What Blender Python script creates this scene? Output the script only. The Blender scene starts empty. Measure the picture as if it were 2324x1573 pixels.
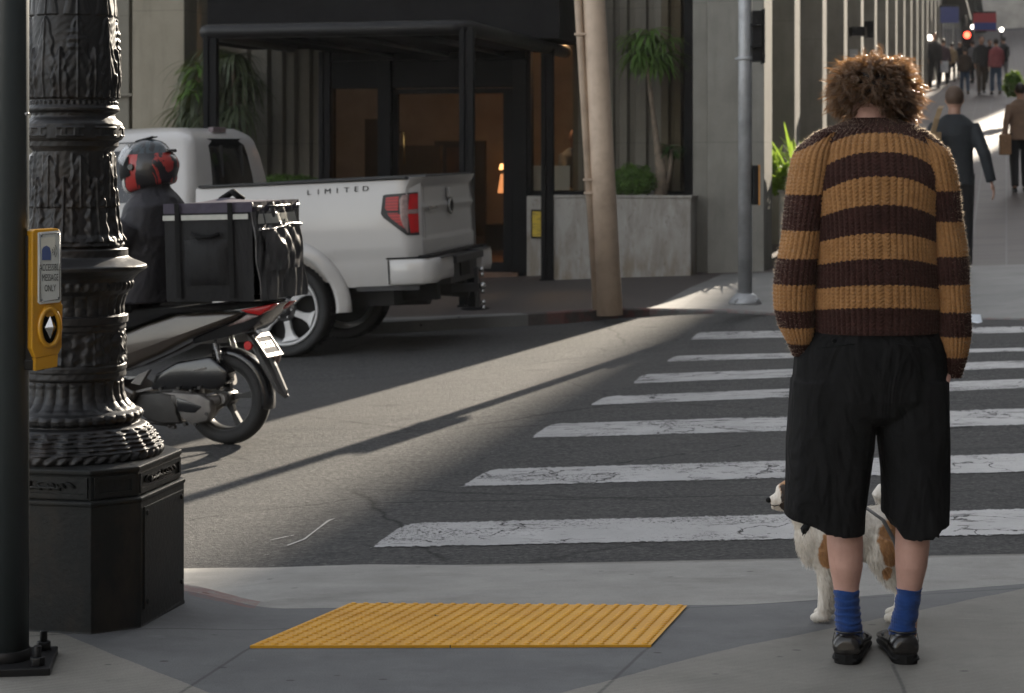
import bpy, math, random
import numpy as np
from mathutils import Vector, Matrix, noise

random.seed(7)
rng = np.random.default_rng(7)
sc = bpy.context.scene
PI = math.pi
R_ = math.radians

# ------------------------------------------------------------------ camera, sky, sun, exposure
F0, CX, HY, CH = 4500.0, 1162.0, 364.0, 1.41
cam_d = bpy.data.cameras.new('camera'); cam = bpy.data.objects.new('camera', cam_d)
sc.collection.objects.link(cam); sc.camera = cam
cam.location = (0, 0, CH); cam.rotation_euler = (PI/2, 0, 0)
cam_d.sensor_width = 36.0; cam_d.lens = F0/2324*36.0
cam_d.shift_y = (HY-786.5)/2324.0
cam_d.clip_start = 0.1; cam_d.clip_end = 2000
cam_d.dof.use_dof = True; cam_d.dof.focus_distance = 6.4; cam_d.dof.aperture_fstop = 7.0

SUN_AZ, SUN_EL = R_(22.5), R_(20.0)
w = bpy.data.worlds.new('World'); sc.world = w; w.use_nodes = True
wn, wl = w.node_tree.nodes, w.node_tree.links
bg = wn['Background']; sky = wn.new('ShaderNodeTexSky'); sky.sky_type = 'NISHITA'; sky.sun_disc = False
sky.sun_elevation = SUN_EL; sky.sun_rotation = SUN_AZ; sky.dust_density = 0.5; sky.air_density = 1.0
hs = wn.new('ShaderNodeHueSaturation'); hs.inputs['Saturation'].default_value = 0.22
wl.new(sky.outputs[0], hs.inputs['Color']); wl.new(hs.outputs[0], bg.inputs[0])
bg.inputs[1].default_value = 0.15
sun_d = bpy.data.lights.new('sun', 'SUN'); sun = bpy.data.objects.new('sun', sun_d); sc.collection.objects.link(sun)
sun_d.energy = 4.8; sun_d.angle = R_(0.4); sun_d.color = (1.0, 0.88, 0.72)
SV = Vector((math.sin(SUN_AZ)*math.cos(SUN_EL), math.cos(SUN_AZ)*math.cos(SUN_EL), math.sin(SUN_EL)))
sun.rotation_euler = SV.to_track_quat('Z', 'Y').to_euler()
sc.view_settings.view_transform = 'Standard'; sc.view_settings.look = 'None'
sc.view_settings.exposure = 1.5; sc.view_settings.gamma = 1.0
sc.cycles.max_bounces = 8; sc.cycles.transparent_max_bounces = 12
sc.cycles.caustics_reflective = False; sc.cycles.caustics_refractive = False
sc.cycles.sample_clamp_indirect = 4.0

# ------------------------------------------------------------------ helpers
MX = {}
def at(x, y, Y): return Vector(((x-CX)/F0*Y, Y, CH-(y-HY)/F0*Y))
def sstep(a, b, x):
    t = min(1.0, max(0.0, (x-a)/(b-a))); return t*t*(3-2*t)
def gp(x, y, hf, Y0=4.0, Y1=160.0):
    Y = Y0; dx = (x-CX)/F0; dz = (y-HY)/F0
    while Y < Y1:
        if CH-dz*Y <= hf(dx*Y, Y): break
        Y += 0.04
    a, b = Y-0.04, Y
    for _ in range(20):
        m = (a+b)/2
        if CH-dz*m <= hf(dx*m, m): b = m
        else: a = m
    return Vector((dx*b, b, hf(dx*b, b)))
def tag(o, label=None, cat=None, group=None, kind=None):
    if label: o['label'] = label
    if cat: o['category'] = cat
    if group: o['group'] = group
    if kind: o['kind'] = kind
    return o
def thing(name, label, cat, loc=(0, 0, 0), rot=None, group=None):
    o = bpy.data.objects.new(name, None); sc.collection.objects.link(o)
    M = Matrix.Translation(Vector(loc))
    if rot is not None: M = M @ (rot.to_4x4() if isinstance(rot, Matrix) else Matrix.Rotation(rot, 4, 'Z'))
    o.matrix_world = M; MX[o.name] = M.copy()
    o.empty_display_size = 0.2
    return tag(o, label, cat, group)

class MB:
    def __init__(s): s.v = []; s.f = []; s.sm = []; s.at = {}
    def add(s, vs, fs, smooth=False):
        b = len(s.v); s.v.extend([tuple(p) for p in vs])
        s.f.extend([tuple(i+b for i in f) for f in fs]); s.sm.extend([smooth]*len(fs)); return s
    def box(s, c, d, R=None):
        c = Vector(c); hx, hy, hz = d[0]/2, d[1]/2, d[2]/2
        vs = [Vector((x*hx, y*hy, z*hz)) for x in (-1, 1) for y in (-1, 1) for z in (-1, 1)]
        vs = [c+((R @ p) if R is not None else p) for p in vs]
        return s.add(vs, [(0, 1, 3, 2), (4, 6, 7, 5), (0, 4, 5, 1), (2, 3, 7, 6), (0, 2, 6, 4), (1, 5, 7, 3)])
    def tube(s, pts, rad, n=10, cap=True, sy=None, smooth=True):
        pts = [Vector(p) for p in pts]
        if not hasattr(rad, '__len__'): rad = [rad]*len(pts)
        rings = []; up = None
        for i, p in enumerate(pts):
            d = (pts[min(i+1, len(pts)-1)]-pts[max(i-1, 0)])
            if d.length < 1e-9: d = Vector((0, 0, 1))
            d.normalize()
            if up is None: up = Vector((0, 0, 1)) if abs(d.z) < .9 else Vector((0, 1, 0))
            a = d.cross(up).normalized(); b = d.cross(a).normalized(); up = -b if False else b.cross(d).normalized()*0+up
            k = (sy[i] if sy is not None else 1.0)
            rings.append([p+a*math.cos(t)*rad[i]+b*math.sin(t)*rad[i]*k for t in [2*PI*j/n for j in range(n)]])
        return s.rings(rings, cap, smooth)
    def rings(s, rings, cap=True, smooth=True, closed=True):
        n = len(rings[0]); vs = [p for r in rings for p in r]; fs = []
        for i in range(len(rings)-1):
            for j in range(n if closed else n-1):
                k = (j+1) % n
                fs.append((i*n+j, i*n+k, (i+1)*n+k, (i+1)*n+j))
        s.add(vs, fs, smooth)
        if cap:
            b = len(s.v)-len(vs)
            s.f.append(tuple(b+j for j in range(n))[::-1]); s.sm.append(False)
            s.f.append(tuple(b+(len(rings)-1)*n+j for j in range(n))); s.sm.append(False)
        return s
    def ball(s, c, r, n=14, m=9, R=None):
        c = Vector(c); r = Vector(r) if hasattr(r, '__len__') else Vector((r, r, r)); rings = []
        for i in range(m+1):
            ph = PI*min(max(i/m, .015), .985)
            ring = [Vector((r.x*math.sin(ph)*math.cos(2*PI*j/n), r.y*math.sin(ph)*math.sin(2*PI*j/n), -r.z*math.cos(ph))) for j in range(n)]
            rings.append([c+((R @ p) if R is not None else p) for p in ring])
        return s.rings(rings)
    def lathe(s, prof, c=(0, 0, 0), n=24, R=None, cap=True):
        c = Vector(c); rings = []
        for r, z in prof:
            ring = [Vector((r*math.cos(2*PI*j/n), r*math.sin(2*PI*j/n), z)) for j in range(n)]
            rings.append([c+((R @ p) if R is not None else p) for p in ring])
        return s.rings(rings, cap)
    def prism(s, poly, fn, a, b, smooth=False):
        n = len(poly); vs = [fn(p[0], p[1], a) for p in poly]+[fn(p[0], p[1], b) for p in poly]
        fs = [tuple(range(n))[::-1], tuple(range(n, 2*n))]+[(i, (i+1) % n, n+(i+1) % n, n+i) for i in range(n)]
        return s.add(vs, fs, smooth)
    def grid(s, fn, us, vs_, smooth=True):
        vs = [fn(u, v) for v in vs_ for u in us]; n = len(us)
        fs = [(j*n+i, j*n+i+1, (j+1)*n+i+1, (j+1)*n+i) for j in range(len(vs_)-1) for i in range(n-1)]
        return s.add(vs, fs, smooth)
    def build(s, name, m, parent=None, world=True, bevel=0, seg=2, subsurf=0, remesh=0, smoothit=0, fix=True, attrs=None, kind=None, origin=None, solid=0):
        me = bpy.data.meshes.new(name)
        V = np.array(s.v, dtype=np.float64).reshape(-1, 3)
        if parent is not None:
            M = MX[parent.name]
            if world:
                A = np.array(M.inverted()); V = V @ A[:3, :3].T+A[:3, 3]
        else:
            if origin is None: origin = ((V[:, 0].min()+V[:, 0].max())/2, (V[:, 1].min()+V[:, 1].max())/2, V[:, 2].min())
            V = V-np.array(origin)
        me.from_pydata(V.tolist(), [], s.f)
        me.polygons.foreach_set('use_smooth', s.sm)
        if attrs:
            for k, a in attrs.items():
                at_ = me.attributes.new(k, 'FLOAT', 'POINT'); at_.data.foreach_set('value', np.asarray(a, dtype=np.float32))
        me.update()
        if fix:
            import bmesh
            bm = bmesh.new(); bm.from_mesh(me); bmesh.ops.recalc_face_normals(bm, faces=bm.faces); bm.to_mesh(me); bm.free()
        o = bpy.data.objects.new(name, me); sc.collection.objects.link(o)
        if parent is not None:
            o.parent = parent; MX[o.name] = MX[parent.name]
        else:
            o.location = origin; MX[o.name] = Matrix.Translation(Vector(origin))
        me.materials.append(m)
        if kind: o['kind'] = kind
        if remesh:
            md = o.modifiers.new('r', 'REMESH'); md.mode = 'VOXEL'; md.voxel_size = remesh; md.use_smooth_shade = True
            if smoothit:
                md = o.modifiers.new('s', 'SMOOTH'); md.factor = .5; md.iterations = smoothit
        if solid:
            md = o.modifiers.new('so', 'SOLIDIFY'); md.thickness = solid
        if bevel:
            md = o.modifiers.new('b', 'BEVEL'); md.width = bevel; md.segments = seg; md.limit_method = 'ANGLE'; md.angle_limit = R_(35)
        if subsurf:
            md = o.modifiers.new('u', 'SUBSURF'); md.levels = subsurf; md.render_levels = subsurf
        return o
def text_on(txt, size, fn, name, m, parent, world=True, sx=1.0, depth=0.0, align='CENTER', kind=None):
    cu = bpy.data.curves.new('t', 'FONT'); cu.body = txt; cu.size = size; cu.align_x = align; cu.resolution_u = 3
    if depth: cu.extrude = depth
    to = bpy.data.objects.new('t', cu); sc.collection.objects.link(to)
    dg = bpy.context.evaluated_depsgraph_get(); dg.update()
    me = bpy.data.meshes.new_from_object(to.evaluated_get(dg))
    mb = MB(); mb.add([fn(v.co.x*sx, v.co.y, v.co.z) for v in me.vertices], [tuple(p.vertices) for p in me.polygons])
    bpy.data.objects.remove(to); bpy.data.meshes.remove(me); bpy.data.curves.remove(cu)
    return mb.build(name, m, parent, world, fix=False)
def surface_of(o):
    dg = bpy.context.evaluated_depsgraph_get(); dg.update(); ev = o.evaluated_get(dg); me = ev.to_mesh()
    n = len(me.vertices); co = np.empty(n*3); no = np.empty(n*3)
    me.vertices.foreach_get('co', co); me.vertices.foreach_get('normal', no); ev.to_mesh_clear()
    M = np.array(MX[o.name]); co = co.reshape(-1, 3) @ M[:3, :3].T+M[:3, 3]; no = no.reshape(-1, 3) @ M[:3, :3].T
    return co, no
def strands(mb, roots, dirs, length, rad, segs=4, curl=0.3, droop=0.0, attr=None):
    """thin tapering ribbons"""
    for p, d in zip(roots, dirs):
        p = Vector(p); d = Vector(d).normalized(); L = length*random.uniform(.6, 1.2)
        t = Vector((random.gauss(0, 1), random.gauss(0, 1), random.gauss(0, 1))); side = d.cross(t)
        if side.length < 1e-4: continue
        side.normalize(); bend = Vector((random.gauss(0, curl), random.gauss(0, curl), random.gauss(0, curl)-droop))
        vs = []; q = p.copy(); dd = d.copy(); st = L/segs
        for i in range(segs+1):
            w_ = rad*(1-(i/segs)**1.5*.9)
            vs += [q-side*w_, q+side*w_]; dd = (dd+bend*(1.0/segs)).normalized(); q = q+dd*st
        mb.add(vs, [(2*i, 2*i+1, 2*i+3, 2*i+2) for i in range(segs)], True)

# ------------------------------------------------------------------ materials
class NT:
    def __init__(s, name):
        s.m = bpy.data.materials.new(name); s.m.use_nodes = True; s.t = s.m.node_tree; s.n = s.t.nodes; s.l = s.t.links
        s.b = s.n['Principled BSDF']; s.out = s.n['Material Output']
        s.obj = s.n.new('ShaderNodeTexCoord').outputs['Object']; s.geo = s.n.new('ShaderNodeNewGeometry').outputs['Position']
    def put(s, sock, v):
        if hasattr(v, 'is_output') or isinstance(v, bpy.types.NodeSocket): s.l.new(v, sock)
        elif isinstance(v, (tuple, list)) and len(v) == 3 and sock.type == 'RGBA': sock.default_value = (*v, 1)
        else: sock.default_value = v
    def math(s, op, a, b=0.0, c=0.0, clamp=False):
        n = s.n.new('ShaderNodeMath'); n.operation = op; n.use_clamp = clamp
        for i, v in enumerate((a, b, c)): s.put(n.inputs[i], v)
        return n.outputs[0]
    def mix(s, f, a, b, t='MIX'):
        n = s.n.new('ShaderNodeMix'); n.data_type = 'RGBA'; n.blend_type = t
        s.put(n.inputs[0], f); s.put(n.inputs[6], a); s.put(n.inputs[7], b); return n.outputs[2]
    def map(s, vec, sc_=(1, 1, 1), rot=(0, 0, 0), loc=(0, 0, 0)):
        n = s.n.new('ShaderNodeMapping'); s.l.new(vec, n.inputs[0]); n.inputs['Scale'].default_value = sc_; n.inputs['Rotation'].default_value = rot
        n.inputs['Location'].default_value = loc; return n.outputs[0]
    def noise(s, scale, vec=None, detail=4, rough=.55, dist=0.0, col=False):
        n = s.n.new('ShaderNodeTexNoise'); s.l.new(vec or s.geo, n.inputs['Vector']); n.inputs['Scale'].default_value = scale
        n.inputs['Detail'].default_value = detail; n.inputs['Roughness'].default_value = rough; n.inputs['Distortion'].default_value = dist
        return n.outputs[1 if col else 0]
    def voro(s, scale, vec=None, feature='F1', out=0):
        n = s.n.new('ShaderNodeTexVoronoi'); n.feature = feature; s.l.new(vec or s.geo, n.inputs['Vector']); n.inputs['Scale'].default_value = scale
        return n.outputs[out]
    def ramp(s, f, stops, interp='LINEAR'):
        n = s.n.new('ShaderNodeValToRGB'); s.l.new(f, n.inputs[0]); cr = n.color_ramp; cr.interpolation = interp
        while len(cr.elements) < len(stops): cr.elements.new(.5)
        for e, (p, c) in zip(cr.elements, stops):
            e.position = p; e.color = (*c, 1) if hasattr(c, '__len__') else (c, c, c, 1)
        return n.outputs[0]
    def sep(s, v):
        n = s.n.new('ShaderNodeSeparateXYZ'); s.l.new(v, n.inputs[0]); return n.outputs
    def comb(s, x, y, z=0.0):
        n = s.n.new('ShaderNodeCombineXYZ')
        for i, v in enumerate((x, y, z)): s.put(n.inputs[i], v)
        return n.outputs[0]
    def attr(s, name):
        n = s.n.new('ShaderNodeAttribute'); n.attribute_name = name; return n.outputs['Fac']
    def bump(s, h, st=.3, dist=.01, prev=None):
        n = s.n.new('ShaderNodeBump'); s.put(n.inputs['Height'], h); n.inputs['Strength'].default_value = st; n.inputs['Distance'].default_value = dist
        if prev: s.l.new(prev, n.inputs['Normal'])
        return n.outputs[0]
    def set(s, col=None, rough=None, metal=None, normal=None, spec=None, **k):
        if col is not None: s.put(s.b.inputs['Base Color'], col)
        if rough is not None: s.put(s.b.inputs['Roughness'], rough)
        if metal is not None: s.put(s.b.inputs['Metallic'], metal)
        if spec is not None: s.put(s.b.inputs['Specular IOR Level'], spec)
        if normal is not None: s.l.new(normal, s.b.inputs['Normal'])
        for a, v in k.items(): s.put(s.b.inputs[a.replace('_', ' ')], v)
        return s.m
def pbr(name, col, rough=.6, metal=0.0, var=.15, scale=6.0, bump=0.0, bscale=60.0, bdist=.003, spec=.5, dirt=None, dscale=2.0, damt=.5, coat=0.0):
    t = NT(name); c = tuple(col)
    f = t.noise(scale, t.obj, 5, .6)
    lo = tuple(x*(1-var) for x in c); hi = tuple(min(1, x*(1+var)) for x in c)
    cc = t.ramp(f, [(.3, lo), (.7, hi)])
    if dirt is not None:
        d = t.ramp(t.noise(dscale, t.obj, 7, .65), [(.45, 0.0), (.7, damt)])
        cc = t.mix(d, cc, dirt)
    rg = t.math('MULTIPLY_ADD', t.noise(scale*2.3, t.obj, 4), .25*rough, rough*.87)
    nm = t.bump(t.noise(bscale, t.obj, 4), bump, bdist) if bump else None
    k = {}
    if coat: k = dict(Coat_Weight=coat, Coat_Roughness=.05)
    return t.set(cc, rg, metal, nm, spec, **k)
def emit(name, col, st):
    t = NT(name); t.set((.02, .02, .02), .5); t.put(t.b.inputs['Emission Color'], (*col, 1)); t.b.inputs['Emission Strength'].default_value = st; return t.m

# ------------------------------------------------------------------ ground heights (metres)
A14 = R_(14); S14, C14 = math.sin(A14), math.cos(A14)
def rise(X, Y):
    r = X*S14+Y*C14
    if r < 21.5: return 0.0
    if r < 26: return .068*(r-21.5)**2/9
    return .153+.068*(r-26)
def R(X, Y): return -.155+(.02+.028*sstep(7, 17, Y))*(max(X, -14)+.7)+rise(X, Y)
YE = 7.66
def N(X, Y):
    t = min(1, max(0, (Y-5.74)/(YE-5.74))); rd = R(X, Y)
    ramp = (1-t)*0.0+t*rd if Y < YE+.0 else rd
    curb = 0.0 if Y <= 6.62 else (rd+.012 if Y < YE else rd)
    if 6.62 < Y < 6.66: curb = (rd+.012)*(Y-6.62)/.04
    c = sstep(-.72, -1.12, X) if False else 1-sstep(-1.15, -.75, X)
    return ramp*(1-c)+curb*c
C0 = gp(1740, 612, lambda X, Y: R(X, Y)+.12)
def UV(u, v, z=0.0): return Vector((C0.x+u*C14+v*S14, C0.y-u*S14+v*C14, z))
def ufor(px, v):
    d = (px-CX)/F0; bx, by = C0.x+v*S14, C0.y+v*C14
    return (d*by-bx)/(C14+d*S14)
def zfor(px, py, v):
    u = ufor(px, v); p = UV(u, v); return CH-(py-HY)/F0*p.y
def ub(mb, u0, u1, v0, v1, z0, z1):
    vs = [UV(u, v, z) for u in (u0, u1) for v in (v0, v1) for z in (z0, z1)]
    return mb.add(vs, [(0, 1, 3, 2), (4, 6, 7, 5), (0, 4, 5, 1), (2, 3, 7, 6), (0, 2, 6, 4), (1, 5, 7, 3)])
# ------------------------------------------------------------------ ground materials
def line_mask(t, a, b, wob=.012):
    """1 on the left side of the ground line a->b"""
    ax, ay = a[0], a[1]; dx, dy = b[0]-a[0], b[1]-a[1]; L = math.hypot(dx, dy); nx, ny = -dy/L, dx/L
    o = t.sep(t.geo); v = t.math('ADD', t.math('MULTIPLY', o[0], nx), t.math('MULTIPLY', o[1], ny))
    return t.math('ADD', t.math('SUBTRACT', v, nx*ax+ny*ay), t.math('MULTIPLY', t.math('SUBTRACT', t.noise(5), .5), wob*2))
def m_asphalt():
    t = NT('asphalt'); g = t.geo
    sp = t.noise(130, g, 3, .7); big = t.noise(.55, g, 5, .6); mid = t.noise(6, t.map(g, (.5, 2.2, 1)), 5, .65)
    sp2 = t.noise(42, g, 5, .75); base = t.ramp(sp2, [(.33, (.034, .034, .035)), (.5, (.090, .089, .088)), (.62, (.142, .14, .136)), (.74, (.23, .225, .218))])
    base = t.mix(t.ramp(sp, [(.35, .5), (.5, 0.0)]), base, (.02, .02, .021))
    base = t.mix(t.ramp(big, [(.35, .0), (.7, .35)]), base, (.095, .092, .088))
    base = t.mix(t.ramp(mid, [(.45, 0.0), (.75, .4)]), base, (.04, .04, .042))
    streak = t.noise(1.2, t.map(g, (.35, 9, 1), (0, 0, R_(-12))), 5, .6)
    base = t.mix(t.ramp(streak, [(.55, 0.0), (.72, .35)]), base, (.033, .033, .035))
    stain = t.ramp(t.voro(1.1, t.map(g, (1, 1.3, 1))), [(.05, .6), (.12, 0.0)])
    base = t.mix(stain, base, (.025, .025, .027))
    warp = t.mix(.12, g, t.noise(3, g, 4, col=True), 'ADD')
    cr = t.voro(.42, warp, 'DISTANCE_TO_EDGE')
    crm = t.math('MULTIPLY', t.ramp(cr, [(.0, 1.0), (.006, 0.0)]), t.ramp(t.noise(.8, g), [(.45, 0.0), (.55, 1.0)]))
    base = t.mix(t.math('MULTIPLY', crm, .7), base, (.012, .012, .013))
    for (p, q, wb) in ((gp(845, 1142, R), gp(2300, 1112, R), .03), (gp(1090, 842, R), gp(1400, 800, R), .06), (gp(430, 1180, R), gp(1700, 1010, R), .09)):
        j = t.math('ABSOLUTE', line_mask(t, p, q, wb)); lim = t.math('MULTIPLY', t.math('GREATER_THAN', t.sep(g)[0], p.x), t.math('LESS_THAN', t.sep(g)[0], q.x))
        base = t.mix(t.math('MULTIPLY', t.math('MULTIPLY', t.ramp(j, [(.004, .85), (.010, 0.0)]), lim), t.ramp(t.noise(2.5, g, 4), [(.38, 0.0), (.5, 1.0)])), base, (.015, .015, .016))
    patch = t.math('MULTIPLY', t.math('GREATER_THAN', line_mask(t, gp(300, 1010, R), gp(1500, 868, R), .02), 0.0), t.math('LESS_THAN', line_mask(t, gp(300, 905, R), gp(1500, 800, R), .02), 0.0))
    base = t.mix(t.math('MULTIPLY', patch, .28), base, (.11, .105, .1))
    fl = t.ramp(t.voro(260, g), [(.04, 1.0), (.09, 0.0)])
    base = t.mix(t.math('MULTIPLY', fl, .5), base, (.45, .43, .4))
    h = t.math('ADD', t.noise(170, g, 3, .7), t.math('MULTIPLY', sp2, 2.2))
    nm = t.bump(h, .9, .009); nm = t.bump(t.noise(2.5, g, 4), .35, .03, nm)
    return t.set(base, t.math('MULTIPLY_ADD', sp, .25, .65), 0, nm, .12)
def line_mask(t, a, b, wob=.012):
    """1 on the left side of the ground line a->b"""
    ax, ay = a[0], a[1]; dx, dy = b[0]-a[0], b[1]-a[1]; L = math.hypot(dx, dy); nx, ny = -dy/L, dx/L
    o = t.sep(t.geo); v = t.math('ADD', t.math('MULTIPLY', o[0], nx), t.math('MULTIPLY', o[1], ny))
    v = t.math('ADD', t.math('SUBTRACT', v, nx*ax+ny*ay), t.math('MULTIPLY', t.math('SUBTRACT', t.noise(5), .5), wob*2))
    return v
def concrete_cols(t, lo, hi, sc_=3.0):
    g = t.geo
    c = t.ramp(t.noise(sc_, g, 7, .65), [(.3, lo), (.72, hi)])
    c = t.mix(t.ramp(t.noise(190, g, 2), [(.3, .35), (.5, 0.0)]), c, tuple(x*.45 for x in lo))
    c = t.mix(t.ramp(t.voro(5, t.map(g, (1, 1.6, 1))), [(.05, .8), (.08, 0.0)]), c, (.03, .03, .03)); c = t.mix(t.ramp(t.noise(2.2, t.map(g, (1, 1.8, 1)), 7, .7), [(.52, 0.0), (.72, .45)]), c, tuple(x*.5 for x in lo))
    c = t.mix(t.ramp(t.noise(11, t.map(g, (.4, 1.6, 1)), 6, .7), [(.62, 0.0), (.78, .4)]), c, tuple(min(1, x*1.9) for x in hi))
    return c
def m_sidewalk():
    t = NT('near_concrete'); g = t.geo
    gut = concrete_cols(t, (.20, .194, .18), (.30, .29, .27)); dark = concrete_cols(t, (.085, .087, .09), (.13, .132, .134)); brush = concrete_cols(t, (.15, .142, .125), (.22, .21, .185))
    P = lambda x, y: gp(x, y, N)
    # gutter band lies beyond the ramp head line
    a, b = P(420, 1352), P(2280, 1358)
    m1 = t.ramp(line_mask(t, P(560, 1372), P(1900, 1376), .01), [(.499, 0.0), (.501, 1.0)])
    k = t.math('GREATER_THAN', line_mask(t, P(545, 1368), P(1700, 1372), .01), 0.0)
    k2 = t.math('GREATER_THAN', line_mask(t, P(1700, 1372), P(2285, 1328), .01), 0.0)
    k = t.math('MULTIPLY', k, k2)
    c = t.mix(k, dark, gut)
    br = t.math('LESS_THAN', line_mask(t, P(1425, 1533), P(2290, 1342), .02), 0.0)
    bl = t.math('GREATER_THAN', line_mask(t, P(395, 1540), P(160, 1446), .01), 0.0)
    b2 = t.math('LESS_THAN', line_mask(t, P(60, 1440), P(180, 1446), .0), 0.0)
    br = t.math('MAXIMUM', br, t.math('MULTIPLY', bl, b2)) if False else t.math('MAXIMUM', br, bl)
    br = t.math('MULTIPLY', br, t.math('SUBTRACT', 1.0, k))
    c = t.mix(br, c, brush)
    # thin joints
    for p, q in (((P(1475, 1467)), P(1395, 1540)), (P(567, 1470), P(470, 1533)), (P(2040, 1540), P(2028, 1512)), (P(2288, 1337), P(1700, 1372))):
        j = t.math('ABSOLUTE', line_mask(t, p, q, .003)); jm = t.ramp(j, [(.003, .75), (.006, 0.0)])
        lim = t.math('LESS_THAN', t.sep(g)[1], max(p.y, q.y)+.02)
        c = t.mix(t.math('MULTIPLY', jm, lim), c, (.03, .03, .03))
    o = t.sep(g); red = t.math('MULTIPLY', t.math('MULTIPLY', t.math('LESS_THAN', o[0], -.84), t.math('GREATER_THAN', o[1], 6.47)), t.math('LESS_THAN', o[1], 6.66))
    red = t.math('MULTIPLY', red, t.ramp(t.noise(22, g, 5), [(.35, .0), (.55, .45)]))
    c = t.mix(red, c, (.22, .065, .05))
    wave = t.math('SINE', t.math('MULTIPLY', t.sep(t.map(g, (1, 1, 1), (0, 0, R_(14))))[1], 430.0))
    h = t.math('ADD', t.noise(160, g, 3), t.math('MULTIPLY', t.math('MULTIPLY', wave, br), .6))
    nm = t.bump(h, .5, .003)
    c = t.mix(t.math('MULTIPLY', t.math('MULTIPLY', t.ramp(wave, [(.2, 0.0), (.9, .45)]), br), 1.0), c, (.28, .27, .24))
    return t.set(c, .78, 0, nm, .4)
def m_far_walk():
    t = NT('far_sidewalk_concrete'); g = t.geo
    o = t.sep(t.map(g, (1, 1, 1), (0, 0, A14)))
    c = concrete_cols(t, (.15, .148, .142), (.23, .225, .215), 1.5)
    brk = t.n.new('ShaderNodeTexBrick'); t.l.new(t.map(g, (1, 1, 1), (0, 0, A14)), brk.inputs[0])
    brk.inputs['Color1'].default_value = (.07, .053, .048, 1); brk.inputs['Color2'].default_value = (.10, .078, .07, 1); brk.inputs['Mortar'].default_value = (.13, .12, .115, 1)
    brk.inputs['Scale'].default_value = 1.0; brk.inputs['Brick Width'].default_value = .42; brk.inputs['Row Height'].default_value = .42; brk.inputs['Mortar Size'].default_value = .012; brk.offset = 0
    P = lambda x, y: gp(x, y, lambda X, Y: R(X, Y)+.12)
    # dark brown paving in front of the entrance
    ent = t.math('MULTIPLY', t.math('GREATER_THAN', line_mask(t, P(830, 722), P(1440, 702), .0), .0), t.math('GREATER_THAN', line_mask(t, P(1440, 702), P(1640, 622), .0), 0.0))
    pav = t.ramp(t.noise(25, g, 5, .7), [(.3, (.055, .047, .043)), (.7, (.085, .073, .067))])
    c = t.mix(ent, c, pav)
    far = t.math('GREATER_THAN', t.math('ADD', t.math('MULTIPLY', t.sep(g)[0], S14), t.math('MULTIPLY', t.sep(g)[1], C14)), 22.4)
    c = t.mix(t.math('MULTIPLY', far, .9), c, brk.outputs[0])
    redm = t.attr('edge'); redm = t.math('MULTIPLY', t.math('MULTIPLY', redm, t.math('GREATER_THAN', t.sep(g)[0], .3)), t.ramp(t.noise(9, g, 5), [(.45, 0.0), (.6, .35)]))
    c = t.mix(redm, c, (.2, .05, .04))
    nm = t.bump(t.noise(90, g, 3), .3, .004)
    return t.set(c, .7, 0, nm, .4)
def m_paint():
    t = NT('worn_white_paint'); g = t.geo
    warp = t.mix(.55, g, t.noise(4.2, g, 6, col=True), 'ADD')
    cr = t.voro(2.3, warp, 'DISTANCE_TO_EDGE'); area = t.ramp(t.noise(2.1, g, 5), [(.50, 0.0), (.58, 1.0)])
    c1 = t.math('MULTIPLY', t.ramp(cr, [(.008, 1.0), (.022, 0.0)]), area)
    fine = t.noise(7, t.map(g, (.55, 3.2, 1)), 9, .78)
    o = t.sep(g); thr = t.ramp(t.math('MULTIPLY_ADD', o[1], .08, -.45), [(.0, .66), (.12, .61), (.5, .565), (1.0, .56)])
    c2 = t.math('GREATER_THAN', fine, thr)
    wear = t.math('MAXIMUM', c1, c2)
    e = t.math('ADD', t.attr('edge'), t.math('MULTIPLY', t.noise(38, g, 5, .7), .9)); c3 = t.math('GREATER_THAN', e, 1.26)
    grit = t.math('GREATER_THAN', t.noise(55, g, 4, .8), t.ramp(t.noise(1.7, t.map(g, (.5, 1.5, 1)), 5), [(.4, .80), (.62, .555)])); c3 = t.math('MAXIMUM', c3, grit)
    wear = t.math('MAXIMUM', wear, c3)
    pc = t.ramp(t.noise(3, g, 6, .65), [(.3, (.30, .296, .293)), (.7, (.42, .413, .41))])
    pc = t.mix(t.ramp(t.noise(150, g, 2), [(.3, .45), (.45, 0.0)]), pc, (.2, .2, .2))
    tr = t.ramp(t.noise(.9, t.map(g, (2.5, .3, 1), (0, 0, R_(-14))), 4), [(.5, 0.0), (.7, .35)])
    pc = t.mix(tr, pc, (.25, .245, .24))
    t.set(pc, .6, 0, t.bump(t.noise(140, g, 3), .5, .004), .4)
    trn = t.n.new('ShaderNodeBsdfTransparent'); mx = t.n.new('ShaderNodeMixShader')
    t.l.new(wear, mx.inputs[0]); t.l.new(t.b.outputs[0], mx.inputs[1]); t.l.new(trn.outputs[0], mx.inputs[2]); t.l.new(mx.outputs[0], t.out.inputs[0])
    return t.m
M_ASPH = m_asphalt(); M_SIDE = m_sidewalk(); M_FARW = m_far_walk(); M_PAINT = m_paint()

def frange(a, b, s):
    out = []; x = a
    while x < b-1e-6: out.append(x); x += s
    return out+[b]
# road sheet to the horizon
ys = frange(-40, 4, 4)+frange(4.5, 30, .5)+frange(32, 120, 4)+[160, 240, 400]
xs = [-400, -150, -60, -30]+frange(-20, 20, 1.0)+[26, 40, 80, 160, 400]
mb = MB(); mb.grid(lambda x, y: Vector((x, y, R(x, y)-(0.0 if y > 7.0 else .25*min(1, (7.0-y)/1.0)))), xs, ys); mb.build('road', M_ASPH, kind='structure', origin=(0, 0, 0))
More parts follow.
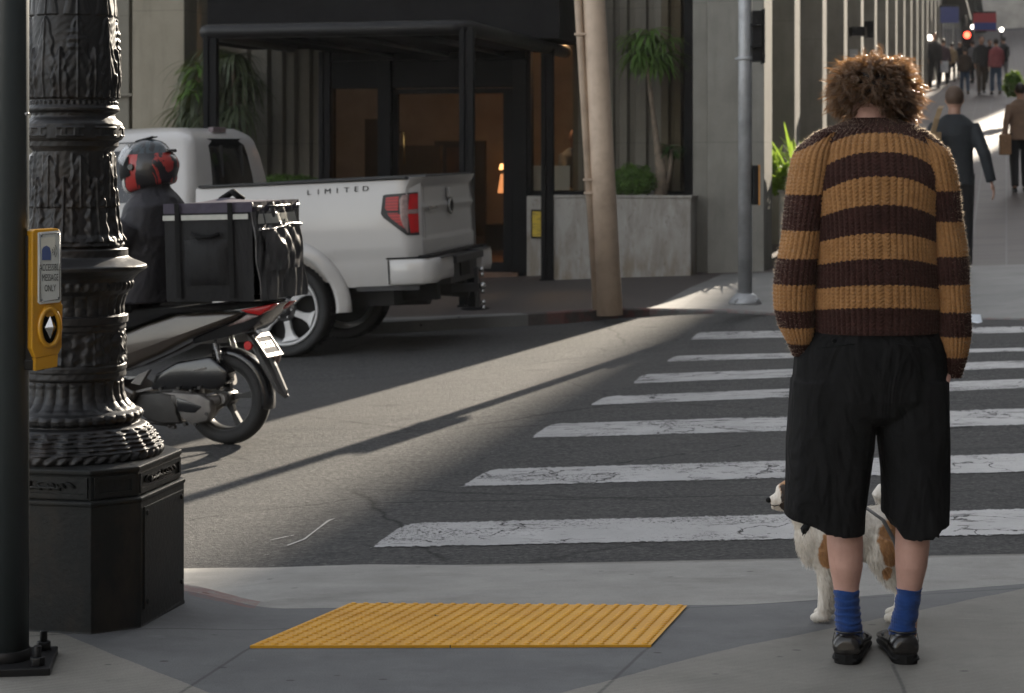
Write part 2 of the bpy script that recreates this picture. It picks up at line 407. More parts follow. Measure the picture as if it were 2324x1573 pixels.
# near sidewalk with kerb ramp
ye_pts = [gp(x, y, R) for x, y in ((-900, 1318), (100, 1304), (420, 1297), (830, 1283), (1400, 1288), (2288, 1303), (3200, 1322))]
def yedge(X):
    p = ye_pts
    if X <= p[0].x: return p[0].y
    for a, b in zip(p, p[1:]):
        if X <= b.x: return a.y+(b.y-a.y)*(X-a.x)/(b.x-a.x)
    return p[-1].y
rows = frange(-1.0, 4.5, .5)+frange(4.6, 6.5, .1)+[6.55, 6.6, 6.62, 6.64, 6.66, 6.7]+frange(6.8, 7.6, .1)
cols = [-40, -20, -10, -6, -4, -3]+frange(-2.6, 3.4, .05)+[4, 6, 10, 20, 40]
vs = []
mb = MB()
def nfun(X, k):
    Y = rows[k] if k < len(rows) else yedge(X)
    if k == len(rows): return Vector((X, Y, R(X, Y)+.004))
    if k == len(rows)+1: return Vector((X, Y+.003, R(X, Y)-.08))
    return Vector((X, Y, max(N(X, Y), R(X, Y)+.004)))
mb.grid(nfun, cols, list(range(len(rows)+2))); mb.build('near_sidewalk', M_SIDE, kind='structure', origin=(0, 0, 0))
# far sidewalk with kerb
FR = lambda X, Y: R(X, Y)+.12
fpx = [(-2600, 1010), (-900, 880), (300, 790), (880, 757), (1280, 735), (1420, 721), (1540, 713), (1650, 710), (1760, 716), (1900, 722), (2100, 724), (2330, 726), (2800, 730)]
fe = [gp(x, y, R) for x, y in fpx]
lift = [.12, .12, .12, .12, .12, .09, .05, .03, .02, .012, .012, .012, .012]
mb = MB(); ed = []
xsF = []
for i in range(len(fe)-1):
    n_ = 6
    for k in range(n_):
        tt = k/n_; xsF.append((fe[i].lerp(fe[i+1], tt), lift[i]+(lift[i+1]-lift[i])*tt))
xsF.append((fe[-1], lift[-1])); xsF.append((fe[-1]+Vector((60, 10, 0)), lift[-1]))
depths = [0, .0, .02, .16, .3, .6, 1, 1.5, 2, 3, 4, 5, 6, 8, 10, 13, 17, 22, 30, 40, 55, 70, 90, 120, 170]
n = len(xsF)
vs = []; ed = []
for j, d in enumerate(depths):
    for (p, lf) in xsF:
        X, Y = p.x+d*S14, p.y+d*C14
        bl = sstep(0, 2.2, d); h = R(X, Y)+lf*(1-bl)+.12*bl
        if j == 0: h = R(X, Y)-.05
        if j == 1: h = R(X, Y)+lf-.015
        vs.append(Vector((X, Y, h))); ed.append(1.0 if (j in (0, 1) or (j == 2)) and 1 else 0.0)
fs = [(j*n+i, j*n+i+1, (j+1)*n+i+1, (j+1)*n+i) for j in range(len(depths)-1) for i in range(n-1)]
mb.add(vs, fs, False); mb.build('far_sidewalk', M_FARW, kind='structure', origin=(0, 0, 0), attrs={'edge': ed})
# crosswalk stripes  (left-bottom, left-top, right-top, right-bottom)
ST = [((833, 1247), (918, 1187), (2560, 1149), (2560, 1213)), ((1040, 1108), (1110, 1065), (2560, 1022), (2560, 1068)),
      ((1198, 997), (1247, 962), (2560, 919), (2560, 961)), ((1333, 922), (1372, 900), (2560, 850), (2560, 874)),
      ((1430, 873), (1456, 850), (2560, 810), (2560, 827)), ((1508, 823), (1530, 808), (2560, 785), (2560, 792)),
      ((1563, 773), (1584, 754), (2560, 738), (2560, 752))]
for k, q in enumerate(ST):
    P4 = [gp(x, y, R) for x, y in q]; nu = 60; nv = 8; vs = []; ed = []
    for j in range(nv+1):
        for i in range(nu+1):
            a, b = i/nu, j/nv; p = P4[0].lerp(P4[3], a).lerp(P4[1].lerp(P4[2], a), b)
            vs.append(Vector((p.x, p.y, R(p.x, p.y)+.004))); ed.append(1.0 if i == 0 or j in (0, nv) else (.5 if j in (1, nv-1) else 0))
    mb = MB(); n = nu+1; mb.add(vs, [(j*n+i, j*n+i+1, (j+1)*n+i+1, (j+1)*n+i) for j in range(nv) for i in range(nu)], True)
    mb.build('crosswalk_stripe', M_PAINT, kind='structure', attrs={'edge': ed})
# tactile paving
t = NT('yellow_tactile_plastic')
c = t.ramp(t.noise(4, t.geo, 6, .65), [(.3, (.54, .26, .014)), (.7, (.66, .335, .02))])
c = t.mix(t.ramp(t.noise(45, t.geo, 5, .7), [(.64, 0.0), (.74, .8)]), c, (.13, .08, .03))
c = t.mix(t.ramp(t.voro(6.5, t.geo), [(.035, .9), (.06, 0.0)]), c, (.05, .04, .02))
M_TACT = t.set(c, .55, 0, t.bump(t.noise(70, t.geo, 3), .3, .003), .45)
corn = [gp(x, y, N) for x, y in ((567, 1470), (1478, 1468), (1560, 1378), (793, 1373))]
mb = MB()
def tp(a, b, h=0.0):
    p = corn[0].lerp(corn[1], a).lerp(corn[3].lerp(corn[2], a), b); return Vector((p.x, p.y, N(p.x, p.y)+.006+h))
for a0, a1 in ((0, .4975), (.5, 1)):
    mb.grid(lambda a, b: tp(a, b, -.012 if (b < 0 or b > 1) else 0), [a0+(a1-a0)*i/10 for i in range(11)], [i/10 for i in range(11)], False)
    mb.grid(lambda a, b: tp(a, b*.002, -b*.02), [a0+(a1-a0)*i/10 for i in range(11)], [0, 1], False)
for i in range(27):
    for j in range(21):
        a, b = (i+.5)/27, (j+.5)/21; p0 = tp(a, b)
        vs = []
        for rr, hh in ((.0125, 0), (.0085, .0045)):
            for q in range(8): vs.append(p0+Vector((rr*math.cos(q*PI/4), rr*math.sin(q*PI/4), hh)))
        mb.add(vs, [(q, (q+1) % 8, 8+(q+1) % 8, 8+q) for q in range(8)]+[tuple(range(8, 16))], False)
tag(mb.build('tactile_paving', M_TACT, fix=True), 'yellow tactile paving mat of raised domes laid on the kerb ramp', 'tactile paving')

# white chalky scuffs on the asphalt near the lamp post
def scuff(pts, wd):
    P_ = [gp(x, y, R) for x, y in pts]; vs = []
    for i, p in enumerate(P_):
        d = (P_[min(i+1, len(P_)-1)]-P_[max(i-1, 0)]); nn = Vector((-d.y, d.x, 0)).normalized()*wd*random.uniform(.4, 1.2)*(.3 if i in (0, len(P_)-1) else 1)
        for q in (p-nn, p+nn): vs.append(Vector((q.x, q.y, R(q.x, q.y)+.004)))
    mb = MB(); mb.add(vs, [(2*i, 2*i+1, 2*i+3, 2*i+2) for i in range(len(P_)-1)]); mb.build('paint_scuff', M_PAINT, kind='structure')
scuff([(612, 1228), (640, 1222), (668, 1216)], .012); scuff([(636, 1236), (652, 1240), (690, 1226), (716, 1206), (745, 1184), (760, 1178)], .008); scuff([(745, 1180), (768, 1184)], .006); scuff([(598, 1262), (612, 1259)], .008)
# ------------------------------------------------------------------ building materials
def m_concrete(name, lo, hi, form=True):
    t = NT(name); g = t.geo
    c = t.ramp(t.noise(1.3, g, 7, .65), [(.3, lo), (.7, hi)])
    c = t.mix(t.ramp(t.noise(2.2, t.map(g, (2.5, 2.5, .35)), 6, .65), [(.48, 0.0), (.75, .45)]), c, tuple(x*.55 for x in lo))
    c = t.mix(t.ramp(t.noise(60, g, 4, .7), [(.3, .35), (.45, 0.0)]), c, tuple(x*.6 for x in lo))
    c = t.mix(t.ramp(t.voro(9, g), [(.02, .5), (.05, 0.0)]), c, tuple(x*.4 for x in lo))
    fz = t.math('FRACT', t.math('MULTIPLY', t.sep(g)[2], .62)); jt = t.ramp(fz, [(.0, .55), (.008, 0.0)]); c = t.mix(jt, c, tuple(x*.35 for x in lo))
    return t.set(c, .85, 0, t.bump(t.math('ADD', t.noise(120, g, 3), t.noise(8, g, 4)), .35, .006), .3)
M_CONC = m_concrete('board_concrete', (.21, .20, .175), (.30, .29, .255))
M_CONCD = m_concrete('fluted_concrete', (.16, .15, .122), (.23, .215, .18))
M_CONCW = m_concrete('warm_concrete', (.24, .215, .165), (.31, .28, .22))
def m_travertine():
    t = NT('travertine'); g = t.geo
    v = t.map(g, (1.6, 1.6, .55))
    c = t.ramp(t.noise(3.2, v, 8, .7, .6), [(.3, (.25, .225, .19)), (.55, (.38, .36, .33)), (.75, (.46, .45, .43))])
    pit = t.ramp(t.noise(17, t.map(g, (1, 1, .5)), 6, .75, 1.0), [(.56, 0.0), (.66, .55)])
    c = t.mix(pit, c, (.14, .115, .09))
    o = t.sep(g); low = t.math('MULTIPLY', t.ramp(o[2], [(.15, 1.0), (.62, 0.0)]), t.ramp(t.noise(5, t.map(g, (2, 2, .5)), 5), [(.4, 0.0), (.65, .8)]))
    c = t.mix(low, c, (.22, .17, .11))
    return t.set(c, .7, 0, t.bump(t.noise(50, g, 4), .3, .004), .35)
M_TRAV = m_travertine()
M_BLACK = pbr('dark_bronze_metal', (.008, .008, .0085), .45, .0, .3, 5, .1, 40, spec=.3)
M_FRAME = pbr('black_frame_metal', (.004, .0045, .005), .55, .0, .2, 5, spec=.12)
M_SOFF = pbr('dark_canopy_cloth', (.009, .009, .0095), .85, 0, .3, 4, .3, 60, spec=.15)
M_DARKIN = pbr('dark_interior', (.05, .042, .034), .8, 0, .3, 2)
M_WARM = pbr('warm_interior_panel', (.27, .21, .155), .6, 0, .25, 1.5)
M_WOOD = pbr('brown_wood', (.11, .055, .03), .5, 0, .3, 3)
M_CREAM = pbr('cream_wall', (.33, .28, .2), .7, 0, .15, 1.2)
def m_glass(name, tint=(.8, .82, .8), amt=.12):
    t = NT(name)
    gl = t.n.new('ShaderNodeBsdfGlossy'); gl.inputs['Roughness'].default_value = .05; tr = t.n.new('ShaderNodeBsdfTransparent'); tr.inputs[0].default_value = (*tint, 1)
    fr = t.n.new('ShaderNodeFresnel'); fr.inputs[0].default_value = 1.5; mx = t.n.new('ShaderNodeMixShader')
    f = t.math('ADD', fr.outputs[0], amt-.04)
    t.l.new(f, mx.inputs[0]); t.l.new(tr.outputs[0], mx.inputs[1]); t.l.new(gl.outputs[0], mx.inputs[2]); t.l.new(mx.outputs[0], t.out.inputs[0])
    return t.m
M_GLASS = m_glass('window_glass', (.85, .82, .76), -.01)
M_LAMP = emit('warm_lamp_shade', (1.0, .40, .16), .42)
M_BULB = emit('warm_bulb', (1.0, .66, .38), 55.0)

ZB = -1.2
def zpx(px, py, v): return zfor(px, py, v)
# ------------------------------------------------------------------ hotel
hb = UV(-4, 0, R(*UV(-4, 0).xy))
hotel = thing('hotel_building', 'board-marked concrete hotel with fluted walls and tall side piers behind the entrance canopy', 'building', hb)
U = ufor
HT = 12.5
def hpart(name, m, fn, **k):
    mb = MB(); fn(mb); return mb.build(name, m, hotel, True, **k)
# corner pier (px 1570-1740)
def f(mb):
    ub(mb, U(1605, -.25), 0, -.25, .55, ZB, HT); ub(mb, U(1572, -.08), U(1605, -.08)+.004, -.08, .55, ZB, HT)
hpart('pier', M_CONC, f, bevel=.012)
# side wall running away and its piers
def f(mb): ub(mb, -.9, -.62, .55, 62, ZB, HT)
hpart('wall', M_CONC, f)
v = 3.1; k = 0
while v < 60:
    def f(mb): ub(mb, -.62, .0, v, v+.7, ZB, HT)
    hpart('pier', M_CONC, f, bevel=.012)
    if k in (1, 2):
        def f(mb): ub(mb, -.615, -.6, v+.9, v+3.2, ZB, 6.5)
        hpart('window', M_FRAME, f)
    v += 4.05; k += 1
# fluted walls
def fluted(px0, px1, v, z0, z1):
    def f(mb):
        u0, u1 = U(px0, v), U(px1, v); r = random.Random(int(px0)); pts = []; u = u0
        while u < u1:
            a = r.choice((.09, .12, .16)); b = r.choice((.05, .06, .09)); d = r.choice((.05, .07, .09))
            pts += [(u, v), (min(u+a, u1), v), (min(u+a+.02, u1), v+d), (min(u+a+b, u1), v+d)]; u += a+b+.02
        vs = []
        for (uu, vv) in pts: vs += [UV(uu, vv, z0), UV(uu, vv, z1)]
        mb.add(vs, [(2*i, 2*i+2, 2*i+3, 2*i+1) for i in range(len(pts)-1)])
    hpart('fluted_wall', M_CONCD, f, fix=False)
fluted(1300, 1545, .5, ZB, HT)
fluted(545, 748, .5, ZB, HT)
# sill wall below the lobby window
def f(mb): ub(mb, U(1195, .2), U(1330, .2), .2, .5, ZB, zpx(1260, 445, .2))
hpart('sill_wall', M_TRAV, f, bevel=.01)
# window at the far right of the front, black frame
def f(mb):
    ub(mb, U(1555, .1), U(1573, .1), .02, .3, zpx(1560, 446, .1), HT); ub(mb, U(1500, .12), U(1560, .12), .08, .3, zpx(1530, 446, .1), zpx(1530, 434, .1))
hpart('window_frame', M_FRAME, f)
def f(mb): ub(mb, U(1500, .3), U(1556, .3), .3, .32, zpx(1530, 434, .3), HT)
hpart('window', M_GLASS, f)
# lobby window (px 1205-1305)
zs = zpx(1260, 448, .3)
def f(mb):
    ub(mb, U(1200, .3), U(1330, .3), .24, .36, zs, zpx(1260, 433, .3)); ub(mb, U(1196, .3), U(1208, .3), .22, .38, zs, HT)
    ub(mb, U(1200, .3), U(1330, .3), .24, .36, zpx(1260, 20, .3), zpx(1260, -10, .3))
hpart('window_frame', M_FRAME, f)
def f(mb): ub(mb, U(1206, .3), U(1312, .3), .29, .302, zpx(1260, 433, .3), zpx(1260, 20, .3))
hpart('window', M_GLASS, f)
# entrance wall: frame members, transom, header
def f(mb):
    for a, b in ((742, 756), (862, 892), (1168, 1200)): ub(mb, U(a, .3), U(b, .3), .2, .42, ZB, HT*.5)
    ub(mb, U(756, .3), U(1168, .3), .25, .4, zpx(960, 200, .3), zpx(960, 138, .3)); ub(mb, U(756, .3), U(1200, .3), .12, .4, zpx(960, 138, .3), zpx(960, 20, .3))
    ub(mb, U(756, .3), U(862, .3), .25, .4, ZB, zpx(800, 600, .3))
hpart('entrance_frame', M_FRAME, f, bevel=.006)
def f(mb): ub(mb, U(756, .3), U(862, .3), .3, .315, zpx(800, 600, .3), zpx(800, 140, .3))
hpart('window', M_GLASS, f)
dr = None
def f(mb):
    a, b = U(893, .35), U(1166, .35); z0, z1 = R(*UV(a, .35).xy)+.13, zpx(960, 202, .35)
    for p, q in ((a, a+.07), (b-.12, b)): ub(mb, p, q, .3, .38, z0, z1)
    ub(mb, a, b, .3, .38, z1-.06, z1); ub(mb, a, b, .3, .38, z0, z0+.22)
door = hpart('door', M_FRAME, f, bevel=.005)
def f(mb):
    ub(mb, U(898, .35)+.04, U(1160, .35)-.05, .335, .345, R(*UV(U(900, .3), .35).xy)+.35, zpx(960, 206, .35))
mbx = MB(); f(mbx); mbx.build('glass_pane', M_GLASS, door)
mbx = MB(); p = UV(U(915, .2), .2); mbx.tube([UV(U(917, .22), .22, zpx(917, 372, .22)), UV(U(917, .22), .22, zpx(917, 300, .22)), UV(U(908, .3), .3, zpx(908, 300, .3))], .012, 8)
mbx.build('handle', pbr('brass', (.5, .33, .12), .25, 1), door)
# interior of the lobby
gz = R(*UV(-4, 3).xy)+.125
LU0, LU1 = U(744, .5)+.02, U(1312, .5)
def f(mb):
    ub(mb, -9.5, -1.0, 5.6, 5.8, ZB, 6); ub(mb, LU1, LU1+.1, .52, 5.6, ZB, 6)
hpart('lobby_wall', M_WARM, f)
def f(mb): ub(mb, LU0, LU1, .5, 5.59, gz-.2, gz)
hpart('lobby_floor', M_WOOD, f)
def f(mb): ub(mb, LU0, LU1, .52, 5.59, zpx(960, 30, 1.2), 6)
hpart('lobby_ceiling', M_CREAM, f)
def f(mb):
    ub(mb, U(828, 3), U(895, 3), 3.0, 3.2, gz, zpx(860, 270, 3)); ub(mb, U(905, 3.2), U(1000, 3.2), 3.2, 3.3, gz, zpx(950, 330, 3.2))
hpart('partition', M_DARKIN, f)
def f(mb): ub(mb, U(1125, 4.2), U(1200, 4.2), 3.6, 4.2, gz, zpx(1150, 508, 4))
hpart('cabinet', M_BLACK, f)
def f(mb): ub(mb, U(985, 5.5), U(1100, 5.5), 5.52, 5.6, gz, zpx(1040, 320, 5.5))
hpart('doorway', M_DARKIN, f)
def f(mb): ub(mb, U(1010, 5.4), U(1060, 5.4), 5.48, 5.52, zpx(1040, 470, 5.4), zpx(1040, 335, 5.4))
hpart('curtain', M_WOOD, f)
# pier and wall at the left
def f(mb): ub(mb, U(300, -.5), U(418, -.5), -.5, .4, ZB, HT)
hpart('pier', M_CONCW, f, bevel=.012)
def f(mb):
    ub(mb, -14, U(300, .3), .2, .6, ZB, HT); ub(mb, -14, U(300, .15), .14, .3, zpx(280, 218, .15), zpx(280, 212, .15))
    ub(mb, U(410, .8), U(560, .8), .7, .9, ZB, HT)
hpart('wall', M_CONCD, f)
def f(mb): ub(mb, -14, -.62, .6, 40, 8.5, HT); ub(mb, -14.3, -14, .2, 40, ZB, HT)
hpart('upper_block', M_CONCD, f)
# ------------------------------------------------------------------ table lamp and pendant lamps inside
tl = UV(U(1156, 3.3), 3.3, zpx(1156, 508, 4))
th = thing('table_lamp', 'lit table lamp with orange shade glowing behind the glass entrance door', 'lamp', tl)
mb = MB(); mb.lathe([(.07, 0), (.07, .02), (.02, .05), (.035, .15), (.015, .25)], tl, 16); mb.build('lamp_base', M_BLACK, th)
mb = MB(); mb.lathe([(.16, zpx(1156, 438, 3.3)-tl.z), (.12, zpx(1156, 395, 3.3)-tl.z)], tl, 24, cap=False); mb.build('lamp_shade', M_LAMP, th)
mb = MB(); mb.tube([UV(U(1140, 5.3), 5.3, zpx(1140, 385, 5.3)), UV(U(1140, 5.3), 5.3, zpx(1140, 372, 5.3))], [.05, .03], 12)
tag(mb.build('wall_sconce', emit('sconce_glow', (1.0, .5, .2), 1.6)), 'small lit uplight on the lobby wall above the orange table lamp', 'lamp')
for px, vv, r_ in ((1288, 1.4, .10), (1513, 1.2, .05)):
    c = UV(U(px, vv), vv, zpx(px, 46, vv)); tt = thing('pendant_lamp', 'bright glass pendant lamp hanging in the lobby window beside the tan pole' if px < 1400 else 'faint small pendant lamp seen above the crown of the tall potted palm', 'lamp', c)
    mb = MB(); mb.lathe([(.02, r_*1.6), (r_, r_*.6), (r_*1.1, -.02), (r_*.6, -r_)], c, 16); mb.build('lamp_shade', M_BULB if px < 1400 else M_LAMP, tt)
    mb = MB(); mb.tube([c+Vector((0, 0, r_)), c+Vector((0, 0, .9))], .008, 6); mb.build('cord', M_BLACK, tt)
# ------------------------------------------------------------------ entrance canopy
cpos = gp(1243, 636, FR)
zc = 2.82+.0
cc = at(1055, 62, 21.0); Yc = (CH and 1.41+0)  # canopy corner
PB = gp(1243, 636, FR); kk = (1056-CX)/F0; tt_ = (kk*PB.y-PB.x)/(S14-kk*C14); CC = PB+Vector((S14, C14, 0))*tt_; CC = at(1056, 62, CC.y); kz = CC.z
def csolve(px, py):   # point at height kz seen at px,py
    Y = (kz-CH)*F0/(HY-py); return Vector(((px-CX)/F0*Y, Y, kz))
CL = csolve(458, 78); CR = csolve(1284, 113)
dl = (CL-CC); dl.normalize(); dl = Vector((-C14, S14, 0)); wl_ = (CL-CC).length
dr_ = Vector((S14, C14, 0)); lr = (CR-CC).length
CL = CC+dl*((458-CX)/F0*CC.y-CC.x)/(dl.x-(458-CX)/F0*dl.y)
CR = CC+dr_*((1284-CX)/F0*CC.y-CC.x)/(dr_.x-(1284-CX)/F0*dr_.y)
cano = thing('entrance_canopy', 'dark metal and glass entrance canopy on slim posts in front of the hotel door', 'canopy', (CC.x, CC.y, FR(CC.x, CC.y)))
mb = MB()
mb.tube([CL+dr_*2.6, CL+dr_*.12, CL+dr_*.03-dl*.04, CL-dl*.12, CC+dl*.14, CC+dl*.03+dr_*.03, CC+dr_*.14, CR], .075, 14)
mb.build('roof_tube', M_BLACK, cano)
mb = MB(); roof = [CL, CC, CR, CL+dr_*(CR-CC).length]
mb.add([p+Vector((0, 0, z)) for z in (.0, .06) for p in roof], [(0, 1, 2, 3), (4, 5, 6, 7), (0, 1, 5, 4), (1, 2, 6, 5), (2, 3, 7, 6), (3, 0, 4, 7)]); mb.build('roof', M_SOFF, cano)
mb = MB()
for k in range(1, 4): p = CC+dl*((CL-CC).length*k/4); mb.tube([p+dr_*.1-Vector((0, 0, .03)), p+dr_*(CR-CC).length-Vector((0, 0, .03))], .03, 6)
mb.build('rafter', M_BLACK, cano)
def post(p, off=0, w_=.05):
    z0 = FR(p.x, p.y)-.02
    mb = MB()
    for s in (-1, 1): mb.box(((p.x+dl.x*.045*s), p.y+dl.y*.045*s, (z0+kz)/2), (.055, .075, kz-z0), Matrix.Rotation(-A14, 3, 'Z'))
    mb.box((p.x, p.y, (z0+kz)/2), (.05, .03, kz-z0), Matrix.Rotation(-A14, 3, 'Z')); mb.box((p.x, p.y, z0+.02), (.17, .13, .03), Matrix.Rotation(-A14, 3, 'Z'))
    mb.build('post', M_FRAME, cano, bevel=.004)
def onl(px, base, d):   # point along base+d*t seen at px
    k = (px-CX)/F0; return base+d*((k*base.y-base.x)/(d.x-k*d.y))
post(onl(1060, CC, dl)); post(onl(479, CC, dl)); post(onl(1243, CC, dr_)); q = onl(738, CL+dr_*0, dr_*1.0) if False else UV(U(738, -.3), -.3); post(q)
ub_ = MB(); a_ = UV(-7.3, -.9); 
# sign band above the canopy
sg = thing('fascia_band', 'wide black fascia band above the entrance canopy roof', 'fascia', UV(-4.5, -.6, 2.9))
mb = MB(); z0 = zpx(1000, 62, -1.2); ub(mb, U(470, -1.2), U(1270, -1.2), -1.2, .1, zpx(1100, 90, -1.2), 3.9); mb.build('fascia_panel', M_SOFF, sg, bevel=.01)
mb = MB(); ub(mb, U(470, -1.2)-.03, U(1270, -1.2)+.03, -1.24, -1.2, 3.84, 3.95); mb.build('fascia_trim', M_BLACK, sg)
# ------------------------------------------------------------------ planters
def planter(name, label, pa, pb, v, dep, zt, zb0=-.7, mat_=None):
    a, b = U(pa, v), U(pb, v); c = UV((a+b)/2, v+dep/2); z0 = FR(c.x, c.y)-.25
    t_ = thing(name, label, 'planter', (c.x, c.y, z0)); mb = MB(); th_ = .09
    ub(mb, a, b, v, v+th_, z0, zt); ub(mb, a, b, v+dep-th_, v+dep, z0, zt); ub(mb, a, a+th_, v+th_, v+dep-th_, z0, zt); ub(mb, b-th_, b, v+th_, v+dep-th_, z0, zt)
    mb.build('box', mat_ or M_TRAV, t_, bevel=.012)
    mb = MB(); ub(mb, a-.015, b+.015, v-.015, v+.06, zt, zt+.03); ub(mb, b-.06, b+.015, v+.06, v+dep, zt, zt+.03); mb.build('coping', mat_ or M_TRAV, t_, bevel=.006)
    mb = MB(); ub(mb, a+th_, b-th_, v+th_, v+dep-th_, zt-.2, zt-.1); mb.build('soil', pbr('soil', (.03, .022, .015), .9, 0, .4, 20), t_)
    return a, b, zt-.1
pl1 = planter('stone_planter', 'long pale travertine planter with palm and low shrub beside the tan pole', 1252, 1568, -.5, .62, zpx(1400, 449, -.5))
pl2 = planter('stone_planter', 'stone planter behind the parked white truck holding low ground cover', 470, 738, -.55, .7, zpx(620, 424, -.55))
_m = pbr('white_planter_stone', (.5, .5, .49), .6, 0, .1, 3)
pl3 = planter('stone_planter', 'pale planter at the side of the hotel full of bright sword ferns', 1768, 1850, 1.2, 1.1, zpx(1790, 437, 1.2), mat_=_m)
# notice plate and papers
nb = thing('yellow_notice', 'yellow notice plate in a black frame beneath the lobby window', 'notice', UV(U(1221, .15), .15, zpx(1221, 540, .15)))
mb = MB(); ub(mb, U(1205, .15), U(1238, .15), .15, .19, zpx(1221, 541, .15), zpx(1221, 476, .15)); mb.build('notice_frame', M_FRAME, nb)
t = NT('yellow_print'); cy = t.ramp(t.noise(40, t.map(t.geo, (.3, .3, 2)), 3), [(.5, (.62, .44, .03)), (.6, (.3, .22, .03))]); t.set(cy, .5)
mb = MB(); ub(mb, U(1208, .14), U(1236, .14), .14, .15, zpx(1221, 537, .14), zpx(1221, 480, .14)); mb.build('notice_sheet', t.m, nb)
for a, b, y0, y1, lb in ((1206, 1240, 432, 376, 'white paper standing in the lobby window left of the canopy post'), (1247, 1293, 432, 376, 'white paper standing in the lobby window in front of the seated man')):
    mb = MB(); ub(mb, U(a, .36), U(b, .36), .36, .37, zpx(a, y0, .36), zpx(a, y1, .36)); tag(mb.build('paper_sheet', pbr('white_paper', (.75, .8, .86), .6, 0, .06)), lb, 'paper')
# brown door mat step
mb = MB(); ub(mb, U(1070, 0), U(1168, 0), .15, .6, FR(*UV(-4, .3).xy)-.02, FR(*UV(-4, .3).xy)+.09); mb.build('door_sill', M_WOOD, hotel)

# ------------------------------------------------------------------ plants
def m_leaf(name, c0, c1, tr=.35, rough=.45):
    t = NT(name); c = t.ramp(t.noise(14, t.obj, 3, .6), [(.35, c0), (.65, c1)]); t.set(c, rough, 0, None, .4)
    tl_ = t.n.new('ShaderNodeBsdfTranslucent'); t.l.new(t.mix(.35, c, (.4, .5, .05)), tl_.inputs[0]); mx = t.n.new('ShaderNodeMixShader'); mx.inputs[0].default_value = tr
    t.l.new(t.b.outputs[0], mx.inputs[1]); t.l.new(tl_.outputs[0], mx.inputs[2]); t.l.new(mx.outputs[0], t.out.inputs[0]); return t.m
M_LEAFD = m_leaf('dark_leaf', (.02, .045, .018), (.05, .10, .035), .2)
M_LEAFM = m_leaf('mid_leaf', (.05, .11, .02), (.13, .24, .05), .3)
M_LEAFB = m_leaf('bright_leaf', (.12, .22, .03), (.26, .42, .07), .45)
M_LEAFG = m_leaf('grey_leaf', (.035, .05, .028), (.09, .11, .06), .2)
M_BARK = pbr('palm_bark', (.2, .16, .12), .9, 0, .35, 12, .6, 30, .01)
def leafblade(mb, p, d, L, wd, droop, seg=7, fold=.3):
    p = Vector(p); d = Vector(d).normalized(); side = d.cross(Vector((0, 0, 1)))
    if side.length < .05: side = Vector((1, 0, 0))
    side.normalize(); vs = []; q = p.copy(); dd = d.copy()
    for i in range(seg+1):
        f_ = i/seg; w_ = wd*math.sin(PI*min(.98, .12+f_*.86))**.7; up = side.cross(dd).normalized()
        vs += [q-side*w_+up*w_*fold, q, q+side*w_+up*w_*fold]; dd = (dd+Vector((random.gauss(0, .04), random.gauss(0, .04), -droop/seg))).normalized(); q = q+dd*(L/seg)
    fs = []
    for i in range(seg): fs += [(3*i, 3*i+1, 3*i+4, 3*i+3), (3*i+1, 3*i+2, 3*i+5, 3*i+4)]
    mb.add(vs, fs, True)
def rosette(mb, c, n, L, wd, droop, up0=-.2, up1=1.0):
    for i in range(n):
        a = random.uniform(0, 2*PI); z = random.uniform(up0, up1); d = Vector((math.cos(a), math.sin(a), z))
        leafblade(mb, Vector(c)+d*.03, d, L*random.uniform(.65, 1.15), wd*random.uniform(.7, 1.2), droop*random.uniform(.6, 1.3))
# tall palm in the planter
base = UV(U(1500, -.2), -.2, pl1[2]); topc = at(1468, 120, UV(U(1468, -.2), -.2).y)
pt = thing('potted_palm', 'tall slender palm tree with drooping strap leaves growing in the travertine planter', 'palm tree', base)
mb = MB(); pts = [base, at(1500, 380, base.y), at(1490, 320, base.y), at(1480, 240, base.y), at(1472, 180, base.y), topc]
mb.tube(pts, [.085, .065, .035, .028, .024, .022], 12); mb.build('trunk', M_BARK, pt)
mb = MB()
for dx, dy, n_, L_ in ((0, 0, 85, .42), (-.1, -.02, 55, .36), (.14, -.08, 60, .38), (.02, .2, 60, .34), (.2, .1, 40, .3), (-.16, .14, 40, .3)):
    rosette(mb, topc+Vector((dx, random.uniform(-.1, .1), dy)), n_, L_, .014, 1.9)
mb.build('crown', M_LEAFM, pt)
sh = at(1524, 340, base.y)
mb = MB(); mb.tube([base+Vector((.05, 0, .2)), at(1518, 400, base.y), sh], [.04, .025, .02], 8); mb.build('side_branch', M_BARK, pt)
mb = MB(); rosette(mb, sh, 60, .17, .014, 1.0, -.6, .9); mb.build('side_crown', M_LEAFD, pt)
def shrub(name, label, c, sz, n, lsz, mat_, cat='shrub'):
    t_ = thing(name, label, cat, (c[0], c[1], c[2]-sz[2]*.6)); mb = MB()
    for i in range(n):
        d = Vector((random.gauss(0, 1), random.gauss(0, 1), random.gauss(0, 1))).normalized(); rr = random.uniform(.45, 1)**.5*(1+.25*noise.noise(d*2.3))
        p = Vector(c)+Vector((d.x*sz[0]*rr, d.y*sz[1]*rr, max(-.7, d.z)*sz[2]*rr)); a = Vector((random.gauss(0, 1), random.gauss(0, 1), random.gauss(0, 1))).normalized()*lsz; b = a.cross(d).normalized()*lsz*.55
        mb.add([p-a*.5, p+b*.5, p+a*.6, p-b*.5], [(0, 1, 2, 3)], False)
    mb.build('foliage', mat_, t_, fix=False); mb = MB()
    for i in range(5): mb.tube([Vector(c)-Vector((0, 0, sz[2]*.6)), Vector(c)+Vector((random.uniform(-.5, .5)*sz[0], random.uniform(-.5, .5)*sz[1], .3*sz[2]))], [.012, .005], 5)
    mb.build('stem', M_BARK, t_)
shrub('low_shrub', 'rounded dense green shrub in the travertine planter between pole and palm', at(1437, 412, base.y), (.29, .2, .2), 3800, .034, M_LEAFM)
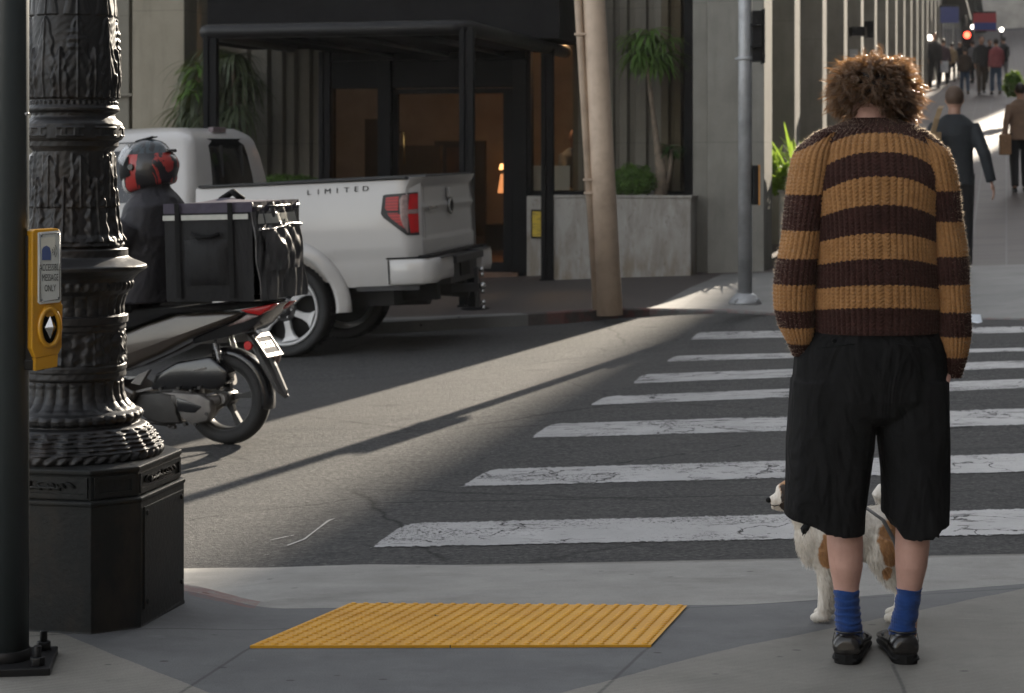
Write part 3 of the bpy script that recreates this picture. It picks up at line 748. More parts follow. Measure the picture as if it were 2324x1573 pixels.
shrub('low_shrub', 'dark ivy-like ground cover in the planter behind the truck bed', at(640, 412, UV(U(640, -.2), -.2).y), (.5, .22, .09), 1800, .035, M_LEAFM)
# weeping strap-leaf plant by the left pier
lp = UV(U(500, -.75), -.75); bz = FR(lp.x, lp.y)
pt = thing('strap_leaf_plant', 'large weeping strap-leaf plant hanging beside the left canopy post behind the truck', 'plant', (lp.x, lp.y, bz))
mb = MB(); tops = [(460, 150), (490, 120), (530, 130), (450, 200), (480, 210), (520, 200), (555, 175), (440, 255), (500, 260), (540, 250), (470, 290)]
for x_, y_ in tops: mb.tube([(lp.x+random.uniform(-.2, .2), lp.y, bz), at(x_, y_+120, lp.y), at(x_, y_+10, lp.y)], [.05, .035, .025], 6)
mb.build('stem', M_BARK, pt)
mb = MB(); mb2 = MB()
for x_, y_ in tops: rosette(mb, at(x_, y_, lp.y+random.uniform(-.2, .2)), 70, .55, .013, 2.8, -.1, .9)
mb.build('leaves', M_LEAFG, pt)
for x_, y_ in ((448, 160), (452, 195), (436, 215)): rosette(mb2, at(x_, y_, lp.y-.35), 22, .3, .016, 1.5, -.3, .9)
mb2.build('young_leaves', M_LEAFM, pt)
# bright ferns
fb = UV(U(1786, 1.5), 1.5, pl3[2]+.05); pt = thing('sword_fern', 'sunlit bright green sword fern spilling from the planter beside the hotel side wall', 'fern', fb)
mb = MB()
for i in range(150):
    a = random.uniform(0, 2*PI); d = Vector((math.cos(a), math.sin(a), random.uniform(.3, 3.0))); p = fb+Vector((random.uniform(-.3, .3), random.uniform(-.3, .3), random.uniform(0, .12)))
    leafblade(mb, p, d, random.uniform(.45, .95), random.uniform(.018, .036), random.uniform(.6, 1.8), 8, .5)
mb.build('fronds', M_LEAFB, pt, fix=False)

# ------------------------------------------------------------------ tan pole with conduit
M_TAN = pbr('tan_paint', (.55, .43, .325), .55, 0, .08, 3, .25, 60, .003, dirt=(.2, .13, .09), dscale=5, damt=.4)
b = gp(1383, 702, FR); 
def tpz(px, py): return at(px, py, b.y)
pole = thing('leaning_pole', 'thick tan painted pole leaning left at the far kerb in front of the planter', 'pole', b)
lo, hi = tpz(1384, 703), tpz(1348, 0); hi = lo+(hi-lo)*2.2; L = (hi-lo).length
mb = MB(); mb.tube([lo-Vector((0, 0, .05)), lo.lerp(hi, .25), lo.lerp(hi, .5), hi], [.120, .110, .100, .08], 32); mb.build('shaft', M_TAN, pole)
lo2, hi2 = tpz(1354, 703), tpz(1312, 0); hi2 = lo2+(hi2-lo2)*2.2
mb = MB(); mb.tube([lo2, hi2], .036, 14); mb.build('conduit', M_TAN, pole)
for y_ in (78, 408, 438, 700-1500):
    x_ = 1354+(1312-1354)*(703-y_)/703; xr = 1384+(1348-1384)*(703-y_)/703
    c = tpz(x_, y_); mb = MB(); mb.box(c+Vector((.03, -.03, 0)), (.15, .05, .022)); mb.tube([c+Vector((-.05, -.02, 0)), c+Vector((0, -.05, 0)), c+Vector((.05, -.02, 0))], .012, 6); mb.build('pipe_clamp', M_TAN, pole)
# ------------------------------------------------------------------ galvanised signal pole
M_GALV = pbr('galvanised_steel', (.42, .43, .44), .5, .35, .25, 4, .15, 40, .003, dirt=(.16, .15, .14), dscale=3, damt=.5)
g = gp(1691, 690, FR); gy = g.y
sp = thing('signal_pole', 'galvanised steel signal pole on a bolted base at the far street corner', 'signal pole', g)
mb = MB(); mb.tube([g, g+Vector((0, 0, 4.6))], [.064, .060], 28); mb.build('shaft', M_GALV, sp)
mb = MB(); mb.lathe([(.15, 0), (.15, .02), (.13, .05), (.10, .08), (.075, .10)], g, 8)
for k in range(4): a = PI/4+k*PI/2; mb.lathe([(.02, .02), (.02, .055)], g+Vector((.13*math.cos(a), .13*math.sin(a), 0)), 6)
mb.build('base', M_GALV, sp)
mb = MB(); mb.box(at(1718, 82, gy)+Vector((0, .05, 0)), (.10, .2, .46)); mb.box(at(1718, 82, gy)+Vector((.06, .05, 0)), (.012, .24, .5))
for z_ in (-.1, .1): mb.box(at(1718, 82, gy)+Vector((-.02, -.07, z_)), (.09, .06, .02))
mb.build('signal_head', M_BLACK, sp, bevel=.01)
mb = MB(); mb.tube([at(1668, 134, gy), at(1733, 132, gy)], .011, 8); mb.lathe([(.075, 0), (.075, .03)], at(1691, 137, gy), 20); mb.box(at(1730, 128, gy), (.05, .06, .05)); mb.build('bracket', M_GALV, sp)
mb = MB(); mb.box(at(1714, 420, gy), (.055, .09, .36)); mb.build('button_box', M_BLACK, sp, bevel=.008)
mb = MB(); mb.box(at(1721, 420, gy)+Vector((.004, .0, 0)), (.016, .1, .37)); mb.build('button_plate', pbr('orange_paint', (.5, .22, .04), .5), sp, bevel=.004)
# bollard
b = gp(1074, 702, FR); bo = thing('bollard', 'short dark steel bollard on the kerb behind the truck tow hitch', 'bollard', b)
mb = MB(); mb.box(b+Vector((0, 0, .26)), (.10, .10, .52)); mb.build('post', M_FRAME, bo, bevel=.008); mb = MB(); mb.lathe([(.14, 0), (.14, .012), (.06, .03)], b+Vector((.02, 0, 0)), 20); mb.build('base_plate', M_FRAME, bo)
# ------------------------------------------------------------------ far buildings
M_STONE1 = pbr('grey_stone_facade', (.2, .19, .18), .8, 0, .25, .8, .3, 10, .02)
M_STONE2 = pbr('pale_stone_facade', (.34, .31, .27), .8, 0, .25, .8, .3, 10, .02)
M_BRICKF = pbr('brown_brick_facade', (.16, .10, .075), .85, 0, .3, 1.2, .3, 20, .01)
M_WINF = pbr('facade_window_glass', (.03, .035, .04), .12, 0, .3, .5, spec=.8)
M_SIGNB = pbr('blue_sign_cloth', (.05, .07, .25), .6, 0, .1); M_SIGNR = pbr('red_sign_cloth', (.38, .05, .06), .6, 0, .1)
rC = C0.x*S14+C0.y*C14; qC = C0.x*C14-C0.y*S14
def block(name, label, u0, u1, v0, v1, h, m, face, floors=3.8, wstep=3.4, z0=-2.0):
    """a building with storeys of windows on the street side; face = -1 street side at u0, +1 at u1"""
    t_ = thing(name, label, 'building', UV((u0+u1)/2, (v0+v1)/2, 0)); mb = MB(); ub(mb, u0, u1, v0, v1, z0, h); 
    uf = u0 if face < 0 else u1; s = -1 if face < 0 else 1
    wallmb = mb; mb = MB(); ub(mb, min(uf, uf+s*.05), max(uf, uf+s*.05), v0, v1, h-.7, h-.1); mb.build('cornice', m, t_)
    zb = R(*UV(uf, v0).xy)+.12; z = zb+4.6; mbw = MB(); mbf = wallmb; nrow = 0
    while z < h-2.2:
        vv = v0+1.0
        while vv < v1-2.2:
            a, b = sorted((uf+s*.01, uf+s*.03)); ub(mbw, a, b, vv, vv+1.7, z, z+2.1); a, b = sorted((uf, uf+s*.14)); ub(mbf, a, b, vv-.12, vv+1.82, z-.22, z-.02)
            vv += wstep
        z += floors
    mbw.build('windows', M_WINF, t_, kind='stuff'); wallmb.build('wall', m, t_)
    mb = MB(); a, b = sorted((uf+s*.01, uf+s*.05)); vv = v0+.8
    while vv < v1-3: ub(mb, a, b, vv, vv+3.4, R(*UV(uf, vv).xy)+.4, R(*UV(uf, vv).xy)+3.6); vv += 4.6
    mb.build('shop_window', M_WINF, t_)
    mb = MB(); a, b = sorted((uf, uf+s*.9)); ub(mb, a, b, v0+1, v1-1, R(*UV(uf, v0).xy)+3.75, R(*UV(uf, v0).xy)+3.95); mb.build('awning', M_SOFF, t_)
    return t_
uF = 9.4-qC                      # street side of the right-hand row
EAST = [(-62, 54-rC, 30.0, 'tall grey stone block before the low brick building on the sunny side', M_STONE1),
        (54-rC, 70.6-rC, 24.2, 'low brown brick building sunk between two taller blocks on the cross street', M_BRICKF), (70.6-rC, 73.8-rC, 25.15, 'unseen narrow grey building added to step the sunlight gap beside the brown brick one', M_STONE1),  # low roofs shape the sun gap towards the man; narrow building added for it
        (73.8-rC, 106-rC, 25.2, 'tall pale stone block beyond the low brick building on the cross street', M_STONE2),
        (120-rC, 175-rC, 25.5, 'tall grey block beyond the side street gap on the sunny side', M_STONE1)]
for v0, v1, h, lb, m in EAST:
  eb = block('street_building', lb, uF, uF+16, v0, v1, h, m, -1)
mb = MB(); ub(mb, uF+.02, uF+.32, 75.4-rC+.02, 106-rC, 25.2, 30.4); mb.build('shade_parapet', M_STONE2, [o for o in sc.objects if o.get('label', '').startswith('tall pale stone block beyond')][0])  # unseen thin wall added to throw the shade edge over road and ramp
mb = MB(); ub(mb, uF+.02, uF+.32, 120-rC+.02, 175-rC, 25.5, 33.0); mb.build('shade_parapet', M_STONE1, [o for o in sc.objects if o.get('label', '').startswith('tall grey block beyond the side')][0])  # unseen thin wall added to limit the sun patches up the street
WEST = [(62.2, 84, 24, 'dark grey office block following the hotel along the left side of the cross street', M_STONE1),
        (84, 118, 20, 'pale stone shop building far up the left side of the cross street', M_STONE2), (118, 170, 27, 'brown brick building at the far left end of the cross street', M_BRICKF)]
for v0, v1, h, lb, m in WEST: block('street_building', lb, -16, 0.0, v0, v1, h, m, 1)
block('street_building', 'pale stone building closing the far end of the cross street', -20, 30, 185, 200, 46, M_STONE2, 1)
mbx = MB(); e_ = UV(6, 184.6, 14); t_ = sc.objects.get('x')
# rows behind the camera and along the main street (close the street canyon)
def bblock(label, x0, x1, y0, y1, h, m):
    t_ = thing('street_building', label, 'building', ((x0+x1)/2, (y0+y1)/2, 0)); mb = MB(); mb.box(((x0+x1)/2, (y0+y1)/2, h/2-2), (x1-x0, y1-y0, h+4)); mb.build('wall', m, t_)
    mb = MB(); x = x0+1
    while x < x1-2:
        z = 4
        while z < h-2: mb.box((x+.9, y1+.01, z+1), (1.6, .04, 2.0)); z += 3.8
        x += 3.3
    mb.build('windows', M_WINF, t_, kind='stuff')
bblock('pale stone building behind the near sidewalk opposite the hotel', -30, 14, -52, -34, 21, M_STONE2)
bblock('brown building behind the near sidewalk at the other corner', 34, 60, -52, -34, 16, M_BRICKF)

# ------------------------------------------------------------------ far street furniture
def fpt(px, py): return gp(px, py, FR)
def banner(label, px, py, w_px, h_px, Y, m, m2=None):
    c = at(px, py, Y); t_ = thing('street_banner', label, 'banner', c); k = Y/F0
    mb = MB(); mb.box(c, (w_px*k, .06, h_px*k)); mb.build('cloth', m, t_, bevel=.02)
    if m2: mb = MB(); mb.box(c-Vector((0, .05, h_px*k*.25)), (w_px*k*.96, .04, h_px*k*.42)); mb.build('lower_band', m2, t_)
    mb = MB(); mb.tube([c+Vector((-w_px*k*.5, .1, h_px*k*.55)), c+Vector((w_px*k*.5, .1, h_px*k*.55))], .05, 6); mb.build('rod', M_BLACK, t_)
banner('round-bottomed blue banner hanging over the far sidewalk at the top of the picture', 2155, 34, 42, 36, 75, M_SIGNB)
banner('red and blue banner hanging near the far traffic light', 2235, 50, 52, 40, 82, M_SIGNR, M_SIGNB)
def signal(label, px, py, Y, lit):
    c = at(px, py, Y); t_ = thing('traffic_light', label, 'traffic light', (c.x, c.y, FR(c.x, c.y)))
    mb = MB(); mb.tube([(c.x, c.y+.2, FR(c.x, c.y)), (c.x, c.y+.2, c.z+.8)], .07, 8); mb.build('pole', M_BLACK, t_)
    mb = MB(); mb.box(c-Vector((0, 0, .3)), (.36, .25, 1.05)); mb.build('housing', M_BLACK, t_, bevel=.03)
    mb = MB(); mb.ball(c-Vector((0, .14, 0)), (.13, .06, .13)); mb.build('red_light', emit('red_signal_light', (1.0, .06, .03), 4.0), t_)
signal('far traffic light glowing red above the distant crowd', 2193, 80, 78, 1)
M_LGT = emit('far_street_light', (1, .93, .82), 3.0)
for i, (px, py, Y) in enumerate(((2208, 66, 90), (2110, 92, 70), (2273, 72, 95))):
    c = at(px, py, Y); t_ = thing('street_lamp', ['distant lit street lamp right of the red traffic light', 'distant lit lamp beside the dark shop front', 'distant lit lamp at the right edge of the street'][i], 'street lamp', (c.x, c.y, FR(c.x, c.y)))
    mb = MB(); mb.tube([(c.x, c.y, FR(c.x, c.y)), (c.x, c.y, c.z)], [.09, .05], 8); mb.build('pole', M_BLACK, t_); mb = MB(); mb.ball(c+Vector((0, 0, .1)), .10); mb.build('globe', M_LGT, t_)
# tall post and dark box on the hotel side (px 1945 / 1975)
c = fpt(1936, 560); c = Vector((at(1936, 300, 30.5).x, 30.5, 0)); c.z = FR(c.x, c.y)
t_ = thing('side_post', 'pale square steel post standing beside the hotel side wall above the man\'s head', 'post', c)
mb = MB(); mb.box((c.x, c.y, c.z+1.1), (.13, .13, at(1936, 86, 30.5).z-c.z+1.1-1.1)); mb.build('post', M_GALV, t_)
mb = MB(); mb.box(at(1945, 72, 30.5), (.2, .3, .14)); mb.box(at(1972, 68, 30.5), (.10, .25, .26)); mb.build('lamp_housing', M_BLACK, t_)
# palm-green plant at right edge far away
shrub('potted_bush', 'green potted bush on the far sidewalk at the right edge of the street', at(2300, 194, 48), (.2, .25, .32), 500, .2, M_LEAFM)
# white litter on the crossing
p = gp(2216, 736, FR); mb = MB(); q = [p+Vector((-.05, 0, .02)), p+Vector((.05, .02, .015)), p+Vector((.045, .06, .07)), p+Vector((-.055, .05, .075))]
mb.add(q, [(0, 1, 2, 3)], False); mb.add([q[0], q[1], p+Vector((.0, -.04, .01))], [(0, 1, 2)], False)
tag(mb.build('crumpled_paper', pbr('litter_white', (.8, .85, .9), .4, 0, .05), fix=False, solid=.002), 'small crumpled white paper scrap on the ground right of the striped sweater', 'litter')
# ------------------------------------------------------------------ ornate cast iron lamp post
def m_iron():
    t = NT('cast_iron_paint'); g = t.obj
    c = t.ramp(t.noise(9, g, 6, .65), [(.3, (.007, .0075, .009)), (.65, (.017, .017, .0185))])
    c = t.mix(t.ramp(t.noise(4, g, 7, .7), [(.5, 0.0), (.72, .6)]), c, (.038, .024, .017))
    h = t.math('ADD', t.noise(130, g, 4, .6), t.math('MULTIPLY', t.noise(35, g, 4), .8))
    r = t.math('MULTIPLY_ADD', t.noise(12, g, 5), .35, .32)
    return t.set(c, r, .25, t.bump(h, .3, .0012), .6)
M_IRON = m_iron()
t = NT('pedestal_iron'); g = t.geo
c = t.ramp(t.noise(2.4, g, 8, .7), [(.3, (.010, .0115, .0125)), (.7, (.021, .022, .0215))]); c = t.mix(t.ramp(t.noise(7, t.map(g, (1, 1, .5)), 7, .7), [(.5, 0.0), (.7, .55)]), c, (.042, .034, .026))
c = t.mix(t.ramp(t.voro(13, g), [(.02, .5), (.05, 0.0)]), c, (.006, .006, .006))
M_PED = t.set(c, .5, .1, t.bump(t.noise(60, g, 5, .7), .5, .005), .25)
LC = Vector((-1.377, 6.225, 0)); LS = 723.0
def lx(p): return (p-167)/LS
def lz(y): return CH-(y-HY)/LS
lamp = thing('ornate_lamp_post', 'ornate black cast iron street lamp post with leaf relief on a chamfered pedestal', 'lamp post', LC)
# pedestal: chamfered square
a1 = R_(-11); e1 = Vector((math.cos(a1), math.sin(a1), 0)); e2 = Vector((-math.sin(a1), math.cos(a1), 0))
def csq(h, ch, z): 
    return [LC+e1*x+e2*y+Vector((0, 0, z)) for x, y in ((h-ch, -h), (h, -h+ch), (h, h-ch), (h-ch, h), (-h+ch, h), (-h, h-ch), (-h, -h+ch), (-h+ch, -h))]
def prs(prof, ch=.112): 
    mb = MB(); mb.rings([csq(h, ch*h/.297, z) for h, z in prof], True, False); return mb
prs([(.299, -.06), (.299, .0), (.297, .005), (.297, .378), (.301, .381), (.301, .391), (.293, .394)]).build('pedestal', M_PED, lamp, bevel=.004)
prs([(.286, .394), (.286, .468), (.291, .472), (.291, .484), (.278, .488), (.25, .492)]).build('plinth_band', M_PED, lamp, bevel=.004)
# raised frames and plates on pedestal faces
def face(cen, dirx, nrm, w_, z0, z1, mb, fr=.012, dp=.006):
    for (x0, x1, za, zb) in ((-w_/2, w_/2, z0, z0+fr), (-w_/2, w_/2, z1-fr, z1), (-w_/2, -w_/2+fr, z0+fr, z1-fr), (w_/2-fr, w_/2, z0+fr, z1-fr)):
        c_ = cen+dirx*(x0+x1)/2+nrm*dp/2+Vector((0, 0, (za+zb)/2)); Rm = Matrix((dirx, nrm, Vector((0, 0, 1)))).transposed(); mb.box(c_, (x1-x0, dp, zb-za), Rm)
mb = MB(); d45 = (e1-e2).normalized(); t45 = (e1+e2).normalized(); hc = (.286*2-.112*.286/.297)*.7071
face(LC-e2*.286, e1, -e2, .34, .402, .462, mb); face(LC+e1*.286, e2, e1, .34, .402, .462, mb); face(LC+d45*hc, t45, d45, .13, .402, .462, mb)
def swirl(cen, dx, nr, mb, s=1):
    for k in range(3):
        pts = [cen+dx*s*(.02+.03*k+(.05-.008*q)*math.cos(q*.55))*1+Vector((0, 0, (.022-.002*q)*math.sin(q*.55)))+nr*.002 for q in range(12)]; mb.tube(pts, .0045, 6)
swirl(LC-e2*.286+Vector((0, 0, .432)), e1, -e2, mb); swirl(LC-e2*.286+Vector((0, 0, .432)), e1, -e2, mb, -1); swirl(LC+e1*.286+Vector((0, 0, .432)), e2, e1, mb); swirl(LC+e1*.286+Vector((0, 0, .432)), e2, e1, mb, -1)
mb.build('relief_ornament', M_PED, lamp)
mb = MB(); Rm = Matrix((e2, e1, Vector((0, 0, 1)))).transposed(); mb.box(LC+e1*.299+Vector((0, 0, .205)), (.33, .006, .31), Rm)
for sx in (-1, 1):
    for zz in (.07, .34): mb.lathe([(.009, 0), (.009, .004), (.005, .006)], LC+e1*.302+e2*sx*.145+Vector((0, 0, zz)), 8, Matrix.Rotation(PI/2, 3, e2))
mb.build('door_plate', M_PED, lamp, bevel=.002)
# shaft as displaced lathe
prof = [(-420, 236), (-200, 240), (36, 260), (110, 263), (170, 267), (200, 265), (227, 263), (229, 262), (232, 265), (239, 265), (241, 266), (247, 270), (252, 269), (257, 261), (264, 260), (268, 262), (276, 272), (282, 277), (286, 277.5), (314, 277.5), (317, 275), (320, 268), (333, 267), (336, 262), (343, 257),
        (438, 257.5), (480, 261), (505, 265), (530, 270), (548, 277), (556, 280), (558, 276), (563, 276), (564, 289), (580, 289), (582, 290), (588, 300), (595, 318), (600, 329), (603, 331), (610, 330), (613, 326), (620, 314), (628, 305), (636, 300), (645, 301), (655, 298), (665, 288), (675, 283), (691, 279), (712, 279),
        (714, 289), (731, 289), (733, 284), (744, 284), (748, 281), (800, 280), (822, 283), (826, 286), (836, 286), (839, 284), (850, 285), (854, 284), (857, 277), (872, 275), (890, 277), (905, 283), (916, 292), (922, 302), (926, 307), (930, 316), (938, 320), (946, 318), (952, 312), (956, 313), (960, 328), (966, 333), (978, 342), (990, 351), (1003, 359), (1010, 365), (1018, 368), (1025, 367), (1031, 362), (1036, 360)]
yy = np.array([p[0] for p in prof], float); rr = np.array([lx(p[1]) for p in prof])
NTH, ys_ = 420, np.concatenate([np.arange(-420, 36, 6.0), np.arange(36, 1036, 1.6), [1036.0]])
Rb = np.interp(ys_, yy, rr)[:, None]; Yg = ys_[:, None]*np.ones((1, NTH)); TH = (np.arange(NTH)/NTH*2*PI)[None, :]*np.ones((len(ys_), 1))
def win(y, a, b, e=3.0): return np.clip((y-a)/e, 0, 1)*np.clip((b-y)/e, 0, 1)
def leafs(n, y0, y1, ph, amp, veins=9, wd=.44):
    a = np.mod(TH*n/(2*PI)+ph, 1)-.5; t_ = (y1-Yg)/(y1-y0)   # 0 at bottom, 1 at tip
    W = wd*np.clip(1-np.clip(t_, 0, 1)**2.2, 0, 1)**.55*(.9+.10*np.cos(t_*veins*1.1*PI)); ins = np.clip((W-np.abs(a))*14, 0, 1)*win(Yg, y0, y1, 2)
    vein = .55+.30*np.cos((np.abs(a)*5+t_*veins*.6)*2*PI*.8); mid = np.exp(-(a/.03)**2)
    return amp*ins*(.45+.35*vein+.6*mid+.25*np.sin(np.clip(t_, 0, 1)*PI)*(1-np.abs(a)*2))
D = np.zeros_like(Yg)
D += leafs(8, 40, 226, 0.1, .011, 8) + leafs(8, 110, 226, .6, .012, 5, .3)+leafs(8, -300, 40, .1, .010, 8)
D += win(Yg, 60, 130, 20)*.008*np.exp(-((np.mod(TH*4/(2*PI)+.35, 1)-.5)/.11)**2)*(.5+.5*np.sin(Yg*.35))
D += win(Yg, 229, 240, 3)*.004*np.cos(TH*46)
D += win(Yg, 288, 312, 2)*.006*(((np.mod(TH*8/(2*PI)+.3, 1)-.5)**2 < .13))*(1-.8*(((np.abs(np.mod(TH*24/(2*PI)+.9, 1)-.5) < .3)) & (Yg > 293) & (Yg < 307)))
D += leafs(8, 352, 470, .0, .010, 7)+leafs(8, 400, 548, .5, .013, 9)
D += win(Yg, 345, 552, 6)*.005*np.exp(-((np.mod(TH*8/(2*PI)+.25, 1)-.5)/.05)**2)+win(Yg, 345, 552, 6)*.005*np.exp(-((np.mod(TH*8/(2*PI)+.75, 1)-.5)/.05)**2)
D += win(Yg, 530, 562, 8)*.007*np.abs(np.cos(TH*8))
D += win(Yg, 636, 656, 5)*.004*np.cos(TH*40)
D += win(Yg, 664, 713, 5)*(.009*np.abs(np.cos(TH*13))**.7-.004)
D += leafs(10, 748, 822, 0, .008, 5)+win(Yg, 750, 822, 5)*.006*np.sin(TH*17+Yg*.12)*np.cos(TH*9-Yg*.09)
D += win(Yg, 860, 924, 5)*(.012*np.abs(np.cos(TH*12))**.8-.004)
D += win(Yg, 928, 954, 4)*.008*(np.abs(np.cos(TH*16)))
D += win(Yg, 964, 1012, 4)*(.007*np.cos(TH*26+.5*np.sin(Yg*.25))+.004*np.sin(Yg*.7))+leafs(20, 962, 1010, 0, .006, 3)
D += win(Yg, 1010, 1032, 3)*.005*np.cos(TH*44+Yg*.18)
rs = np.random.default_rng(3)
for f_ in range(30):
    n_ = rs.integers(3, 40); D += .00012*np.sin(TH*n_+rs.uniform(0, 6)+Yg*rs.uniform(.02, .5))
RR = Rb+D*.72; zz = lz(Yg)
VX = np.stack([LC.x+RR*np.cos(TH), LC.y+RR*np.sin(TH), zz], -1).reshape(-1, 3)
mb = MB(); nr = len(ys_)
fs = [(i*NTH+j, i*NTH+(j+1) % NTH, (i+1)*NTH+(j+1) % NTH, (i+1)*NTH+j) for i in range(nr-1) for j in range(NTH)]
mb.v = [tuple(p) for p in VX]; mb.f = fs; mb.sm = [True]*len(fs)
mb.build('shaft', M_IRON, lamp, fix=True)

# ------------------------------------------------------------------ push button pole
M_POLE = pbr('dark_green_grey_paint', (.036, .045, .048), .42, .0, .15, 3, .1, 60, .001, spec=.5)
pc = gp(19, 1511, lambda X, Y: 0.0); pk = pc.y/F0
pp = thing('push_button_pole', 'dark grey round pole with a yellow pedestrian push button at the left edge', 'pole', pc)
mb = MB(); mb.tube([pc, pc+Vector((0, 0, 3.6))], 46*pk, 40); mb.build('shaft', M_POLE, pp)
mb = MB(); Rz = Matrix.Rotation(R_(8), 3, 'Z'); mb.box(pc+Vector((0, 0, .006)), (.25, .25, .03), Rz)
for sx in (-1, 1):
    for sy in (-1, 1):
        c_ = pc+Rz @ Vector((.088*sx, .088*sy, 0)); mb.lathe([(.021, .02), (.021, .045)], c_, 6); mb.lathe([(.011, .04), (.011, .075)], c_, 10)
mb.lathe([(.064, .02), (.064, .035), (.06, .05)], pc, 30); mb.build('base_plate', M_BLACK, pp, bevel=.003)
M_YEL = pbr('yellow_housing', (.55, .27, .012), .35, 0, .08, 5, .15, 90, .002, dirt=(.2, .11, .03), dscale=9, damt=.35, coat=.3)
M_PLATE = pbr('sign_plate_white', (.62, .64, .62), .4, 0, .05, 4); M_CHR = pbr('brushed_metal', (.45, .45, .45), .25, 1, .1); M_TXT = pbr('black_lettering', (.02, .02, .022), .5)
M_ICO = pbr('blue_sticker', (.09, .13, .3), .5)
Yb = pc.y-.02; bk = Yb/F0
fx = Vector((math.cos(R_(-38)), math.sin(R_(-38)), 0)).normalized(); fx = Vector((.82, .57, 0)).normalized(); fn = Vector((fx.y, -fx.x, 0)); zv = Vector((0, 0, 1))
bw = at(137, 0, Yb).x-at(76, 0, Yb).x; bc = at(107, 680, Yb); kx = 1/fx.x
def B(x, z, d=0.0): return at(107, 680, Yb)+fx*((x-107)*bk*kx)-zv*((z-680)*bk)+fn*d
mb = MB(); poly = [(78, 526), (84, 521), (128, 519), (133, 524), (135, 690), (138, 694), (136, 790), (129, 806), (84, 812), (77, 790)]
mb.prism(poly, lambda x, z, d: B(x, z, d), 0.0, -.045); mb.build('button_housing', M_YEL, pp, bevel=.004)
mb = MB(); mb.prism([(84, 812), (129, 806), (128, 834), (84, 841)], B, -.002, -.035); mb.build('housing_foot', M_YEL, pp, bevel=.002)
mb = MB(); ring = []
for k in range(28):
    a = 2*PI*k/28; ring.append([B(111+(19+5*math.cos(b))*math.cos(a), 743+(42+6*math.cos(b))*math.sin(a), .004+.009*math.sin(b)) for b in [2*PI*j/8 for j in range(8)]])
ring.append(ring[0]); mb.rings(ring, False); mb.build('button_ring', M_YEL, pp)
mb = MB(); mb.prism([(111+15*math.cos(2*PI*k/24), 743+36*math.sin(2*PI*k/24)) for k in range(24)], B, .003, -.01); mb.build('button_recess', M_FRAME, pp)
mb = MB()
vs = [B(111, 717, .008), B(122, 743, .01), B(111, 769, .008), B(100, 743, .01), B(113, 741, .022), B(113, 746, .022)]
mb.add(vs, [(0, 1, 4), (0, 4, 3), (1, 5, 4), (1, 2, 5), (2, 3, 5), (3, 4, 5)]); mb.build('push_button', M_CHR, pp)
sg = MB(); sg.prism([(88, 527), (130, 524), (133, 528), (133, 683), (130, 687), (92, 690), (88, 686)], B, .001, .006); sgn = sg.build('sign_plate', M_PLATE, pp, bevel=.0015)
mb = MB(); fr_ = [(91, 531), (129.5, 528.5), (129.5, 680), (91.5, 684)]
for i in range(4): p, q = fr_[i], fr_[(i+1) % 4]; mb.tube([B(p[0], p[1], .0075), B(q[0], q[1], .0075)], .0013, 6)
for p in fr_: mb.lathe([(.003, -.001), (.003, .002)], B(p[0]+(2 if p[0] < 100 else -2), p[1]+(3 if p[1] < 600 else -3), .007), 8, Matrix((fx, zv, fn)).transposed())
mb.build('sign_rim', M_CHR, sgn)
for txt, yb, s_ in (('ACCESSIBLE', 614, .58), ('MESSAGE', 637, .58), ('ONLY', 661, .62)):
    text_on(txt, .0265, lambda x, y, z, yb=yb: B(111, yb, .0075+z)+fx*x*kx*.82+zv*y, 'lettering', M_TXT, sgn, sx=s_*.76)
mb = MB(); mb.prism([(93, 540), (121, 537), (121, 566), (115, 574), (93, 574)], B, .0065, .0075); mb.build('paper_sticker', pbr('cream_sticker', (.75, .74, .66), .5), sgn)
mb = MB(); mb.prism([(95, 566), (98, 560), (104, 557), (110, 562), (112, 572), (112, 590), (95, 590)], B, .0076, .0084); mb.build('blue_sticker', M_ICO, sgn)
mb = MB()
for rr_ in (4, 8, 12):
    pts = [B(112+rr_*math.cos(a), 570-rr_*1.6*math.sin(a), .0082) for a in [-.8+.2*q for q in range(9)]]; mb.tube(pts, .0007, 5)
mb.build('sound_symbol', M_TXT, sgn)
mb = MB(); mb.prism([(111+13*math.cos(2*PI*k/20), 706+14*math.sin(2*PI*k/20)) for k in range(20)], B, -.01, .006); mb.build('speaker_boss', M_YEL, pp, bevel=.003)
mb = MB(); mb.box(at(72, 682, Yb)+Vector((.0, .03, 0)), (.06, .06, .36)); mb.box(at(72, 828, Yb)+Vector((0, .02, 0)), (.07, .05, .03)); mb.build('mounting_bracket', M_BLACK, pp, bevel=.004)
mb = MB(); mb.tube([at(66, 256, Yb)-Vector((0, .03, 0)), at(68, 262, Yb)-Vector((0, .03, 0))], .006, 6); mb.build('strap_clip', M_GALV, pp)
# ------------------------------------------------------------------ pickup truck (local: +x forward, +y its left side = towards camera, +z up)
def frame_on_road(P, yaw, lx0, ly0):
    """frame heading yaw whose local ground point (lx0, ly0) sits on world ground point P"""
    f = Vector((math.cos(yaw), math.sin(yaw), 0)); l = Vector((-f.y, f.x, 0))
    f = Vector((f.x, f.y, (R(P.x+f.x, P.y+f.y)-R(P.x-f.x, P.y-f.y))/2)).normalized(); l = Vector((l.x, l.y, (R(P.x+l.x, P.y+l.y)-R(P.x-l.x, P.y-l.y))/2)); u = f.cross(l).normalized(); l = u.cross(f)
    Rm = Matrix((f, l, u)).transposed(); loc = P-Rm @ Vector((lx0, ly0, 0)); return Matrix.Translation(loc) @ Rm.to_4x4(), Rm, loc
def on_plane(M, ylat, px, py):
    o = Vector((0, 0, CH)); d = Vector(((px-CX)/F0, 1, -(py-HY)/F0)); Mi = M.inverted(); o2 = Mi @ o; d2 = Mi.to_3x3() @ d
    t_ = (ylat-o2.y)/d2.y; p = o2+d2*t_; return p.x, p.z
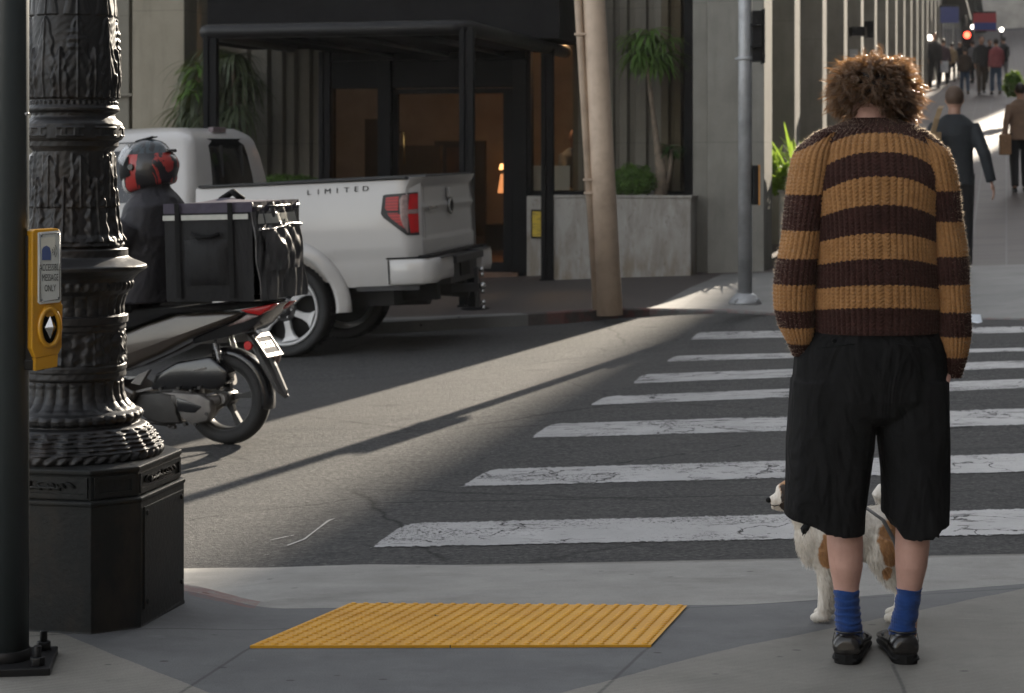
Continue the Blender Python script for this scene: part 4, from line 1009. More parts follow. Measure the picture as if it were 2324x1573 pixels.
M_WHITE = NT('white_car_paint'); _t = M_WHITE
_c = _t.ramp(_t.noise(1.5, _t.obj, 4), [(.3, (.47, .455, .44)), (.7, (.52, .505, .485))])
_o = _t.sep(_t.obj); _d = _t.math('MULTIPLY', _t.ramp(_o[2], [(.55, 1.0), (.85, 0.0)]), _t.ramp(_t.noise(6, _t.obj, 6, .7), [(.4, 0.0), (.7, .5)])); _c = _t.mix(_d, _c, (.4, .37, .33))
_c = _t.mix(_t.ramp(_t.voro(5, _t.obj), [(.015, .8), (.03, 0.0)]), _c, (.15, .13, .12))
M_WHITE = _t.set(_c, .32, 0, _t.bump(_t.noise(60, _t.obj, 2), .02, .002), .5, Coat_Weight=.5, Coat_Roughness=.04)
M_TYRE = pbr('tyre_rubber', (.016, .016, .016), .75, 0, .3, 12, .3, 60, .002); M_RIM = pbr('machined_alloy', (.55, .55, .55), .35, .15, .1, 5, .1, 30, .001, dirt=(.25, .22, .19), dscale=4, damt=.3)
M_DKPL = pbr('black_plastic', (.02, .02, .021), .55, 0, .2, 8, .2, 80, .001); M_DKGL = pbr('tinted_glass', (.006, .007, .008), .06, 0, .2, 3, spec=.7)
M_UNDER = pbr('underbody_dark', (.012, .012, .012), .8, 0, .3, 6)
t = NT('red_lens'); c = t.mix(t.math('GREATER_THAN', t.math('SINE', t.math('MULTIPLY', t.sep(t.obj)[2], 260.0)), .2), (.42, .012, .015), (.20, .006, .01)); M_REDL = t.set(c, .3, 0, None, .4)
M_REDB = pbr('bright_red_lens', (.5, .012, .014), .25, 0, .1, 20); M_CLEARL = pbr('clear_lens', (.28, .2, .19), .2, .0, .3, 40)
wp = gp(652, 811, R); yaw = PI-R_(13); WR, WX, WY = .395, 1.205, .93
MT, RT, LT = frame_on_road(wp, yaw, WX, .86)
truck = thing('pickup_truck', 'white crew cab pickup truck parked along the far kerb with its tailgate towards the corner', 'pickup truck', LT, RT); MX[truck.name] = MT
def tpt(px, py, y=.985): return on_plane(MT, y, px, py)
RAILZ = 1.415
BL = 1.90                                              # bed length
def yo(L, h):
    y = .985; 
    if h > 1.0: y -= .045*((h-1.0)/.45)**2
    if h < .80: y -= .012+.05*max(0, (.80-h)/.3)**2
    y -= .10*max(0, (.14-L)/.14)**2.0 if L < .14 else 0
    return y
def arch(L, c=WX, r=.50): 
    return WR+math.sqrt(max(0, r*r-(L-c)**2)) if abs(L-c) < r else 0
FWX = WX+3.68
def side_panel(mb, L0, L1, top, bottom=.56, sgn=1):
    cols_ = sorted(set([L0, L1]+[L0+(L1-L0)*k/60 for k in range(61)]+[x for x in (WX-.5, WX+.5, FWX-.5, FWX+.5) if L0 < x < L1]+[c_+.5*math.cos(PI*k/24) for c_ in (WX, FWX) for k in range(25) if L0 < c_+.5*math.cos(PI*k/24) < L1]))
    nr = 18; vs = []
    for L in cols_:
        b = max(bottom, arch(L), arch(L, FWX)); tp_ = top(L)
        for k in range(nr+1): h = b+(tp_-b)*k/nr; vs.append((L, sgn*yo(L, h), h))
    fs = [(i*(nr+1)+k, (i+1)*(nr+1)+k, (i+1)*(nr+1)+k+1, i*(nr+1)+k+1) for i in range(len(cols_)-1) for k in range(nr)]
    mb.add(vs, fs, True)
mb = MB()
for s in (1, -1):
    side_panel(mb, 0.0, BL, lambda L: RAILZ, sgn=s)
    mb.grid(lambda L, a, s=s: Vector((L, s*(yo(L, RAILZ)-a*.10), RAILZ+.012*math.sin(a*PI))), [0+BL*k/12 for k in range(13)], [0, .25, .5, .75, 1])
    mb.grid(lambda L, h, s=s: Vector((L, s*(yo(L, 1.0)-.12), h)), [0, BL], [.6, RAILZ])
mb.box((BL/2, 0, .72), (BL, 1.5, .05)); mb.box((BL-.03, 0, 1.0), (.05, 1.78, .85))
# tailgate skin with two horizontal creases
def tgx(y, h): 
    e = max(0, abs(y)-.80)/.18
    x = .0-.012*math.exp(-((h-1.18)/.03)**2)+.010*(1 if 0.93 < h < 1.17 else 0)+.02*((h-1.0)/.4)**2+.10*min(1, e)**2
    if h > RAILZ-.07: x -= .045*((h-RAILZ+.07)/.07)
    return x
hs_ = [.80+(RAILZ+.015-.80)*k/36 for k in range(37)]
mb.grid(lambda y, h: Vector((tgx(y, h), y, h)), [-.965+1.93*k/40 for k in range(41)], hs_)
mb.grid(lambda y, a: Vector((tgx(y, RAILZ+.015)+a*.13, y, RAILZ+.015)), [-.9, 0, .9], [0, 1])
body = mb.build('bed', M_WHITE, truck, world=False, fix=False, bevel=0)
mb = MB()
for s in (1, -1): mb.box((BL/2+.03, s*.925, RAILZ+.018), (BL-.12, .10, .022))
mb.box((.03, 0, RAILZ+.02), (.10, 1.5, .022)); mb.build('bed_rail_cap', M_DKPL, truck, world=False, bevel=.006)
# cab + front side panels
def beltz(L): return 1.275+.02*(L-2)/2 if L < 4.25 else 1.27-.07*((L-4.25)/1.5)**2
mb = MB()
for s in (1, -1): side_panel(mb, BL+.03, 5.72, beltz, .5, s)
mb.grid(lambda y, L: Vector((L, y*(yo(3, beltz(L))), beltz(L)+.10*(1-abs(y)**3)*(1 if L > 4.3 else 0))), [-1+.1*k for k in range(21)], [4.2+1.52*k/10 for k in range(11)])
mb.grid(lambda y, h: Vector((5.72+.06*(1-y*y), y*.95, h)), [-1+.2*k for k in range(11)], [.45, .7, .95, beltz(5.72)])
mb.grid(lambda y, h: Vector((BL+.03, y*.96, h)), [-1, 0, 1], [.5, 1.28])
mb.build('cab_body', M_WHITE, truck, world=False, fix=False)
# greenhouse
RO = 1.955
HW = [(1.24, .965), (1.30, .955), (1.5, .90), (1.70, .835), (1.82, .785), (1.88, .73), (RO-.02, .62), (RO, .40)]
XB = [(1.24, 1.925), (1.30, 1.925), (1.5, 1.935), (1.70, 1.96), (1.82, 1.99), (1.88, 2.02), (RO-.02, 2.12), (RO, 2.4)]
XF = [(1.24, 4.35), (1.30, 4.25), (1.5, 3.92), (1.70, 3.60), (1.82, 3.42), (1.88, 3.3), (RO-.02, 3.15), (RO, 2.95)]
def ip(T, z): return float(np.interp(z, [a for a, b in T], [b for a, b in T]))
def rrect(z, n=8, r=.10):
    hw, xb, xf = ip(HW, z), ip(XB, z), ip(XF, z); r = min(r, hw*.8); pts = []
    for cx_, cy_, a0 in ((xf-r, hw-r, 0), (xb+r, hw-r, PI/2), (xb+r, -hw+r, PI), (xf-r, -hw+r, 1.5*PI)):
        for k in range(n+1):
            a = a0+PI/2*k/n; pts.append(Vector((cx_+r*math.cos(a), cy_+r*math.sin(a), z)))
    return pts
zl = [1.24, 1.30, 1.4, 1.5, 1.6, 1.7, 1.76, 1.82, 1.86, 1.9, RO-.02, RO-.008, RO]
mb = MB(); mb.rings([rrect(z) for z in zl], True, True); cabg = mb.build('cab_roof', M_WHITE, truck, world=False)
mb = MB(); mb.grid(lambda y, z: Vector((ip(XB, z)-.006+.03*abs(y)**3, y*(ip(HW, z)-.065), z)), [-1+.1*k for k in range(21)], [RAILZ-.12, 1.42, 1.5, 1.6, 1.7, 1.78, 1.84])
mb.build('rear_window', M_DKGL, truck, world=False, fix=False)
mb = MB(); mb.box((1.94, .24, 1.6), (.02, .03, .36)); mb.box((1.94, -.24, 1.6), (.02, .03, .36)); mb.build('window_divider', M_DKPL, truck, world=False)
for s in (1, -1):
    for (a, b) in ((2.36, 3.02), (3.10, 3.95)):
        mb = MB(); mb.grid(lambda u, z, s=s, a=a, b=b: Vector((a+(min(b, ip(XF, z)-.12)-a)*u, s*(ip(HW, z)+.005), z)), [0, .25, .5, .75, 1], [1.33, 1.5, 1.6, 1.70, 1.765]); mb.build('side_window', M_DKGL, truck, world=False, fix=False)
mb = MB(); mb.grid(lambda y, z: Vector((ip(XF, z)+.006, y*(ip(HW, z)-.12), z)), [-1, -.5, 0, .5, 1], [1.32, 1.5, 1.65, 1.8]); mb.build('windscreen', M_DKGL, truck, world=False, fix=False)
mb = MB(); mb.box((2.06, 0, RO-.035), (.05, .30, .045)); mb.build('high_brake_light', pbr('grey_lens', (.18, .14, .15), .3), truck, world=False, bevel=.006)
# door seams
mb = MB()
for L in (2.26, 3.06, 4.15):
    mb.add([(L+dx, .9935+0*dx, h) if h < 1.2 else (L+dx, yo(3, h)+.003, h) for h in (.58, 1.0, 1.25) for dx in (-.004, .004)], [(0, 1, 3, 2), (2, 3, 5, 4)])
zs_ = [1.27, 1.5, 1.7, 1.80]; seam = [Vector((2.22, ip(HW, z)+.004, z)) for z in zs_]+[Vector((2.30, ip(HW, 1.83)+.003, 1.83)), Vector((3.3, ip(HW, 1.83)+.003, 1.83))]
mb.tube(seam, .005, 5); mb.build('door_seam', M_DKPL, truck, world=False)
for L in (2.42, 3.22): 
    mb = MB(); mb.tube([(L, 1.0, 1.13), (L+.02, 1.03, 1.135), (L+.16, 1.03, 1.14), (L+.18, 1.0, 1.14)], .014, 8); mb.build('door_handle', M_WHITE, truck, world=False)
mb = MB(); mb.ball((4.05, 1.14, 1.32), (.07, .13, .11)); mb.tube([(4.05, .95, 1.28), (4.05, 1.05, 1.28)], .03, 8); mb.build('side_mirror', M_DKPL, truck, world=False)
# fuel door line
# wheel-arch flare
def flare(c, s):
    mb = MB(); rings = []
    for k in range(33):
        a = -.28+(PI+.56)*k/32; ca, sa = math.cos(a), math.sin(a); pr = []
        for r_, dy in ((.485, -.06), (.482, .030), (.492, .040), (.515, .040), (.565, .022), (.60, .003), (.60, -.03)):
            x_, z_ = c-r_*ca, WR+r_*sa
            pr.append(Vector((x_, s*(yo(1, max(.6, z_))+dy), max(z_, .36))))
        rings.append(pr)
    mb.rings(rings, True, True, closed=True); mb.build('wheel_arch_flare', M_WHITE, truck, world=False)
    mb = MB(); mb.grid(lambda a, y: Vector((c-.49*math.cos(a), s*y, WR+.49*math.sin(a))), [PI*k/16 for k in range(17)], [.6, .97]); mb.build('wheel_well', M_UNDER, truck, world=False)
for s in (1, -1): flare(WX, s); flare(FWX, s)
mb = MB(); mb.box((2.9, 0, .5), (5.2, 1.5, .22)); mb.box((.5, .45, .48), (1.0, .1, .14)); mb.box((.5, -.45, .48), (1.0, .1, .14)); mb.tube([(WX, -.8, WR), (WX, .8, WR)], .06, 10); mb.ball((WX, .05, WR), .17)
mb.tube([(.35, -.5, .42), (.95, -.5, .42)], .12, 14); mb.tube([(.0, -.55, .38), (.4, -.55, .42)], .035, 10); mb.build('chassis', M_UNDER, truck, world=False)
mb = MB(); mb.grid(lambda L, h: Vector((L, .955, h)), [0.02, .55], [.525, .565]); mb.build('lower_valance', M_DKPL, truck, world=False, fix=False)
# taillights
tl_px = [(866, 447), (871, 442), (948, 436), (953, 440), (953, 531), (949, 534), (924, 534), (869, 493), (865, 485)]
def tl2(px, py): L, z = tpt(px, py, .975); return max(L, .015), z
def ctl(poly, s, d0, d1, m, name, par):
    mb = MB(); q = [tl2(*p) for p in poly]; n_ = len(q)
    # grid fan for wrap: subdivide polygon by columns
    Ls = sorted(set([min(a for a, b in q), max(a for a, b in q)]+[min(a for a, b in q)+(max(a for a, b in q)-min(a for a, b in q))*k/14 for k in range(15)]))
    def span(L):
        zz_ = []
        for i in range(n_):
            (x0, z0), (x1, z1) = q[i], q[(i+1) % n_]
            if (x0-L)*(x1-L) <= 0 and abs(x1-x0) > 1e-9: zz_.append(z0+(z1-z0)*(L-x0)/(x1-x0))
        return (min(zz_), max(zz_)) if zz_ else (q[0][1], q[0][1])
    vs = []
    for L in Ls:
        a, b = span(min(max(L, Ls[0]+1e-4), Ls[-1]-1e-4))
        for k in range(7): h = a+(b-a)*k/6; vs.append((L, s*(yo(L, h)+d1), h))
    fs = [(i*7+k, i*7+7+k, i*7+8+k, i*7+1+k) for i in range(len(Ls)-1) for k in range(6)]
    mb.add(vs, fs, True)
    return mb.build(name, m, par, world=False, fix=False)
for s in (1, -1):
    tlx = ctl(tl_px, s, 0, .006, M_DKPL, 'taillight', truck)
    ctl([(874, 449), (905, 445.5), (905, 478), (880, 478), (875, 474)], s, 0, .011, M_REDL, 'red_lens', tlx)
    ctl([(880, 484), (903, 483), (911, 489), (918, 500), (922, 520), (905, 508), (888, 495)], s, 0, .011, M_REDL, 'red_lens', tlx)
    ctl([(907, 452), (914, 443), (926, 441), (924, 456), (921, 480), (924, 512), (928, 530), (916, 512), (909, 490)], s, 0, .013, M_CLEARL, 'clear_lens', tlx)
    ctl([(928, 441), (950, 439.5), (951, 474), (926, 476)], s, 0, .012, M_REDB, 'red_lens', tlx)
    ctl([(926, 486), (951, 485), (951, 527), (932, 529)], s, 0, .012, M_REDB, 'red_lens', tlx)
    ctl([(921, 477), (951, 475), (951, 484), (923, 485)], s, 0, .013, M_CLEARL, 'clear_lens', tlx)
# bumper
def bump_pts(y, h): return .0
mb = MB()
BZ0, BZ1 = .575, .775
def bumper_side(s):
    mb = MB(); rings = []
    path = [(.56-.30, .985), (.16, 1.0), (.0, 1.0), (-.07, .975), (-.115, .92), (-.13, .82), (-.135, .47)]
    for (x_, y_) in path:
        k = .0 if y_ > .9 else .02
        rings.append([Vector((x_, s*y_, BZ0+k)), Vector((x_-.012, s*(y_+.012), BZ0+.05)), Vector((x_-.012, s*(y_+.012), BZ1-.04)), Vector((x_, s*y_, BZ1)), Vector((x_+.10, s*(y_-.12), BZ1)), Vector((x_+.10, s*(y_-.12), BZ0))])
    mb.rings(rings, True, True); return mb.build('bumper_corner', M_WHITE, truck, world=False, bevel=.004)
bumper_side(1); bumper_side(-1)
mb = MB()
for s in (1, -1): mb.box((.10, s*.90, .785), (.36, .19, .012)); mb.box((.262, s*.997, .675), (.008, .012, .19))
mb.box((-.02, 0, .79), (.1, 1.84, .02)); mb.build('bumper_gap', M_FRAME, truck, world=False)
mb = MB(); mb.box((-.06, 0, .735), (.22, .93, .06)); mb.box((-.03, 0, .62), (.16, .93, .17)); mb.box((-.05, .58, .772), (.2, .5, .012)); mb.box((-.05, -.58, .772), (.2, .5, .012)); mb.build('bumper_step', M_DKPL, truck, world=False, bevel=.01)
mb = MB(); mb.box((-.115, 0, .66), (.012, .31, .16)); mb.build('plate_recess', M_FRAME, truck, world=False)
mb = MB(); mb.box((-.12, 0, .47), (.24, .07, .07)); mb.box((-.215, 0, .47), (.03, .07, .34)); mb.build('tow_hitch', M_DKPL, truck, world=False, bevel=.005)
for dz, r_ in ((.14, .022), (.0, .032), (-.14, .022)):
    mb = MB(); mb.ball((-.262, 0, .46+dz+.02), r_, 14, 10); mb.lathe([(.018, -.04), (.014, 0)], (-.262, 0, .455+dz), 10); mb.build('hitch_ball', M_CHR, truck, world=False)
# tailgate badge, handle, letters
mb = MB(); Rm = Matrix.Rotation(-PI/2, 3, 'Y'); mb.lathe([(.075, 0), (.075, .012), (.06, .018)], (-.005, -.02, 1.175), 28, Rm); mb.build('round_badge', M_CHR, truck, world=False)
mb = MB(); mb.lathe([(.045, .018), (.03, .022)], (-.005, -.02, 1.175), 20, Rm); mb.build('badge_centre', M_FRAME, truck, world=False)
mb = MB(); mb.box((-.012, -.02, RAILZ-.13), (.03, .16, .09)); mb.build('tailgate_handle', M_WHITE, truck, world=False, bevel=.01)
mb = MB(); mb.box((-.004, .50, 1.175), (.012, .20, .018)); mb.box((-.006, .62, 1.175), (.012, .10, .03)); mb.build('side_badge', M_CHR, truck, world=False, bevel=.003)
def letters():
    L0, z0 = tpt(691, 439.5, .955); L1, z1 = tpt(841, 429.5, .955)
    n_ = len('LIMITED')
    for i, ch_ in enumerate('LIMITED'):
        Lc = L0+(L1-L0)*(i+.5)/n_; zc_ = z0+(z1-z0)*i/(n_-1)-.012
        text_on(ch_, .058, lambda x, y, z, Lc=Lc, zc_=zc_: (Lc-x, yo(1, zc_+y)+.004+z, zc_+y), 'letter', M_FRAME, truck, False, sx=1.35, depth=.002)
letters()
def wheel(x_, s):
    wt = MB(); pr = [(.30, .09), (.315, .105), (.34, .125), (.37, .13), (.388, .115), (.395, .06), (.395, -.06), (.388, -.115), (.37, -.13), (.33, -.12), (.30, -.09)]
    Rw = Matrix.Rotation(-PI/2, 3, 'X') if s > 0 else Matrix.Rotation(PI/2, 3, 'X'); c = (x_, s*(WY-.13+.0), WR)
    wt.lathe(pr, c, 56, Rw, cap=False); tr = []
    for k in range(56):
        a = 2*PI*k/56
        for o_ in (-.06, .03): wt.box((x_+.395*math.cos(a+o_*.3), s*(WY-.13+o_), WR+.395*math.sin(a+o_*.3)), (.018, .05, .014), Matrix.Rotation(-a+PI/2, 3, 'Y'))
    w_ = wt.build('wheel', M_TYRE, truck, world=False)
    rm = MB(); c = Vector(c)
    rm.lathe([(.302, -.08), (.302, .10), (.296, .108), (.282, .108), (.272, .09), (.262, .04), (.262, -.08)], c, 56, Rw, cap=False)
    def P(r_, a, d): return c+Vector((r_*math.cos(a), s*d, r_*math.sin(a)))
    n_ = 6
    for k in range(n_):
        a0 = 2*PI*k/n_+.35
        sec = [(.075, .36, .075), (.11, .26, .085), (.17, .17, .088), (.225, .20, .092), (.27, .30, .10)]
        rings = []
        for r_, ha, d in sec: rings.append([P(r_, a0-ha, d-.012), P(r_, a0-ha*.8, d), P(r_, a0+ha*.8, d), P(r_, a0+ha, d-.012), P(r_, a0+ha*.85, d-.05), P(r_, a0-ha*.85, d-.05)])
        rm.rings(rings, True, False)
    rm.build('rim', M_RIM, w_, world=False, bevel=.003)
    hb_ = MB(); hb_.lathe([(.10, .05), (.10, .082), (.085, .088), (.05, .075), (.046, .10), (.03, .108)], c, 28, Rw); hb_.build('hub_cap', pbr('dark_hub', (.10, .10, .10), .35, .6), w_, world=False)
    ln = MB()
    for k in range(6): a = 2*PI*k/6; ln.lathe([(.012, .08), (.012, .105), (.006, .112)], c+Vector((.07*math.cos(a), 0, .07*math.sin(a))), 8, Rw)
    ln.lathe([(.036, .1), (.03, .114), (.012, .116)], c, 20, Rw); ln.build('wheel_nuts', M_CHR, w_, world=False)
    dk = MB(); dk.lathe([(.255, -.03), (.255, -.01), (.05, .0)], c, 40, Rw); dk.build('brake_disc', M_UNDER, w_, world=False)
for x_ in (WX, FWX):
    for s in (1, -1): wheel(x_, s)
# ------------------------------------------------------------------ scooter (local: +x forward, +y its left side = towards camera)
wc = gp(520, 1008, R); yawS = PI-R_(21)
MS, RS, LSC = frame_on_road(wc, yawS, 0, 0)
scoot = thing('motor_scooter', 'black motor scooter with brown side panels ridden past the ornate lamp post', 'motor scooter', LSC, RS); MX[scoot.name] = MS
def zs3(zx, zy): return 254.2+.2596*zx, 635.5+.2596*zy
def SP(poly, y=.12, z3=True): return [on_plane(MS, y, *(zs3(*p) if z3 else p)) for p in poly]
def spr(name, m, poly, y0, y1, par=None, bevel=.012, z3=True, yref=None, sub=0):
    q = SP(poly, yref if yref is not None else max(y0, y1), z3); mb = MB(); mb.prism(q, lambda x, z, d: Vector((x, d, z)), y0, y1, True); return mb.build(name, m, par or scoot, world=False, bevel=bevel, seg=3)
M_SBR = pbr('dark_brown_metallic_paint', (.042, .032, .024), .32, .4, .12, 5, .03, 40, coat=.7); M_SBK = pbr('glossy_black_plastic', (.01, .01, .011), .22, 0, .2, 6, .05, 60, coat=.4)
M_SIL = pbr('grey_engine_metal', (.16, .15, .14), .5, .5, .25, 12, .2, 60, .001); M_SILD = pbr('dark_engine_metal', (.03, .028, .026), .5, .3, .3, 12, .2, 60, .001)
wcen = SP([(1015, 1045)], .0)[0]; WZ = .262
def swheel(x_, z_, r_):
    Rw = Matrix.Rotation(-PI/2, 3, 'X'); mb = MB(); c = Vector((x_, 0, z_))
    mb.lathe([(r_-.085, .04), (r_-.07, .055), (r_-.035, .062), (r_-.01, .042), (r_, .0), (r_-.01, -.042), (r_-.035, -.062), (r_-.07, -.055), (r_-.085, -.04)], c, 56, Rw, cap=False)
    w_ = mb.build('wheel', M_TYRE, scoot, world=False); rm = MB()
    rm.lathe([(r_-.07, -.045), (r_-.07, .045), (r_-.085, .047), (r_-.095, .03), (r_-.095, -.03), (r_-.085, -.047), (r_-.07, -.045)], c, 48, Rw, cap=False)
    for k in range(5):
        a = 2*PI*k/5+.5; d = Vector((math.cos(a), 0, math.sin(a))); t_ = Vector((-d.z, 0, d.x))
        rm.rings([[c+d*rr_+t_*wd*sx+Vector((0, sy*.016, 0)) for sx, sy in ((-1, -1), (1, -1), (1, 1), (-1, 1))] for rr_, wd in ((.03, .022), (.09, .012), (r_-.088, .02))], True, False)
    rm.lathe([(.045, -.05), (.045, .05)], c, 20, Rw); rm.build('rim', pbr('black_alloy', (.05, .05, .05), .3, .5), w_, world=False, bevel=.002)
    return w_
swheel(0.0, WZ, WZ); swheel(1.31, WZ, WZ)
# body side panels (both sides), tail, underseat
spr('side_panel', M_SBR, [(-300, 560), (100, 470), (300, 390), (560, 305), (900, 285), (1110, 288), (1040, 350), (940, 400), (700, 500), (420, 650), (150, 770), (-200, 880), (-500, 900)], .02, .185, bevel=.045, yref=.18)
spr('side_panel', M_SBR, [(-300, 560), (100, 470), (300, 390), (560, 305), (900, 285), (1110, 288), (1040, 350), (940, 400), (700, 500), (420, 650), (150, 770), (-200, 880), (-500, 900)], -.02, -.185, bevel=.045, yref=.18)
spr('tail_section', M_SBK, [(500, 270), (1050, 235), (1425, 203), (1330, 300), (1250, 395), (1180, 450), (980, 500), (700, 560), (700, 470), (940, 385), (1060, 330), (1090, 290), (900, 283)], -.12, .12, bevel=.02)
spr('seat', M_SOFF, [(-500, 330), (-300, 260), (100, 260), (500, 245), (900, 215), (1330, 190), (1300, 230), (900, 280), (500, 300), (200, 410), (-100, 500), (-450, 520)], -.14, .14, bevel=.03)
for s in (1, -1): spr('tail_light', M_REDB, [(1120, 262), (1290, 232), (1428, 206), (1370, 262), (1290, 312), (1250, 300), (1180, 290)], s*.06, s*.135, bevel=.008, yref=.13)
for s in (1, -1): spr('turn_signal', M_CLEARL, [(1000, 410), (1180, 300), (1280, 316), (1150, 370)], s*.05, s*.13, bevel=.006, yref=.13)
spr('engine_case', M_SILD, [(200, 1000), (420, 980), (560, 1010), (560, 1160), (600, 1260), (420, 1260), (300, 1220), (180, 1130)], -.02, .10, yref=.1)
spr('air_box', M_SBK, [(370, 830), (560, 720), (850, 670), (1010, 800), (990, 850), (1000, 900), (900, 960), (700, 950), (420, 965), (330, 960)], .02, .13, yref=.13, bevel=.02)
spr('air_box_badge', M_SIL, [(715, 785), (820, 762), (824, 780), (720, 803)], .13, .134, yref=.134, bevel=.001)
spr('engine_cover', M_SIL, [(400, 985), (560, 985), (760, 1000), (858, 1058), (866, 1150), (830, 1235), (700, 1275), (600, 1205), (558, 1100), (540, 1020)], .08, .145, yref=.145, bevel=.015)
spr('cover_insert', M_SBK, [(560, 1030), (600, 1040), (782, 1108), (722, 1162), (690, 1162), (572, 1150)], .14, .15, yref=.15, bevel=.003)
for p in ((425, 950), (580, 945), (765, 940), (690, 968), (640, 1265), (730, 1262), (830, 1170), (540, 1290)): x_, z_ = SP([p], .14)[0]; mb = MB(); mb.lathe([(.010, -.01), (.010, .02)], (x_, .13, z_), 8, Matrix.Rotation(-PI/2, 3, 'X')); mb.build('bolt', M_SILD, scoot, world=False)
mb = MB(); a_ = SP([(520, 1280), (250, 1230), (100, 1210), (330, 1290)], .1); mb.tube([(a_[0][0], .06, a_[0][1]), (a_[1][0], .1, a_[1][1]), (a_[2][0], .08, a_[2][1])], .012, 8); mb.tube([(a_[3][0], -.1, a_[3][1]), (a_[0][0], .12, a_[0][1])], .01, 8)
mb.build('centre_stand', M_SILD, scoot, world=False)
# swing arm near the hub + muffler on the far side
mb = MB(); mb.tube([(.0, .07, WZ), (.1, .09, WZ-.02), (.28, .09, WZ+.02)], [.03, .04, .05], 10); mb.lathe([(.03, -.07), (.03, .085)], (0, 0, WZ), 14, Matrix.Rotation(-PI/2, 3, 'X')); mb.tube([(.05, -.15, WZ+.10), (.35, -.13, WZ)], [.05, .045], 14); mb.build('exhaust', M_SIL, scoot, world=False)
# springs
for a, b in (((905, 600), (945, 700)), ((1025, 515), (1070, 635))):
    mb = MB(); (x0, z0), (x1, z1) = SP([a, b], .1 if a[0] < 1000 else -.08); pts = []; yy_ = .10 if a[0] < 1000 else -.09
    for k in range(90): t_ = k/89; an = t_*2*PI*9; pts.append(Vector((x0+(x1-x0)*t_+.016*math.cos(an), yy_+.016*math.sin(an), z0+.03+(z1-z0-.03)*t_)))
    mb.tube(pts, .0035, 5); mb.tube([(x0, yy_, z0+.05), (x1, yy_, z1-.05)], .008, 8); mb.build('shock_absorber', M_CHR, scoot, world=False)
# hugger fender and rear mudguard
mb = MB(); rings = []
for k in range(18):
    a = R_(28+k*5.8); c_ = Vector((-math.cos(a)*0, 0, 0)); rad = WZ+.018; ang = R_(-12)+R_(115)*k/17
    ctr = Vector((-rad*math.cos(ang), 0, WZ+rad*math.sin(ang))); n_ = Vector((-math.cos(ang), 0, math.sin(ang)))
    rings.append([ctr+Vector((0, y_, 0))-n_*(.0 if abs(y_) < .05 else .03)+n_*o_ for y_, o_ in ((-.065, 0), (-.045, 0), (0, .006), (.045, 0), (.065, 0), (.06, -.004), (0, 0), (-.06, -.004))])
mb.rings(rings); mb.build('hugger_fender', M_SBK, scoot, world=False)
mg = SP([(1168, 475), (1235, 450), (1310, 500), (1440, 750), (1530, 960), (1532, 1022), (1500, 1005), (1440, 975), (1330, 790), (1240, 620)], 0)
mb = MB(); mb.prism(mg[:1]+mg[1:], lambda x, z, d: Vector((x, d, z)), -.012, .012)
cl = SP([(1205, 455), (1290, 560), (1380, 740), (1480, 960), (1530, 1020)], 0)
mb.rings([[Vector((x-.005, -w_, z)), Vector((x-.018, 0, z)), Vector((x-.005, w_, z)), Vector((x+.01, w_*.8, z-.01)), Vector((x+.01, -w_*.8, z-.01))] for (x, z), w_ in zip(cl, (.05, .06, .055, .045, .01))])
mb.build('rear_mudguard', pbr('sunlit_black_plastic', (.07, .067, .065), .5, 0, .3, 12), scoot, world=False, bevel=.003)  # black mudguard, sunlight on it put into the paler grey
# licence plate: tilted plate facing back
(x0, z0), (x1, z1) = SP([(1265, 500), (1390, 690)], 0); bdir = Vector((x1-x0, 0, z1-z0)).normalized(); pn = Vector((-bdir.z*-1, 0, bdir.x*-1)); pn = Vector((bdir.z, 0, -bdir.x)); pn = pn if pn.x < 0 else -pn
pcx = Vector(((x0+x1)/2, 0, (z0+z1)/2))+pn*.03; pl = (Vector((x1-x0, 0, z1-z0))).length; Rp = Matrix((Vector((0, 1, 0)), bdir, pn)).transposed()
mb = MB(); mb.box(pcx, (.175, pl*.82, .003), Rp); plate = mb.build('licence_plate', pbr('plate_white', (.2, .2, .21), .8, 0, .05, spec=.1), scoot, world=False, bevel=.001)
mb = MB()
for s in (-1, 1): mb.box(pcx+bdir*pl*.44*s+pn*.002, (.19, .022, .006), Rp)
for s in (-1, 1): mb.box(pcx+Vector((0, s*.09, 0))+pn*.002, (.008, pl*.9, .006), Rp)
mb.build('plate_frame', M_SIL, plate, world=False)
text_on('20R57', .07, lambda x, y, z: pcx+Vector((0, 1, 0))*-x-bdir*(y-.022)+pn*.003, 'plate_number', pbr('navy_lettering', (.03, .04, .12), .5), plate, False, sx=.72) if False else None
mb = MB()
for k in range(5):
    c_ = pcx+Vector((0, .056-.028*k, 0))+pn*.0025
    mb.box(c_+bdir*.012, (.020, .009, .001), Rp); mb.box(c_-bdir*.02, (.020, .009, .001), Rp); mb.box(c_+Vector((0, .007, 0)), (.008, .04, .001), Rp)
    if k % 2 == 0: mb.box(c_-Vector((0, .007, 0)), (.005, .03, .001), Rp)
mb.build('plate_characters', pbr('navy_lettering', (.03, .04, .12), .5), plate, world=False)
(x_, z_) = SP([(1190, 575)], .08)[0]; mb = MB(); mb.lathe([(.026, 0), (.026, .008), (.02, .011)], (x_, .075, z_), 20, Matrix.Rotation(-PI/2, 3, 'X')); mb.tube([(x_, .0, z_), (x_, .078, z_)], .008, 6); mb.build('red_reflector', M_REDB, scoot, world=False)
(x_, z_) = SP([(1420, 660)], -.10)[0]; mb = MB(); mb.ball((x_, -.13, z_), (.02, .03, .05)); mb.tube([(x_, 0, z_), (x_, -.12, z_)], .008, 6); mb.build('amber_signal', M_CLEARL, scoot, world=False)
